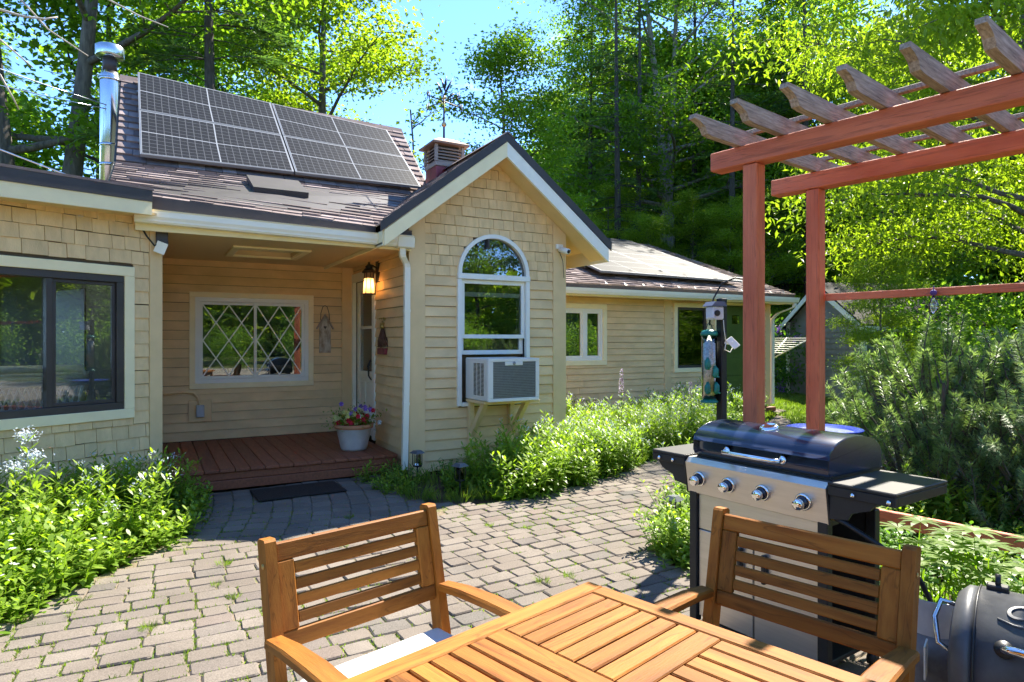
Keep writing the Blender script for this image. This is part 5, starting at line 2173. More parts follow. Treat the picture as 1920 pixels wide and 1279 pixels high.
for i in range(16):
    a = RAD(-200 + i * 15)
    rr0 = 18 + 3 * (i % 3)
    plant_shrub(S_green, (CAM[0] + rr0 * math.cos(a), CAM[1] + rr0 * math.sin(a)), 'tall hedge shrub on the garden side, mirrored in the panes', 1.25 + 0.25 * (i % 2), i * 0.7, 'garden-side hedge shrubs')

# blades of the back lawn
r = np.random.RandomState(9)
n = 14000
xs, ds = r.uniform(1390, 1640, n), r.uniform(9.5, 18, n)
P = CAM + (FWD + RIGHT * ((xs - CX) / FPX)[:, None]) * ds[:, None]
P[:, 2] = -0.045
ok = P[:, 0] > 7.2
ok &= ~np.array([inside((p[0], p[1]), PATH) for p in P])
P = P[ok]
n = len(P)
lv = Leaves()
V, T = leaf_arrays(P, np.tile([0, 0, 1.], (n, 1)) + r.normal(0, 0.35, (n, 3)), np.stack([r.normal(0, 1, n), r.normal(0, 1, n), np.zeros(n)], 1), r.uniform(0.05, 0.10, n), np.full(n, 0.014))
lv.add(V, T, r.rand(n), 2)
o = link(bpy.data.objects.new('lawn_grass', lv.mesh('lawn_grass', M['grass'])))
tag(o, 'mown grass of the back lawn', 'grass', None, 'stuff')
# ================================================================== things on the roof
def panelmat():
    m_, nt, b = new_mat('solar_cells')
    L = nt.links
    uv = N(nt, 'ShaderNodeUVMap')
    sp = N(nt, 'ShaderNodeSeparateXYZ')
    L.new(uv.outputs[0], sp.inputs[0])

    def lines(sock, n, w):
        a = N(nt, 'ShaderNodeMath', operation='MULTIPLY')
        a.inputs[1].default_value = n
        L.new(sock, a.inputs[0])
        f = N(nt, 'ShaderNodeMath', operation='PINGPONG')
        f.inputs[1].default_value = 0.5
        L.new(a.outputs[0], f.inputs[0])
        c = N(nt, 'ShaderNodeMath', operation='LESS_THAN')
        c.inputs[1].default_value = w
        L.new(f.outputs[0], c.inputs[0])
        return c.outputs[0]

    def mx(a, c):
        q = N(nt, 'ShaderNodeMath', operation='MAXIMUM')
        L.new(a, q.inputs[0])
        L.new(c, q.inputs[1])
        return q.outputs[0]
    fine = mx(lines(sp.outputs['X'], 20, 0.05), lines(sp.outputs['Y'], 12, 0.05))
    bold = mx(lines(sp.outputs['X'], 2, 0.009), lines(sp.outputs['Y'], 2, 0.016))
    m1 = N(nt, 'ShaderNodeMixRGB')
    m1.inputs['Color1'].default_value = (0.022, 0.023, 0.026, 1)
    m1.inputs['Color2'].default_value = (0.10, 0.103, 0.107, 1)
    L.new(fine, m1.inputs['Fac'])
    m2 = N(nt, 'ShaderNodeMixRGB')
    m2.inputs['Color2'].default_value = (0.30, 0.31, 0.32, 1)
    L.new(m1.outputs[0], m2.inputs['Color1'])
    L.new(bold, m2.inputs['Fac'])
    L.new(m2.outputs[0], b.inputs['Base Color'])
    b.inputs['Roughness'].default_value = 0.45
    b.inputs['Specular IOR Level'].default_value = 0.05
    return m_


M['cells'] = panelmat()
M['alu'] = surf('panel_frame', (0.24, 0.25, 0.26), 0.45, 0.05, 5, metal=0.4)


def solar_array(name, label, bl, brr, trr, tll, cols, rows):
    bl, brr, trr, tll = [np.array(q, float) for q in (bl, brr, trr, tll)]
    t = thing(name, label, 'solar panels', tuple(bl))

    def P(s, v):
        return (bl * (1 - s) + brr * s) * (1 - v) + (tll * (1 - s) + trr * s) * v - bl
    nz = np.cross(brr - bl, tll - bl)
    nz /= np.linalg.norm(nz)
    g = 0.003
    for i in range(cols):
        for j in range(rows):
            s0, s1 = i / cols + g * (i > 0), (i + 1) / cols - g * (i < cols - 1)
            v0, v1 = j / rows + g, (j + 1) / rows - g
            q = [P(s0, v0), P(s1, v0), P(s1, v1), P(s0, v1)]
            m = MB()
            m.prism([tuple(p - nz * 0.04) for p in q], tuple(nz * 0.04))
            fr = m.build('panel', M['alu'], t)
            k = 0.009
            q2 = [P(s0 + (s1 - s0) * a, v0 + (v1 - v0) * c) + nz * 0.0025 for a, c in ((k, k * 1.6), (1 - k, k * 1.6), (1 - k, 1 - k * 1.6), (k, 1 - k * 1.6))]
            me = bpy.data.meshes.new('cells')
            me.from_pydata([tuple(p) for p in q2], [], [(0, 1, 2, 3)])
            uvl = me.uv_layers.new(name='UVMap')
            for kk, c in enumerate(((0, 0), (1, 0), (1, 1), (0, 1))):
                uvl.data[kk].uv = c
            me.materials.append(M['cells'])
            link(bpy.data.objects.new('cells', me), fr)
    for v in (0.2, 0.8):
        m = MB()
        a, c = P(-0.005, v) - nz * 0.075, P(1.005, v) - nz * 0.075
        m.tube([tuple(a), tuple(c)], 0.022, 6)
        m.build('mounting_rail', M['alu'], t)
    for s in np.linspace(0.05, 0.95, 5):
        for v in (0.2, 0.8):
            m = MB()
            a = P(s, v) - nz * 0.08
            m.tube([tuple(a), tuple(a - nz * 0.13)], 0.02, 6)
            m.build('foot', M['alu'], t)


solar_array('solar_array', 'solar array on the steep main roof with gridded grey cells', (-2.555, 1.56, 3.50), (0.74, 1.59, 3.53), (0.60, 2.62, 4.57), (-2.60, 2.95, 4.90), 2, 2)
bz_ = lambda v: rz(v) + 0.16
solar_array('solar_array', 'solar array on the low bedroom wing roof beside the tall maple trunk', (4.62, 2.70, bz_(2.70)), (8.12, 2.58, bz_(2.58)), (8.22, 6.35, bz_(6.35)), (4.72, 6.4, bz_(6.4)), 2, 4)

sp_ = thing('stovepipe', 'shiny galvanised stovepipe with a round cap beside the main roof', 'stovepipe', (-2.93, 3.5, 2.4))
m = MB()
m.lathe([(0.118, 0), (0.118, 2.55), (0.10, 2.62)], 28)
m.build('pipe', M['galv'], sp_)
m = MB()
m.lathe([(0.085, 2.62), (0.085, 2.82)], 24)
m.build('collar', M['darkedge'], sp_)
m = MB()
m.lathe([(0.10, 2.80), (0.165, 2.82), (0.17, 2.83), (0.17, 2.955), (0.15, 2.97), (0.0001, 2.985)], 28)
m.build('cap', M['galv'], sp_)
for z in (1.36, 1.62, 2.5):
    m = MB()
    m.lathe([(0.119, z), (0.125, z), (0.125, z + 0.04), (0.119, z + 0.04)], 28)
    m.build('band', M['galv'], sp_)
m = MB()
m.tube([(0.1, -0.05, 1.30), (0.22, -0.05, 1.34)], 0.02, 6)
m.tube([(0.1, 0.0, 1.6), (0.2, -0.0, 1.75)], 0.012, 6)
m.build('bracket', M['bronze'], sp_)

# cupola
M['redmetal'] = surf('cupola_red', (0.22, 0.035, 0.04), 0.4, 0.35, 9, bump=0.3, bscale=18)
M['oldwood'] = surf('weathered_louvre', (0.36, 0.27, 0.22), 0.75, 0.25, 9, (1, 1, 6), 0.3)
M['copper'] = surf('aged_copper', (0.30, 0.16, 0.10), 0.5, 0.3, 8)
cu = thing('cupola', 'weathered louvred cupola with red base on the gable ridge', 'cupola', (1.0125, 1.44, 3.3))
w = 0.19
m = MB()
m.bbox((-w, -w, 0.0), (w, w, 0.45), 0.006)
m.build('base', M['redmetal'], cu)
m = MB()
m.bbox((-w - 0.012, -w - 0.012, 0.451), (w + 0.012, w + 0.012, 0.51), 0.006)
m.build('sill', M['oldwood'], cu)
m = MB()
m.box((-w + 0.04, -w + 0.04, 0.51), (w - 0.04, w - 0.04, 0.74))
m.build('core', M['darkedge'], cu)
for sx in (-1, 1):
    for sy in (-1, 1):
        m = MB()
        m.bbox((sx * w - 0.02, sy * w - 0.02, 0.511), (sx * w + 0.02, sy * w + 0.02, 0.735), 0.004)
        m.build('post', M['oldwood'], cu)
for k in range(5):
    z = 0.525 + k * 0.042
    for side in range(4):
        Mx = Matrix.Rotation(side * math.pi / 2, 4, 'Z') @ Matrix.Translation((0, -w + 0.012, z)) @ Matrix.Rotation(0.6, 4, 'X')
        m = MB()
        m.box((-w + 0.021, -0.022, -0.004), (w - 0.021, 0.022, 0.006), Mx)
        m.build('louver', M['oldwood'], cu)
m = MB()
e = 0.262
m.add([(-e, -e, 0.735), (e, -e, 0.735), (e, e, 0.735), (-e, e, 0.735), (-e, -e, 0.76), (e, -e, 0.76), (e, e, 0.76), (-e, e, 0.76), (-0.12, -0.12, 0.845), (0.12, -0.12, 0.845), (0.12, 0.12, 0.845), (-0.12, 0.12, 0.845), (0, 0, 0.885)],
      [(0, 3, 2, 1), (0, 1, 5, 4), (1, 2, 6, 5), (2, 3, 7, 6), (3, 0, 4, 7), (4, 5, 9, 8), (5, 6, 10, 9), (6, 7, 11, 10), (7, 4, 8, 11), (8, 9, 12), (9, 10, 12), (10, 11, 12), (11, 8, 12)])
m.build('cap_roof', M['copper'], cu)

wv = thing('weathervane', 'dark weathervane with a ball and feathered figure on the cupola', 'weathervane', (1.0125, 1.44, 4.185))
m = MB()
m.tube([(0, 0, 0), (0, 0, 0.60)], [0.016, 0.010], 8)
m.build('rod', M['black'], wv)
M['ball'] = surf('copper_ball', (0.55, 0.38, 0.20), 0.3, 0.15, 6, metal=0.7)
m = MB()
m.sphere((0, 0, 0.185), 0.036)
m.build('ball', M['ball'], wv)
m = MB()
m.sphere((0, 0, 0.545), 0.028)
m.build('ball', M['ball'], wv)
for a in (0.35, 0.35 + math.pi / 2):
    m = MB()
    d = Vector((math.cos(a), math.sin(a), 0))
    m.tube([tuple(d * -0.30 + Vector((0, 0, 0.50))), tuple(d * 0.30 + Vector((0, 0, 0.50)))], 0.007, 6)
    for s in (-1, 1):
        c = d * 0.30 * s + Vector((0, 0, 0.50))
        m.tube([tuple(c + Vector((0, 0, -0.05))), tuple(c + Vector((0, 0, 0.05))), tuple(c + d * 0.04 + Vector((0, 0, -0.05))), tuple(c + d * 0.04 + Vector((0, 0, 0.05)))], 0.007, 5)
    m.build('direction_arm', M['black'], wv)
m = MB()
for (x, z, l, an) in ((0, 0.57, 0.30, 0.45), (0.03, 0.62, 0.20, -0.35), (-0.02, 0.6, 0.16, -0.5), (0.06, 0.56, 0.12, 0.9), (0.02, 0.68, 0.17, 0.1)):
    dx, dz = math.sin(an) * l, math.cos(an) * l
    m.tube([(x, 0, z), (x + dx * 0.5, 0.01, z + dz * 0.5), (x + dx, 0, z + dz)], [0.008, 0.016, 0.003], 6)
m.build('figure', M['black'], wv)

# service wires
for k, (a, b) in enumerate((((-2.95, 3.4, 4.55), (-9.0, -1.0, 5.4)), ((-2.95, 3.4, 4.50), (-9.0, -0.4, 4.7)), ((-2.6, 0.2, 2.75), (-8.5, 1.0, 5.6)))):
    t = [Vector(a).lerp(Vector(b), q) - Vector((0, 0, 0.25 * 4 * q * (1 - q))) for q in np.linspace(0, 1, 12)]
    m = MB()
    m.tube([tuple(p) for p in t], 0.007, 5)
    tag(m.build('service_wire', M['galv']), 'thin overhead service wire running to the house', 'wire', 'overhead service wires')

# ================================================================== things on the walls
# window air conditioner
M['acwhite'] = surf('ac_plastic', (0.72, 0.70, 0.64), 0.4, 0.05, 5)
M['fins'] = surf('condenser_fins', (0.16, 0.16, 0.15), 0.45, 0.2, 30, metal=0.5)
ac = thing('air_conditioner', 'white window air conditioner with grey condenser fins under the arched window', 'air conditioner', (0.645, -0.59, 0.795))
AWd, AHt, ADp = 0.63, 0.46, 0.56
m = MB()
m.bbox((0, 0.012, 0), (AWd, ADp, AHt), 0.01)
m.build('cabinet', M['acwhite'], ac)
m = MB()
for (a, b, c, d) in ((0, AWd, 0, 0.035), (0, AWd, AHt - 0.035, AHt), (0, 0.06, 0.036, AHt - 0.036), (AWd - 0.045, AWd, 0.036, AHt - 0.036)):
    m.bbox((a, -0.006, c), (b, 0.011, d), 0.004)
m.bbox((0.20, -0.009, AHt - 0.075), (0.42, 0.0, AHt - 0.0355), 0.004)
m.build('front_frame', M['acwhite'], ac)
m = MB()
m.box((0.06, 0.004, 0.036), (AWd - 0.045, 0.0115, AHt - 0.036))
m.build('condenser', M['fins'], ac)
for k in range(22):
    z = 0.046 + k * (AHt - 0.09) / 21
    m = MB()
    m.box((0.061, -0.003, z), (AWd - 0.046, 0.003, z + 0.006))
    m.build('fin', M['alu'], ac)
for cc in range(3):
    for k in range(26):
        m = MB()
        y = 0.10 + cc * 0.088
        z = 0.06 + k * 0.0135
        m.box((-0.003, y, z), (0.004, y + 0.068, z + 0.007))
        m.build('side_slot', M['black'], ac)
m = MB()
m.lathe([(0.018, 0), (0.018, 0.003)], 16, M=Matrix.Translation((0.31, -0.0095, AHt - 0.052)) @ Matrix.Rotation(math.pi / 2, 4, 'X'))
m.build('badge', M['alu'], ac)

# lantern beside the door
M['amber'] = surf('amber_glass', (0.75, 0.52, 0.28), 0.35, 0.15, 8)
nt = M['amber'].node_tree
tr = nt.nodes.new('ShaderNodeBsdfTranslucent')
tr.inputs['Color'].default_value = (0.85, 0.62, 0.36, 1)
mxs = nt.nodes.new('ShaderNodeMixShader')
mxs.inputs['Fac'].default_value = 0.65
nt.links.new(nt.nodes['Principled BSDF'].outputs[0], mxs.inputs[1])
nt.links.new(tr.outputs[0], mxs.inputs[2])
nt.links.new(mxs.outputs[0], nt.nodes['Material Output'].inputs['Surface'])
mE, nt, b = new_mat('bulb_glow')
b.inputs['Emission Color'].default_value = (1.0, 0.62, 0.25, 1)
b.inputs['Emission Strength'].default_value = 7.0
M['bulb'] = mE
la = thing('wall_lantern', 'lit black lantern with amber glass beside the entry door', 'lantern', (-0.15, 1.01, 2.0))
m = MB()
m.bbox((0.125, 0.03, 0.16), (0.148, 0.15, 0.42), 0.004)
m.build('back_plate', M['black'], la)
m = MB()
m.tube([(0.13, 0.08, 0.33), (0.05, 0.03, 0.36), (0.0, 0, 0.36)], 0.009, 6)
m.build('arm', M['black'], la)
m = MB()
m.lathe([(0.078, 0.005), (0.052, 0.265)], 8, smooth=False)
g_ = m.build('glass_shade', M['amber'], la)
m = MB()
m.lathe([(0.082, 0.0), (0.082, 0.014), (0.070, 0.014), (0.07, 0.0)], 8, smooth=False)
for k in range(8):
    a = 2 * math.pi * k / 8
    m.tube([(0.080 * math.cos(a), 0.080 * math.sin(a), 0.005), (0.054 * math.cos(a), 0.054 * math.sin(a), 0.27)], 0.0045, 5)
m.lathe([(0.064, 0.195), (0.066, 0.2), (0.062, 0.205)], 8, smooth=False)
m.build('cage', M['black'], la)
m = MB()
m.lathe([(0.085, 0.262), (0.088, 0.27), (0.05, 0.315), (0.035, 0.32), (0.05, 0.335), (0.022, 0.365), (0.012, 0.372), (0.016, 0.385), (0.0001, 0.40)], 12)
m.build('roof_cap', M['black'], la)
m = MB()
m.sphere((0, 0, 0.16), 0.018)
m.build('bulb', M['bulb'], la)
ld = bpy.data.lights.new('lantern_light', 'POINT')
ld.energy = 0.35
ld.color = (1, 0.66, 0.32)
ld.shadow_soft_size = 0.03
lo = bpy.data.objects.new('lantern_light', ld)
lo.location = (0, 0, 0.11)
link(lo, la)

# birdhouse plaque
M['chippy'] = surf('chipped_white', (0.22, 0.15, 0.09), 0.8, 0.3, 26, (1, 1, 0.4), 0.5, 60, col2=(0.62, 0.58, 0.48))
bh = thing('birdhouse_plaque', 'narrow whitewashed birdhouse plaque hanging beside the diamond window', 'ornament', (-0.395, 2.213, 1.28))
m = MB()
m.prism([(-0.075, 0, 0), (0.075, 0, 0), (0.075, 0, 0.36), (0, 0, 0.50), (-0.075, 0, 0.36)], (0, 0.02, 0))
m.build('board', M['chippy'], bh)
for s in (-1, 1):
    m = MB()
    m.prism([(s * 0.105, -0.012, 0.315), (s * 0.0, -0.012, 0.505), (s * 0.0, -0.012, 0.53), (s * 0.118, -0.012, 0.33)], (0, 0.033, 0))
    m.build('roof_strip', M['oldwood'], bh)
m = MB()
m.prism([(0, -0.003, 0.315), (0.02, -0.003, 0.345), (0.018, -0.003, 0.36), (0.008, -0.003, 0.363), (0, -0.003, 0.354), (-0.008, -0.003, 0.363), (-0.018, -0.003, 0.36), (-0.02, -0.003, 0.345)], (0, 0.004, 0))
m.build('heart_hole', M['darkedge'], bh)
m = MB()
m.tube([(0.06, 0, 0.44), (0.055, 0.005, 0.53), (0.03, 0.005, 0.62), (0, 0.005, 0.64), (-0.03, 0.005, 0.62), (-0.055, 0.005, 0.53), (-0.06, 0, 0.44)], 0.004, 5)
m.build('wire_hanger', M['black'], bh)

# twig angel by the door
M['twig'] = surf('rusty_twigs', (0.13, 0.06, 0.035), 0.8, 0.5, 40)
M['gold'] = surf('tarnished_gold', (0.5, 0.34, 0.1), 0.35, 0.4, 30, metal=0.8)
an = thing('twig_ornament', 'twig figure ornament with gold top on the wall beside the door', 'ornament', (-0.03, 0.86, 1.28))
rr_ = random.Random(3)
m = MB()
for k in range(46):
    a = rr_.uniform(-1, 1)
    m.tube([(rr_.uniform(-0.01, 0.01), a * 0.19, 0.08 + rr_.uniform(0, 0.04)), (rr_.uniform(-0.02, 0.01), a * 0.15, 0.17), (0.0, a * 0.05, 0.30)], 0.007, 4)
m.build('twigs', M['twig'], an)
m = MB()
m.bbox((-0.02, -0.13, 0), (0.02, 0.15, 0.075), 0.004)
m.build('base', M['redmetal'], an)
m = MB()
m.sphere((0, 0, 0.335), 0.035)
for k in range(12):
    m.sphere((rr_.uniform(-0.02, 0.01), rr_.uniform(-0.06, 0.06), 0.34 + rr_.uniform(0, 0.10)), 0.012, 6, 4)
m.build('gold_topper', M['gold'], an)

# conduit and outlet on the porch wall
m = MB()
m.tube([(-2.36, 2.21, 0.83), (-2.33, 2.21, 0.80), (-2.1, 2.21, 0.815), (-1.99, 2.21, 0.80), (-1.94, 2.21, 0.74), (-1.93, 2.21, 0.64)], 0.014, 8)
m.build('conduit', M['siding'], pw)
m = MB()
m.bbox((-2.05, 2.21, 0.44), (-1.79, 2.232, 0.71), 0.004)
m.build('mount_block', M['siding'], pw)
M['greybox'] = surf('grey_outlet', (0.42, 0.44, 0.46), 0.45, 0.05)
m = MB()
m.bbox((-1.965, 2.165, 0.50), (-1.875, 2.209, 0.65), 0.008)
m.build('outlet_box', M['greybox'], pw)

# motion floodlight at the porch corner, security camera at the gable corner
fl = thing('flood_light', 'small floodlight with hanging paper tag at the porch corner', 'light', (-2.36, 0.03, 2.30))
m = MB()
m.bbox((-0.05, 0, 0.02), (0.05, 0.05, 0.14), 0.006)
m.build('junction_box', M['bronze'], fl)
m = MB()
m.bbox((-0.05, -0.03, -0.07), (0.04, -0.022, 0.035), 0.002, Matrix.Rotation(0.35, 4, 'Y'))
m.build('paper_tag', M['white'], fl)
m = MB()
m.tube([(0, 0, 0.05), (-0.06, -0.03, 0.0), (-0.12, -0.03, 0.08), (-0.17, -0.04, 0.17), (-0.2, -0.08, 0.2), (-0.21, -0.18, 0.32), (-0.2, -0.2, 0.45)], 0.008, 6)
m.build('cable', M['black'], fl)
sc_ = thing('security_camera', 'white bullet security camera under the gable eave', 'camera', (1.90, -0.03, 2.56))
m = MB()
m.bbox((-0.05, -0.03, 0.0), (0.05, 0.0, 0.06), 0.008)
m.build('mount', M['vinyl'], sc_)
m = MB()
m.tube([(0.0, -0.03, 0.0), (0.02, -0.11, -0.03), (0.03, -0.17, -0.045)], [0.036, 0.036, 0.034], 14)
m.build('body', M['vinyl'], sc_)
m = MB()
m.tube([(0.03, -0.171, -0.045), (0.031, -0.176, -0.047)], [0.024, 0.022], 14)
m.build('lens', M['black'], sc_)
m = MB()
m.tube([(0.0, 0.0, 0.0), (0.04, -0.035, -0.15), (0.055, -0.035, -0.35)], 0.004, 5)
m.build('cable', M['black'], sc_)

# ================================================================== porch things
pp = thing('flower_pot', 'white-washed pot of red, yellow and violet petunias on the porch deck', 'flower pot', (-0.43, 0.66, 0.206))
M['pot'] = surf('whitewashed_pot', (0.50, 0.50, 0.49), 0.7, 0.15, 7, bump=0.15)
M['terracotta'] = surf('terracotta', (0.48, 0.22, 0.11), 0.75, 0.15, 9)
m = MB()
m.lathe([(0.135, 0), (0.15, 0.03), (0.195, 0.24), (0.20, 0.245)], 28)
m.build('pot_body', M['pot'], pp)
m = MB()
m.lathe([(0.20, 0.245), (0.215, 0.25), (0.222, 0.295), (0.20, 0.295), (0.19, 0.26), (0.0001, 0.26)], 28)
m.build('rim', M['terracotta'], pp)
r = np.random.RandomState(4)
lv = Leaves()
n = 700
P = r.normal(0, 1, (n, 3)) * np.array([0.12, 0.12, 0.06]) + np.array([0, 0, 0.34])
V, T = leaf_arrays(P, r.normal(0, 1, (n, 3)), np.tile([0, 0, 1.], (n, 1)), np.full(n, 0.045), np.full(n, 0.022))
lv.add(V, T, r.rand(n), 2)
stuff(link(bpy.data.objects.new('foliage', lv.mesh('foliage', M['leaf_bed'])), pp))
for mt, cnt, cx_, cz_ in (('petal_red', 16, 0.06, 0.0), ('petal_yellow', 15, -0.09, 0.0), ('petal_purple', 8, 0.0, 0.09), ('petal_red', 8, -0.13, -0.06), ('petal_white', 5, 0.12, 0.0)):
    for k in range(cnt):
        c = np.array([cx_ + r.normal(0, 0.085), -0.06 + r.normal(0, 0.08), 0.375 + cz_ + r.normal(0, 0.04)])
        az = np.arange(6) * math.pi / 3
        V, T = leaf_arrays(np.tile(c, (6, 1)), np.stack([np.cos(az), -0.5 + 0.1 * np.sin(az), np.sin(az) + 0.3], 1), np.tile([0, -1., 0.3], (6, 1)), np.full(6, 0.036), np.full(6, 0.033))
        q = Leaves()
        q.add(V, T, r.rand(6), 2)
        link(bpy.data.objects.new('flower', q.mesh('flower', M[mt])), pp)

M['rubber'] = surf('rubber_mat', (0.016, 0.012, 0.010), 0.8, 0.6, 60, bump=0.9, bscale=70)
m = MB()
Mx = Matrix.Rotation(0.03, 4, 'Z')
m.bbox((-0.40, -0.24, 0.0), (0.40, 0.24, 0.014), 0.004, Mx)
dm = m.build('doormat', M['rubber'])
dm.location = (-1.22, -0.26, 0.007)
tag(dm, 'black rubber doormat on the pavers before the porch step', 'doormat')

# solar path lights
def path_light(xy, label, h=0.30):
    t = thing('path_light', label, 'path light', (xy[0], xy[1], 0), 0.3)
    m = MB()
    m.tube([(0, 0, -0.02), (0, 0, h - 0.16)], 0.008, 6)
    m.build('stake', M['black'], t)
    m = MB()
    m.bbox((-0.035, -0.035, h - 0.17), (0.035, 0.035, h - 0.155), 0.003)
    for sx in (-1, 1):
        for sy in (-1, 1):
            m.bbox((sx * 0.034 - 0.004, sy * 0.034 - 0.004, h - 0.154), (sx * 0.034 + 0.004, sy * 0.034 + 0.004, h - 0.03), 0.001)
    m.build('cage', M['black'], t)
    m = MB()
    m.add([(-0.06, -0.06, h - 0.03), (0.06, -0.06, h - 0.03), (0.06, 0.06, h - 0.03), (-0.06, 0.06, h - 0.03), (-0.03, -0.03, h), (0.03, -0.03, h), (0.03, 0.03, h), (-0.03, 0.03, h)],
          [(0, 3, 2, 1), (4, 5, 6, 7), (0, 1, 5, 4), (1, 2, 6, 5), (2, 3, 7, 6), (3, 0, 4, 7)])
    m.build('cap', M['greydark'], t)
    m = MB()
    m.box((-0.026, -0.026, h - 0.154), (0.026, 0.026, h - 0.035))
    m.build('lens', M['glass_clear'], t)


M['greydark'] = surf('lantern_grey', (0.09, 0.10, 0.11), 0.4, 0.15)
path_light((-0.02, -0.27), 'small lantern path light at the foot of the downspout')
path_light((0.08, -1.12), 'small lantern path light among grass at the bed edge')
path_light((0.93, -3.05), 'small lantern path light beside the grill')

# ================================================================== behind the glass
so = thing('wicker_sofa', 'white wicker sofa back seen through the sunroom window', 'sofa', (LWX[0], LWX[1], 0), LA)
M['wicker'] = surf('white_wicker', (0.62, 0.62, 0.58), 0.6, 0.15, 40, bump=0.6, bscale=90)
s0, s1 = XL - 0.2, XR - 0.13
m = MB()
m.tube([(s0, 0.32, 1.20), ((s0 + s1) / 2, 0.32, 1.215), (s1 - 0.06, 0.32, 1.205), (s1, 0.36, 1.1), (s1, 0.45, 0.9)], 0.03, 8)
for z in (1.16, 1.13, 1.10, 1.07):
    m.tube([(s0, 0.325, z), (s1, 0.325, z)], 0.016, 6)
m.build('back_roll', M['wicker'], so)
x = s0
while x < s1:
    for sgn in (-1, 1):
        a, b = x, x + sgn * 0.17
        if s0 <= b <= s1:
            m = MB()
            m.tube([(a, 0.325 + 0.004 * sgn, 1.06), (b, 0.325 + 0.004 * sgn, 0.60)], 0.008, 5)
            m.build('lattice_strand', M['wicker'], so)
    x += 0.055
m = MB()
m.bbox((s0, 0.36, 0.3), (s1, 1.0, 0.62), 0.03)
m.build('seat', M['interior'], so)
mE2, nt, b = new_mat('ceiling_lamp_glow')
b.inputs['Emission Color'].default_value = (0.85, 0.93, 1, 1)
b.inputs['Emission Strength'].default_value = 2.2
cl_ = thing('ceiling_lamp', 'small white ceiling lamp inside the sunroom', 'lamp', tuple(Mx_ for Mx_ in (Matrix.Translation((LWX[0], LWX[1], 0)) @ Matrix.Rotation(LA, 4, 'Z') @ Vector((sl_(0.62), 0.75, 2.02)))))
m = MB()
m.lathe([(0.09, 0), (0.09, 0.03), (0.02, 0.05)], 16)
m.build('shade', mE2, cl_)
m = MB()
m.tube([(0, 0, 0.05), (0, 0, 0.4)], 0.01, 6)
m.build('stem', M['black'], cl_)

for (u, zz_, s, lb) in ((0.80, 2.06, 0.85, 'striped houseplant inside the arched window beside the frame'), (1.06, 2.06, 1.15, 'tall striped houseplant in the middle of the arched window'), (1.27, 2.06, 0.8, 'small striped houseplant inside the arched window')):
    t = thing('house_plant', lb, 'plant', (u, 0.26, zz_))
    fo, _ = tuft(int(u * 100), 46, 0.34, 0.05, 0.022, 'leaf_bed')
    o = stuff(link(bpy.data.objects.new('foliage', fo), t))
    o.scale = (s, s, s)
    o.location = (0, 0, 0.09)
    m = MB()
    m.lathe([(0.05, 0), (0.065, 0.10)], 14)
    m.build('pot', M['terracotta'], t)
m = MB()
m.bbox((0.16, 0.16, 2.03), (1.82, 0.36, 2.058), 0.004)
m.build('plant_shelf', M['interior_warm'], win)
M['oak'] = surf('oak_furniture', (0.42, 0.20, 0.07), 0.5, 0.25, 8, (1, 1, 4))
cab = thing('wooden_cabinet', 'warm wooden cabinet inside behind the sash window', 'cabinet', (1.45, 1.2, 0.2))
m = MB()
m.bbox((-0.35, 0, 0), (0.2, 0.4, 1.55), 0.01)
m.build('case', M['oak'], cab)
m = MB()
m.bbox((-0.32, -0.02, 0.8), (-0.09, 0.0, 1.5), 0.01)
m.bbox((-0.06, -0.02, 0.8), (0.17, 0.0, 1.5), 0.01)
m.build('door', M['oak'], cab)

# ================================================================== patio furniture
def teak(name, st):
    return surf(name, (0.185, 0.058, 0.007), 0.6, 0.2, 4.0, st, 0.15, 40, objvar=0.25, col2=(0.325, 0.126, 0.018), local=True, spec=0.2, crack=tuple(q * 0.7 for q in st))


M['teak_x'] = teak('teak_grain_x', (0.8, 9, 9))
M['teak_y'] = teak('teak_grain_y', (9, 0.8, 9))
M['teak_z'] = teak('teak_grain_z', (9, 9, 0.8))
M['brass'] = surf('brass_screw', (0.5, 0.33, 0.12), 0.4, 0.1, metal=0.8)
M['cushion'] = surf('white_cushion', (0.6, 0.595, 0.57), 0.85, 0.03, 12, bump=0.15)
ROT = RAD(14.5)
TBL = (-1.31, -5.07)
tb = thing('patio_table', 'square teak patio table with parquet slats', 'table', (TBL[0], TBL[1], 0), ROT)
# local: table spans x -0.855..0, y -0.855..0
Sz, FR, TZ = 0.855, 0.057, 0.735
for (a, b, c, d, mt) in ((-Sz, 0, -FR, 0, 'teak_x'), (-Sz, 0, -Sz, -Sz + FR, 'teak_x'), (-Sz, -Sz + FR, -Sz + FR + .0005, -FR - .0005, 'teak_y'), (-FR, 0, -Sz + FR + .0005, -FR - .0005, 'teak_y')):
    m = MB()
    m.bbox((a, c, TZ - 0.03), (b, d, TZ), 0.004)
    m.build('frame_rail', M[mt], tb)
mid = -Sz / 2
m = MB()
m.bbox((mid - 0.03, -Sz + FR + 0.001, TZ - 0.03), (mid + 0.03, -FR - 0.001, TZ - 0.001), 0.003)
m.build('frame_rail', M['teak_y'], tb)
for (a, b) in ((-Sz + FR + 0.001, mid - 0.031), (mid + 0.031, -FR - 0.001)):
    m = MB()
    m.bbox((a, mid - 0.03, TZ - 0.03), (b, mid + 0.03, TZ - 0.001), 0.003)
    m.build('frame_rail', M['teak_x'], tb)
cells_ = [((mid + 0.031, -FR - 0.001), (mid + 0.031, -FR - 0.001), 'x'), ((-Sz + FR + 0.001, mid - 0.031), (mid + 0.031, -FR - 0.001), 'y'),
          ((mid + 0.031, -FR - 0.001), (-Sz + FR + 0.001, mid - 0.031), 'y'), ((-Sz + FR + 0.001, mid - 0.031), (-Sz + FR + 0.001, mid - 0.031), 'x')]
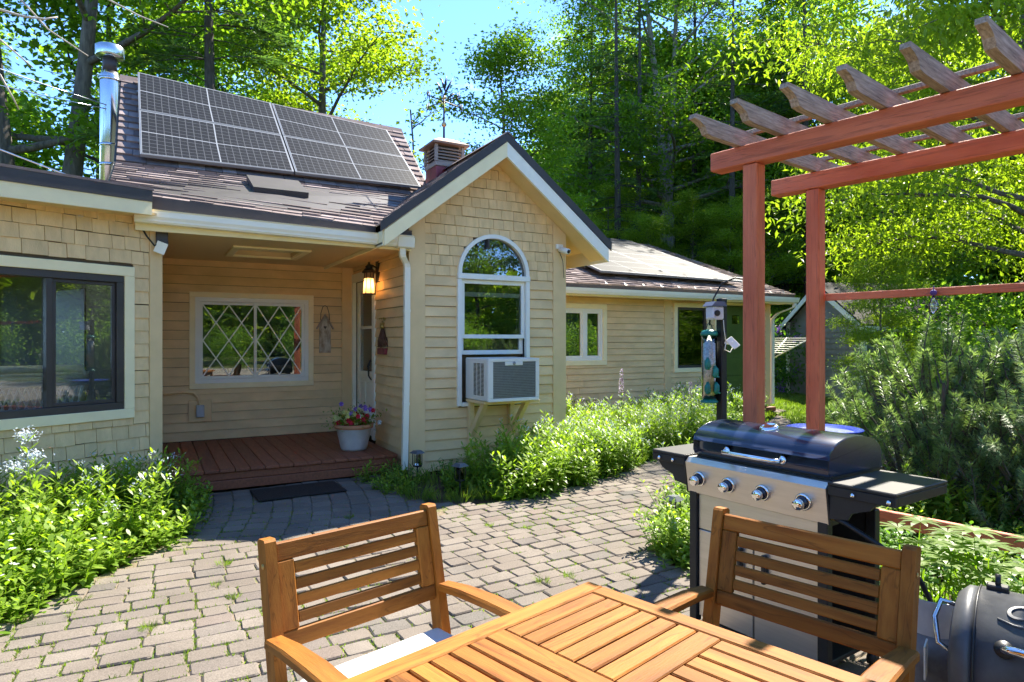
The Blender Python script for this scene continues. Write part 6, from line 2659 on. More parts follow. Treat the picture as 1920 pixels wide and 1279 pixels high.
for (xr, yr, ax) in cells_:
    lo_, hi_ = (yr if ax == 'x' else xr)
    n = 6
    wd = (hi_ - lo_) / n
    for k in range(n):
        a, b = lo_ + k * wd + 0.003, lo_ + (k + 1) * wd - 0.003
        m = MB()
        if ax == 'x':
            m.bbox((xr[0] + 0.001, a, TZ - 0.022), (xr[1] - 0.001, b, TZ - 0.001 - 0.0005 * (k % 2)), 0.0035)
        else:
            m.bbox((a, yr[0] + 0.001, TZ - 0.022), (b, yr[1] - 0.001, TZ - 0.001 - 0.0005 * (k % 2)), 0.0035)
        m.build('slat', M['teak_' + ax], tb)
for (x, y) in ((-0.08, -0.08), (-Sz + 0.08, -0.08), (-0.08, -Sz + 0.08), (-Sz + 0.08, -Sz + 0.08)):
    m = MB()
    m.bbox((x - 0.03, y - 0.03, 0), (x + 0.03, y + 0.03, TZ - 0.031), 0.005)
    m.build('leg', M['teak_z'], tb)
for (a, b, c, d, mt) in ((-Sz + 0.11, -0.11, -0.09, -0.065, 'teak_x'), (-Sz + 0.11, -0.11, -Sz + 0.065, -Sz + 0.09, 'teak_x'), (-0.09, -0.065, -Sz + 0.11, -0.11, 'teak_y'), (-Sz + 0.065, -Sz + 0.09, -Sz + 0.11, -0.11, 'teak_y')):
    m = MB()
    m.bbox((a, c, TZ - 0.10), (b, d, TZ - 0.031), 0.003)
    m.build('apron', M[mt], tb)


def armchair(loc, rz, label, cushion):
    t = thing('patio_armchair', label, 'chair', (loc[0], loc[1], 0), rz, None)
    W = 0.305
    tilt = lambda z: 0.215 + max(0, z - 0.42) * 0.20
    # rear posts
    for s in (-1, 1):
        x0, x1 = (s * W - 0.034, s * W) if s > 0 else (s * W, s * W + 0.034)
        m = MB()
        pr_ = [(0.205, 0.0), (0.25, 0.0), (tilt(0.42) + 0.035, 0.42), (tilt(0.87) + 0.030, 0.862), (tilt(0.87) + 0.02, 0.872), (tilt(0.87) - 0.015, 0.875), (tilt(0.87) - 0.022, 0.868), (tilt(0.42) - 0.022, 0.42)]
        m.prism([(x0, y, z) for y, z in pr_], (x1 - x0, 0, 0))
        po = m.build('rear_leg', M['teak_z'], t)
        for z in (0.80, 0.58):
            m = MB()
            m.cyl((s * (W + 0.0005), tilt(z), z), (s * (W + 0.003), tilt(z), z), 0.008, 12)
            m.build('screw', M['brass'], po)
    # backrest frame, tilted
    y0 = tilt(0.55)
    Mx = Matrix.Translation((0, tilt(0.565), 0.565)) @ Matrix.Rotation(-math.atan(0.20), 4, 'X')
    iw = W - 0.035
    m = MB()
    m.bbox((-iw, -0.012, 0.245), (iw, 0.012, 0.298), 0.004, Mx)
    m.build('top_rail', M['teak_x'], t)
    m = MB()
    m.bbox((-iw, -0.012, 0.0), (iw, 0.012, 0.048), 0.004, Mx)
    m.build('bottom_rail', M['teak_x'], t)
    for s in (-1, 1):
        m = MB()
        a, b = (iw - 0.052, iw) if s > 0 else (-iw, -iw + 0.052)
        m.bbox((a, -0.0125, 0.0485), (b, 0.0115, 0.2445), 0.003, Mx)
        m.build('stile', M['teak_z'], t)
    for k in range(4):
        z = 0.0615 + k * 0.0465
        m = MB()
        m.bbox((-iw + 0.0525, -0.009, z), (iw - 0.0525, 0.007, z + 0.033), 0.003, Mx)
        m.build('back_slat', M['teak_x'], t)
    for s in (-1, 1):
        # armrest: gently bowed plank
        xc = s * (W - 0.005)
        ys = [tilt(0.62) - 0.02, 0.12, -0.02, -0.16, -0.27, -0.30]
        zs = [0.615, 0.628, 0.632, 0.628, 0.612, 0.602]
        hw = [0.026, 0.031, 0.034, 0.033, 0.03, 0.02]
        vs, fs = [], []
        for y, z, h in zip(ys, zs, hw):
            for (sx, dz) in ((-1, -0.024), (1, -0.024), (1, -0.006), (0.8, 0), (-0.8, 0), (-1, -0.006)):
                vs.append((xc + sx * h, y, z + dz))
        for i in range(len(ys) - 1):
            for k in range(6):
                fs.append((i * 6 + k, i * 6 + (k + 1) % 6, i * 6 + 6 + (k + 1) % 6, i * 6 + 6 + k))
        fs += [tuple(range(6))[::-1], tuple(range(len(vs) - 6, len(vs)))]
        m = MB()
        m.add(vs, [q[::-1] for q in fs])
        m.build('armrest', M['teak_y'], t)
        m = MB()
        m.bbox((xc - 0.017, -0.245, 0.0), (xc + 0.017, -0.195, 0.60), 0.004)
        m.build('front_leg', M['teak_z'], t)
        m = MB()
        m.bbox((xc - 0.012, -0.194, 0.36), (xc + 0.012, 0.20, 0.42), 0.003)
        m.build('seat_rail', M['teak_y'], t)
    m = MB()
    m.bbox((-W + 0.03, -0.25, 0.36), (W - 0.03, -0.226, 0.42), 0.003)
    m.bbox((-W + 0.036, 0.19, 0.36), (W - 0.036, 0.21, 0.42), 0.003)
    m.build('seat_rail', M['teak_x'], t)
    for k in range(8):
        m = MB()
        y = -0.225 + k * 0.053
        m.bbox((-W + 0.02, y, 0.421), (W - 0.02, y + 0.043, 0.437), 0.003)
        m.build('seat_slat', M['teak_x'], t)
    if cushion:
        bm = bmesh.new()
        bmesh.ops.create_cube(bm, size=1)
        for q in bm.verts:
            q.co = Vector((q.co.x * 0.50, q.co.y * 0.44 - 0.02, 0.438 + (q.co.z + 0.5) * 0.055))
        bmesh.ops.bevel(bm, geom=bm.edges[:], offset=0.022, segments=3, affect='EDGES', profile=0.6)
        m = MB()
        m.from_bm(bm, None, True)
        cu_ = m.build('seat_cushion', M['cushion'])
        cu_.location = (loc[0], loc[1], 0.0)
        cu_.rotation_euler = (0, 0, rz)
        tag(cu_, 'white seat cushion lying on the patio chair', 'cushion')


armchair((-1.795, -4.875), ROT, 'teak armchair with a white cushion, its back toward the porch', True)
armchair((-0.955, -5.40), ROT - math.pi / 2, 'teak armchair backed up to the gas grill', False)

# ------------------------------------------------------------------ gas grill (front faces -x)
M['steel'] = surf('brushed_steel', (0.60, 0.56, 0.50), 0.36, 0.08, 5, (1, 1, 14), metal=0.85, bump=0.04, bscale=60)
M['chrome'] = surf('chrome', (0.85, 0.85, 0.86), 0.08, 0.03, 4, metal=1.0)
M['enamel'] = surf('black_enamel', (0.012, 0.018, 0.042), 0.16, 0.3, 8, spec=0.7)
M['powder'] = surf('black_powdercoat', (0.020, 0.019, 0.018), 0.5, 0.2, 20)
gr = thing('gas_grill', 'stainless and black four-burner gas grill with side shelves', 'grill', (0, -4.6, 0), RAD(5))
# local y = world v + 4.6 ; firebox y -0.36..0.36
m = MB()
m.prism([(-0.085, -0.36, 0.845), (-0.06, -0.36, 0.868), (0.0, -0.36, 0.868), (0.0, -0.36, 0.695), (-0.062, -0.36, 0.695)], (0, 0.725, 0))
cp = m.build('control_panel', M['steel'], gr)
for s in (-1, 1):
    m = MB()
    y = s * 0.3655 + 0.0025 - (0.006 if s < 0 else 0)
    m.prism([(-0.088, y, 0.845), (-0.06, y, 0.871), (0.0, y, 0.871), (0.0, y, 0.692), (-0.064, y, 0.692)], (0, 0.006, 0))
    m.build('end_cap', M['powder'], gr)
for k, v in enumerate((-4.315, -4.485, -4.665, -4.86)):
    y = v + 4.6
    ang = math.atan2(0.023, 0.15)
    Mk = Matrix.Translation((-0.0745, y, 0.772)) @ Matrix.Rotation(-math.pi / 2 - 0.15, 4, 'Y')
    m = MB()
    m.lathe([(0.036, 0.0), (0.036, 0.008), (0.030, 0.012), (0.028, 0.010)], 24, M=Mk)
    bz2 = m.build('knob_bezel', M['chrome'], cp)
    m = MB()
    m.lathe([(0.027, 0.010), (0.026, 0.022)], 24, M=Mk)
    m.build('knob_gap', M['enamel'], bz2)
    m = MB()
    m.lathe([(0.0235, 0.02), (0.0235, 0.05), (0.020, 0.055), (0.0001, 0.056)], 24, M=Mk)
    m.build('knob', M['chrome'], bz2)
# firebox
m = MB()
m.bbox((0.0, -0.345, 0.70), (0.40, 0.345, 0.868), 0.004)
m.build('firebox', M['powder'], gr)
# lid
prof = [(-0.035, 0.885), (-0.045, 0.905), (-0.046, 0.955)]
for i in range(11):
    a = math.pi * (1 - i / 10.0)
    prof.append((0.16 + 0.206 * math.cos(a) * (1.0 if a > 1.57 else 1.1), 0.952 + 0.088 * math.sin(a)))
prof += [(0.39, 0.885)]
vs = []
n = len(prof)
for y, k in ((-0.352, 0.985), (-0.344, 1), (0.344, 1), (0.352, 0.985)):
    for (x, z) in prof:
        vs.append((0.16 + (x - 0.16) * k, y, 0.9 + (z - 0.9) * k))
fs = []
for j in range(3):
    for i in range(n - 1):
        fs.append((j * n + i, j * n + i + 1, (j + 1) * n + i + 1, (j + 1) * n + i))
fs += [tuple(range(n)), tuple(range(3 * n, 4 * n))[::-1]]
m = MB()
m.add(vs, [q[::-1] for q in fs])
for i in range(len(m.s)):
    m.s[i] = len(m.f[i]) == 4
lid = m.build('lid', M['enamel'], gr)
bpy.context.view_layer.objects.active = lid
m = MB()
m.bbox((-0.02, -0.35, 0.868), (0.40, 0.35, 0.884), 0.003)
m.build('lid_rim', M['powder'], gr)
m = MB()
m.tube([(-0.045, 0.145, 0.925), (-0.085, 0.145, 0.925), (-0.098, 0.13, 0.925), (-0.098, -0.13, 0.925), (-0.085, -0.145, 0.925), (-0.045, -0.145, 0.925)], 0.0095, 10)
m.build('handle', M['chrome'], lid)
for s in (-1, 1):
    m = MB()
    m.lathe([(0.019, 0), (0.019, 0.008), (0.012, 0.012)], 16, M=Matrix.Translation((-0.046, s * 0.145, 0.925)) @ Matrix.Rotation(-math.pi / 2, 4, 'Y'))
    m.build('handle_washer', M['chrome'], lid)
m = MB()
m.lathe([(0.045, 0), (0.045, 0.012), (0.036, 0.022), (0.030, 0.019), (0.0001, 0.019)], 24, M=Matrix.Translation((0.10, 0.02, 1.030)) @ Matrix.Rotation(-0.30, 4, 'Y'))
m.build('thermometer', M['chrome'], lid)
# shelves
for nm, (a, b) in (('left', (0.37, 0.585)), ('right', (-0.635, -0.37))):
    m = MB()
    m.bbox((-0.09, a, 0.862), (0.34, b, 0.878), 0.004)
    sh = m.build('side_shelf', M['powder'], gr)
    m = MB()
    m.bbox((-0.088, a + 0.002, 0.825), (-0.070, b - 0.002, 0.8615), 0.002)
    m.bbox((0.32, a + 0.002, 0.825), (0.338, b - 0.002, 0.8615), 0.002)
    e0 = b - 0.02 if nm == 'left' else a + 0.002
    m.bbox((-0.069, e0, 0.825), (0.319, e0 + 0.018, 0.8615), 0.002)
    m.build('shelf_skirt', M['powder'], sh)
    m = MB()
    sgn = 1 if nm == 'left' else -1
    y0 = 0.37 * sgn
    m.prism([(-0.072, y0, 0.824), (-0.072, y0 + sgn * 0.19, 0.824), (-0.072, y0 + sgn * 0.16, 0.79), (-0.072, y0 + sgn * 0.09, 0.765), (-0.072, y0 + sgn * 0.075, 0.735), (-0.072, y0, 0.725)], (0.012, 0, 0))
    m.build('shelf_bracket', M['powder'], sh)
    for q in (0.07, 0.16):
        m = MB()
        m.sphere((-0.094, y0 + sgn * q * (1 if nm == 'left' else 1.5), 0.842), 0.010, 10, 6)
        m.build('bolt', M['chrome'], sh)
# cabinet
for (x, y) in ((-0.045, 0.335), (-0.045, -0.335), (0.34, 0.335), (0.34, -0.335)):
    m = MB()
    m.bbox((x - 0.02, y - 0.022, 0.06), (x + 0.02, y + 0.022, 0.699), 0.003)
    m.build('leg', M['powder'], gr)
    m = MB()
    m.cyl((x, y - 0.014, 0.03), (x, y + 0.014, 0.03), 0.03, 14)
    m.build('caster', M['powder'], gr)
m = MB()
m.bbox((-0.05, -0.311, 0.52), (-0.03, 0.311, 0.693), 0.003)
m.build('upper_panel', M['steel'], gr)
for (a, b) in ((-0.310, -0.003), (0.003, 0.310)):
    m = MB()
    m.bbox((-0.05, a, 0.09), (-0.028, b, 0.516), 0.003)
    dr_ = m.build('door', M['steel'], gr)
    m = MB()
    hx = b - 0.06 if a < 0 else a + 0.06
    m.bbox((-0.075, hx - 0.01, 0.36), (-0.051, hx + 0.01, 0.49), 0.004)
    m.build('handle', M['powder'], dr_)
m = MB()
m.bbox((-0.02, -0.31, 0.065), (0.33, 0.31, 0.085), 0.003)
m.bbox((0.33, -0.31, 0.10), (0.345, 0.31, 0.69), 0.002)
m.bbox((-0.02, 0.325, 0.10), (0.33, 0.335, 0.69), 0.002)
m.build('cabinet_shell', M['powder'], gr)

# propane tank and hose
M['tankpaint'] = surf('dusty_tank', (0.08, 0.07, 0.065), 0.55, 0.4, 9, col2=(0.26, 0.24, 0.22))
tk = thing('propane_tank', 'dusty dark propane tank under the grill shelf', 'propane tank', (0.17, -5.265, 0))
m = MB()
m.lathe([(0.10, 0), (0.105, 0.03), (0.148, 0.06), (0.152, 0.10), (0.152, 0.27), (0.14, 0.32), (0.09, 0.355), (0.03, 0.365), (0.0001, 0.366)], 28)
m.build('cylinder_body', M['tankpaint'], tk)
m = MB()
vs, fs = [], []
k = 0
for i in range(25):
    a = math.radians(-40 + 200 * i / 24 + 120)
    for (rr2, z) in ((0.088, 0.345), (0.098, 0.345), (0.092, 0.475), (0.084, 0.475)):
        vs.append((rr2 * math.cos(a), rr2 * math.sin(a), z))
for i in range(24):
    for q in range(4):
        fs.append((i * 4 + q, i * 4 + (q + 1) % 4, i * 4 + 4 + (q + 1) % 4, i * 4 + 4 + q))
fs += [(3, 2, 1, 0), (96, 97, 98, 99)]
m.add(vs, fs, False)
M['collar'] = surf('grey_collar', (0.45, 0.42, 0.38), 0.5, 0.2, 8)
m.build('collar', M['collar'], tk)
m = MB()
m.cyl((0, 0, 0.36), (0, 0, 0.41), 0.022, 12)
m.cyl((0, 0, 0.39), (-0.06, 0, 0.39), 0.016, 10)
m.build('valve', M['brass'], tk)
m = MB()
m.tube([(-0.02, -4.975, 0.73), (-0.03, -5.04, 0.72), (0.0, -5.16, 0.66), (0.07, -5.27, 0.55), (0.12, -5.29, 0.45), (0.11, -5.265, 0.39)], 0.010, 8)
ho = m.build('gas_hose', M['black'])
tag(ho, 'black rubber gas hose between grill and tank', 'hose')
m = MB()
m.cyl((-0.018, -4.962, 0.732), (-0.02, -4.99, 0.73), 0.014, 10)
m.build('fitting', M['brass'], ho)
m = MB()
m.bbox((-0.08, -0.003, -0.06), (0.0, 0.003, 0.06), 0.001, Matrix.Rotation(0.4, 4, 'Z'))
lbt = m.build('paper_label', M['white'])
lbt.location = (0.03, -5.315, 0.30)
tag(lbt, 'white paper label hanging on the propane tank', 'label')

# barrel smoker, axis along y
M['barrel'] = surf('barrel_paint', (0.05, 0.052, 0.055), 0.42, 0.35, 6, bump=0.08, bscale=30, col2=(0.12, 0.123, 0.128))
sm = thing('barrel_smoker', 'dark grey barrel smoker with chrome handle and raised script lettering', 'smoker', (-0.06, -5.47, 0.39), RAD(20))
BR_ = 0.235
Mb = Matrix.Rotation(math.pi / 2, 4, 'X')       # lathe z -> -y
m = MB()
m.lathe([(0.0001, -0.02), (0.15, -0.018), (0.205, -0.005), (BR_ - 0.004, 0.022), (BR_ - 0.004, 0.05)], 40, M=Mb)
m.build('end_cap', M['barrel'], sm)
m = MB()
m.lathe([(BR_, 0.053), (BR_, 0.80)], 48, M=Mb)
m.build('barrel_body', M['barrel'], sm)
m = MB()
m.lathe([(BR_ - 0.004, 0.803), (BR_ - 0.01, 0.83), (0.15, 0.86), (0.0001, 0.862)], 40, M=Mb)
m.build('end_cap', M['barrel'], sm)
m = MB()
m.lathe([(BR_ - 0.003, 0.05), (BR_ + 0.004, 0.051), (BR_ + 0.004, 0.056), (BR_ - 0.003, 0.057)], 48, M=Mb)
m.build('seam_ring', M['black'], sm)


def on_barrel(a, y, r=BR_):
    """a measured from the top toward the viewer (-x)"""
    return (-r * math.sin(a), -y, r * math.cos(a))


m = MB()
m.tube([on_barrel(1.0, 0.13), on_barrel(1.02, 0.135, BR_ + 0.035), on_barrel(1.03, 0.15, BR_ + 0.05), on_barrel(1.05, 0.45, BR_ + 0.05), on_barrel(1.05, 0.64, BR_ + 0.045), on_barrel(1.03, 0.65, BR_)], [0.014, 0.014, 0.013, 0.012, 0.012, 0.012], 10)
m.build('handle', M['chrome'], sm)
m = MB()
m.lathe([(0.026, 0), (0.026, 0.006), (0.0001, 0.007)], 16, M=Matrix.Translation(on_barrel(1.0, 0.13)) @ Matrix.Rotation(-1.0, 4, 'Y'))
m.build('handle_washer', M['black'], sm)
for y in (0.10, 0.55):
    m = MB()
    p = Vector(on_barrel(-0.12, y))
    m.bbox((p.x - 0.02, p.y - 0.03, p.z - 0.01), (p.x + 0.02, p.y + 0.03, p.z + 0.018), 0.004)
    m.tube([(p.x, p.y, p.z), (p.x + 0.01, p.y, p.z + 0.05)], 0.008, 6)
    m.build('hinge', M['black'], sm)
m = MB()
m.tube([(-0.02, 0.0, 0.17), (-0.03, 0.05, 0.18), (-0.06, 0.065, 0.13), (-0.10, 0.05, 0.06), (-0.11, 0.0, 0.04)], 0.009, 8)
m.build('damper_handle', M['galv'], sm)
for y in (0.15, 0.70):
    for s in (-1, 1):
        m = MB()
        m.tube([(s * 0.13, -y, -0.18), (s * 0.21, -y, -0.385)], 0.014, 8)
        m.build('leg', M['black'], sm)
# raised script lettering
cu_t = bpy.data.curves.new('lettering', 'FONT')
cu_t.body = 'Cha'
cu_t.size = 0.085
cu_t.shear = 0.35
cu_t.extrude = 0.004
cu_t.bevel_depth = 0.0015
cu_t.bevel_resolution = 0
tmp = bpy.data.objects.new('lettering', cu_t)
COL.objects.link(tmp)
bpy.context.view_layer.update()
me_t = bpy.data.meshes.new_from_object(tmp.evaluated_get(bpy.context.evaluated_depsgraph_get()))
bpy.data.objects.remove(tmp)
for q in me_t.vertices:          # wrap onto the drum: x -> along the drum, y -> round it, z -> outward
    x, y, z = q.co
    a = 0.55 - y / BR_
    q.co = on_barrel(a, 0.12 + x, BR_ + z - 0.001)
me_t.materials.clear()
me_t.materials.append(M['barrel'])
link(bpy.data.objects.new('lettering', me_t), sm)
m = MB()
m.tube([on_barrel(0.60, 0.11, BR_ + 0.001), on_barrel(0.655, 0.15, BR_ + 0.001), on_barrel(0.67, 0.25, BR_ + 0.001), on_barrel(0.64, 0.4, BR_ + 0.001)], 0.004, 6)
m.build('swash', M['barrel'], sm)

# ================================================================== pergola
M['red'] = surf('red_stain', (0.46, 0.11, 0.05), 0.65, 0.16, 3.5, (3, 3, 0.7), 0.3, 40, objvar=0.06, col2=(0.66, 0.19, 0.088), local=True, crack=(9, 9, 0.35))
M['raft'] = surf('weathered_rafter', (0.17, 0.12, 0.085), 0.8, 0.3, 7.0, (1.2, 14, 14), 0.5, 40, objvar=0.12, col2=(0.48, 0.38, 0.29), local=True, crack=(0.5, 12, 12))
M['red_y'] = surf('red_stain_beam', (0.46, 0.11, 0.05), 0.65, 0.16, 3.5, (3, 0.7, 3), 0.3, 40, objvar=0.06, col2=(0.66, 0.19, 0.088), local=True, crack=(9, 0.35, 9))
PB_ = RAD(9.3)
pg_ = thing('pergola', 'red-stained timber pergola with weathered rafters over the grill', 'pergola', (0.49, -4.15, 0), PB_)
# local x = across (front -> rear beam), local y = -along (beam runs to -y)
W4 = 0.044
posts = [(0.0, 0.0), (0.865, 0.08), (0.0, -2.05), (0.865, -1.97)]
for (x, y) in posts:
    m = MB()
    m.bbox((x - W4, y - W4, -0.05), (x + W4, y + W4, 2.428), 0.006)
    m.build('post', M['red'], pg_)
m = MB()
m.bbox((-W4 - 0.012, -2.4, 2.43), (W4 + 0.012, 0.245, 2.535), 0.005)
m.build('beam', M['red_y'], pg_)
m = MB()
m.bbox((0.865 - W4 - 0.012, -2.35, 2.43), (0.865 + W4 + 0.012, 0.36, 2.535), 0.005)
m.build('beam', M['red_y'], pg_)
for k in range(10):
    y = 0.068 - k * 0.2535
    m = MB()
    z0, z1 = 2.5365, 2.628
    prof = [(-0.48, z1), (-0.485, z1 - 0.024), (-0.44, z1 - 0.034), (-0.40, z1 - 0.052), (-0.375, z0 + 0.006), (-0.33, z0), (1.16, z0), (1.22, z0 + 0.03), (1.27, z1 - 0.03), (1.30, z1)]
    jit = rng.uniform(-0.015, 0.015)
    m.prism([(x + jit, y - 0.02, z) for x, z in prof], (0, 0.04, 0))
    m.build('rafter', M['raft'], pg_)
for x in (0.085, 0.955):
    m = MB()
    m.bbox((x - 0.018, -2.4, 2.629), (x + 0.018, 0.12, 2.655), 0.003)
    m.build('purlin', M['red2'] if 'red2' in M else M['raft'], pg_)
m = MB()
m.bbox((0.865 + 0.02, -1.92, 1.705), (0.865 + 0.055, 0.03, 1.75), 0.003)
m.build('rail', M['red_y'], pg_)
m = MB()
m.bbox((0.865 - 0.02, -1.92, 0.34), (0.865 + 0.02, 0.03, 0.43), 0.004)
m.build('rail', M['red_y'], pg_)
M['green_wash'] = surf('pale_green_board', (0.35, 0.40, 0.33), 0.7, 0.2, 9)
m = MB()
m.bbox((0.865 + W4 + 0.001, 0.055, 0.0), (0.865 + W4 + 0.020, 0.115, 1.70), 0.002)
m.build('side_strip', M['green_wash'], pg_)
orn = thing('hanging_ornament', 'clear glass drop with purple ribbon on the pergola rail', 'ornament', (1.44, -4.60, 1.60))
m = MB()
m.lathe([(0.0001, 0), (0.025, 0.02), (0.028, 0.05), (0.008, 0.10)], 12)
m.build('glass_drop', M['glass_clear'], orn)
m = MB()
m.sphere((0, 0, 0.12), 0.018)
m.tube([(0, 0, 0.09), (0.0, 0, 0.16)], 0.003, 5)
M['ribbon'] = surf('purple_ribbon', (0.07, 0.03, 0.16), 0.6)
m.build('ribbon', M['ribbon'], orn)

# ================================================================== bird feeding station
fp = thing('feeder_pole', 'black square feeder post with a curved hook arm', 'post', (1.261, -3.203, 0))
m = MB()
m.bbox((-0.028, -0.028, -0.05), (0.028, 0.028, 1.76), 0.004)
m.build('post', M['black'], fp)
m = MB()
hookp = []
rt = Vector((RIGHT[0], RIGHT[1], 0))
for i in range(13):
    a = math.pi * i / 12
    c = rt * (0.02) + Vector((0, 0, 1.72))
    hookp.append(tuple(c + rt * (-0.115 * math.cos(a)) + Vector((0, 0, 0.19 * math.sin(a)))))
hookp = [tuple(rt * -0.085 + Vector((0, 0, 1.56)))] + hookp + [tuple(rt * 0.15 + Vector((0, 0, 1.86)))] if False else hookp
hk = [rt * 0.21 + Vector((0, 0, 1.84)), rt * 0.20 + Vector((0, 0, 1.90)), rt * 0.10 + Vector((0, 0, 1.915)), rt * 0.0 + Vector((0, 0, 1.87)), rt * -0.06 + Vector((0, 0, 1.76)), rt * -0.085 + Vector((0, 0, 1.66)), rt * -0.09 + Vector((0, 0, 1.56))]
m.tube([tuple(p) for p in hk], 0.007, 6)
m.build('hook_arm', M['black'], fp)
M['teal'] = surf('teal_plastic', (0.01, 0.17, 0.14), 0.3, 0.2, 8)
M['tubeclear'] = glassmat('clear_tube', (0.94, 0.97, 0.96), 0.02)
nt = M['tubeclear'].node_tree
bx0 = (1.261 + rt.x * -0.092, -3.203 + rt.y * -0.092, 0.985)
tf = thing('tube_feeder', 'clear tube bird feeder with teal perches hanging from the hook', 'bird feeder', bx0)
m = MB()
m.lathe([(0.055, 0.03), (0.055, 0.50)], 24)
m.build('tube', M['tubeclear'], tf)
m = MB()
m.lathe([(0.0001, 0.0), (0.062, 0.0), (0.066, 0.008), (0.062, 0.016), (0.05, 0.02), (0.05, 0.05), (0.0001, 0.05)], 24)
m.build('base', M['teal'], tf)
m = MB()
m.lathe([(0.062, 0.50), (0.064, 0.515), (0.05, 0.535), (0.02, 0.545), (0.0001, 0.546)], 24)
m.build('cap', M['teal'], tf)
M['seed'] = surf('bird_seed', (0.60, 0.60, 0.54), 0.9, 0.4, 90)
m = MB()
m.lathe([(0.0001, 0.06), (0.045, 0.06), (0.045, 0.44), (0.0001, 0.47)], 20)
m.build('seed_column', M['seed'], tf)
fw = Vector((-FWD[0], -FWD[1], 0))
for (z, sx) in ((0.08, -0.55), (0.20, 0.6), (0.26, -0.55), (0.08, 0.9)):
    d = (fw + rt * sx).normalized()
    c = d * 0.052
    m = MB()
    m.tube([tuple(c * 0.9 + Vector((0, 0, z))), tuple(c * 1.12 + Vector((0, 0, z + 0.012))), tuple(c * 1.16 + Vector((0, 0, z + 0.05))), tuple(c * 0.98 + Vector((0, 0, z + 0.075)))], [0.022, 0.024, 0.022, 0.010], 8)
    m.tube([tuple(c + Vector((0, 0, z))), tuple(c * 1.75 + Vector((0, 0, z - 0.004)))], 0.006, 6)
    m.build('feeding_port', M['teal'], tf)
m = MB()
m.tube([(0.045, 0, 0.52), (0.02, 0, 0.58), (0.0, 0, 0.60), (-0.02, 0, 0.58), (-0.045, 0, 0.52)], 0.003, 5)
m.build('bail', M['black'], tf)
bc = thing('camera_bird_feeder', 'small grey house-shaped camera feeder at the top of the feeder post', 'bird feeder', (1.261 + rt.x * -0.075 + fw.x * 0.07, -3.203 + rt.y * -0.075 + fw.y * 0.07, 1.60))
M['feedgrey'] = surf('feeder_grey', (0.55, 0.57, 0.62), 0.45, 0.06)
Mq = Matrix.Rotation(-YAW + 0.3, 4, 'Z') @ Matrix.Scale(0.85, 4)
m = MB()
m.bbox((-0.055, -0.06, 0.0), (0.055, 0.055, 0.115), 0.010, Mq)
m.build('body', M['feedgrey'], bc)
m = MB()
m.prism([Mq @ Vector(p) for p in ((-0.075, -0.075, 0.116), (0.075, -0.075, 0.116), (0.05, -0.075, 0.155), (-0.04, -0.075, 0.155))], Mq.to_3x3() @ Vector((0, 0.145, 0)))
M['slateblue'] = surf('slate_blue', (0.10, 0.12, 0.19), 0.5, 0.1)
m.build('roof', M['slateblue'], bc)
m = MB()
m.lathe([(0.026, 0), (0.026, 0.012), (0.018, 0.013)], 16, M=Mq @ Matrix.Translation((-0.018, -0.061, 0.055)) @ Matrix.Rotation(math.pi / 2, 4, 'X'))
m.build('lens', M['black'], bc)
m = MB()
m.tube([Mq @ Vector(p) for p in ((-0.03, -0.06, 0.01), (-0.08, -0.10, 0.012), (-0.14, -0.11, 0.015))], 0.004, 5)
m.build('perch', M['feedgrey'], bc)
sp2 = thing('solar_charger', 'little white solar charger tilted on the feeder post', 'solar charger', (1.261 + rt.x * 0.07 + fw.x * 0.04, -3.203 + rt.y * 0.07 + fw.y * 0.04, 1.43))
m = MB()
m.bbox((-0.035, -0.006, -0.055), (0.035, 0.006, 0.055), 0.004, Mq @ Matrix.Rotation(-0.55, 4, 'Y') @ Matrix.Rotation(-0.6, 4, 'X'))
m.build('panel', M['vinyl'], sp2)
m = MB()
m.tube([(0, 0, 0), tuple(rt * -0.04 - fw * 0.02), tuple(rt * -0.07 - fw * 0.03)], 0.012, 8)
m.tube([tuple(rt * -0.05), tuple(rt * -0.06 + Vector((0, 0, -0.05))), tuple(rt * -0.02 + Vector((0, 0, -0.07))), tuple(rt * 0.0 + Vector((0, 0, -0.03)))], 0.004, 5)
m.tube([tuple(rt * -0.05), tuple(rt * -0.065 + Vector((0, 0, 0.1))), tuple(rt * -0.07 + Vector((0, 0, 0.17)))], 0.003, 5)
m.build('bracket', M['vinyl'], sp2)

# bird bath
M['bluebowl'] = surf('blue_glaze', (0.03, 0.05, 0.33), 0.15, 0.3, 7, spec=0.6)
bb_ = thing('bird_bath', 'cobalt blue bird bath bowl on a stand behind the pergola post', 'bird bath', (1.835, -3.639, 0))
m = MB()
m.lathe([(0.0001, 0.755), (0.12, 0.757), (0.22, 0.775), (0.255, 0.80), (0.262, 0.808), (0.25, 0.812), (0.21, 0.792), (0.11, 0.775), (0.0001, 0.772)], 40)
m.build('bowl', M['bluebowl'], bb_)
m = MB()
m.lathe([(0.14, 0.0), (0.13, 0.02), (0.03, 0.05), (0.022, 0.4), (0.03, 0.74), (0.07, 0.756)], 20)
m.build('stand', M['black'], bb_)
mw, nt, b = new_mat('bath_water')
b.inputs['Base Color'].default_value = (0.25, 0.28, 0.5, 1)
b.inputs['Roughness'].default_value = 0.03
m = MB()
m.lathe([(0.0001, 0.79), (0.205, 0.79)], 40)
m.f = [q for q in m.f if len(q) < 10]
m.build('water', mw, bb_)

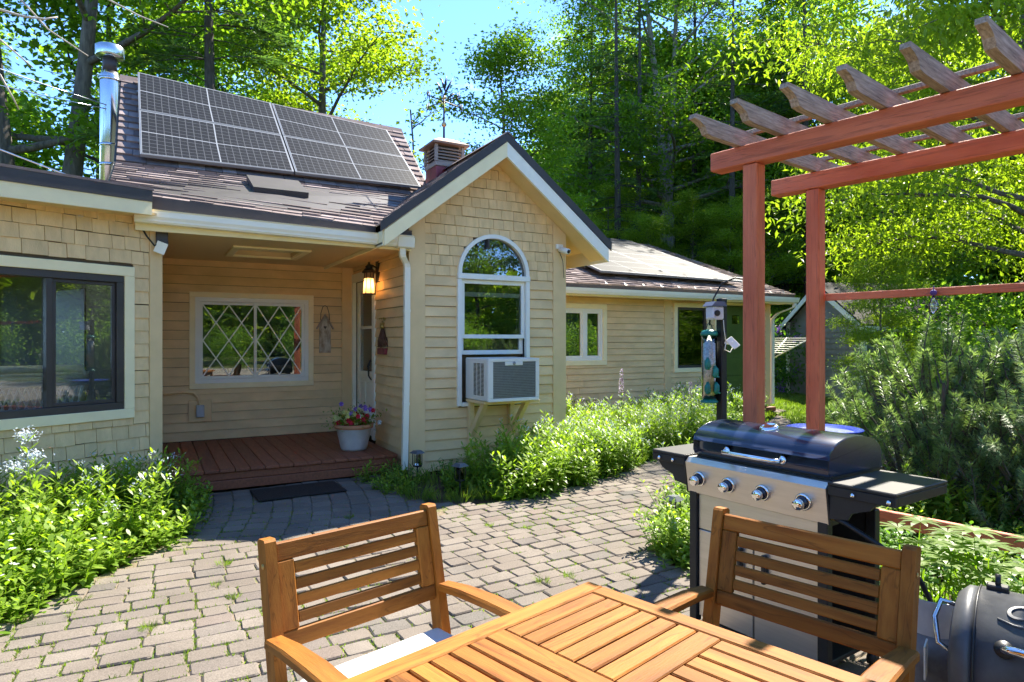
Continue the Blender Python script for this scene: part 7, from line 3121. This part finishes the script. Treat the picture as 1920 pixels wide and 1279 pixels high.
# ================================================================== back garden
xy = AT(1441, 15.0)
cd = thing('clothes_dryer', 'white umbrella clothes dryer with strung lines on the back lawn', 'clothes dryer', (xy[0], xy[1], -0.045), 0.25)
m = MB()
m.tube([(0.06, 0, 0), (0.0, 0, 1.05), (0, 0, 1.75)], 0.022, 8)
m.build('pole', M['vinyl'], cd)
AR_ = 0.98
for k in range(4):
    a = k * math.pi / 2
    m = MB()
    m.tube([(0, 0, 1.02), (AR_ * math.cos(a), AR_ * math.sin(a), 1.55)], 0.014, 6)
    m.tube([(0, 0, 1.5), (0.55 * math.cos(a), 0.55 * math.sin(a), 1.32)], 0.010, 6)
    m.build('arm', M['vinyl'], cd)
for j in range(8):
    q = 0.35 + 0.09 * j
    z = 1.02 + 0.53 * q
    m = MB()
    pts = [(AR_ * q * math.cos(k * math.pi / 2), AR_ * q * math.sin(k * math.pi / 2), z) for k in range(5)]
    m.tube(pts, 0.005, 4)
    m.build('line', M['vinyl'], cd)

xy = AT(1640, 17.0)
sd = thing('garden_shed', 'grey clapboard garden shed with dark roof and white trim among the trees', 'shed', (xy[0], xy[1], -0.05), RAD(-20))
M['greysiding'] = surf('grey_siding', (0.24, 0.225, 0.19), 0.7, 0.12, 5)
M['darkroof'] = surf('dark_roof', (0.03, 0.026, 0.027), 0.9, 0.3, 20, bump=0.3)
SX, SY, SH = 1.5, 1.5, 2.0
wl = part('wall', sd)
m = MB()
m.box((-SX, -SY, 0), (SX, SY, SH))
m.prism([(-SX, -SY, SH), (-SX, SY, SH), (-SX, 0, SH + 0.95)], (2 * SX, 0, 0))
m.build('backing', M['greysiding'], wl)
GCL = CLAP.copy()
GCL.materials.clear()
GCL.materials.append(M['greysiding'])
for k in range(14):
    z = 0.02 + k * 0.14
    o = bpy.data.objects.new('clapboard', GCL)
    o.location, o.scale = (-SX + 0.06, -SY, z), (2 * SX - 0.12, 1, 0.14)
    link(o, wl)
    o = bpy.data.objects.new('clapboard', GCL)
    o.location, o.rotation_euler, o.scale = (-SX, SY - 0.06, z), (0, 0, -math.pi / 2), (2 * SY - 0.12, 1, 0.14)
    link(o, wl)
for (x, y) in ((-SX, -SY), (SX, -SY), (-SX, SY)):
    m = MB()
    m.bbox((x - 0.06, y - 0.06, 0), (x + 0.06, y + 0.06, SH), 0.004)
    m.build('corner_board', M['white'], sd)
for s in (-1, 1):
    m = MB()
    m.prism([(-SX - 0.2, s * (SY + 0.25), SH - 0.12), (-SX - 0.2, 0, SH + 1.0), (-SX - 0.2, 0, SH + 0.94), (-SX - 0.2, s * (SY + 0.25), SH - 0.18)], (2 * SX + 0.4, 0, 0))
    m.build('roof', M['darkroof'], sd)
    m = MB()
    m.prism([(-SX - 0.205, s * (SY + 0.25), SH - 0.17), (-SX - 0.205, 0, SH + 0.95), (-SX - 0.205, 0, SH + 0.80), (-SX - 0.205, s * (SY + 0.25), SH - 0.31)], (-0.02, 0, 0))
    m.build('rake_board', M['white'], sd)
    m = MB()
    m.box((-SX - 0.2, s * (SY + 0.252) - 0.01, SH - 0.30), (SX + 0.2, s * (SY + 0.252) + 0.01, SH - 0.17))
    m.build('fascia', M['white'], sd)
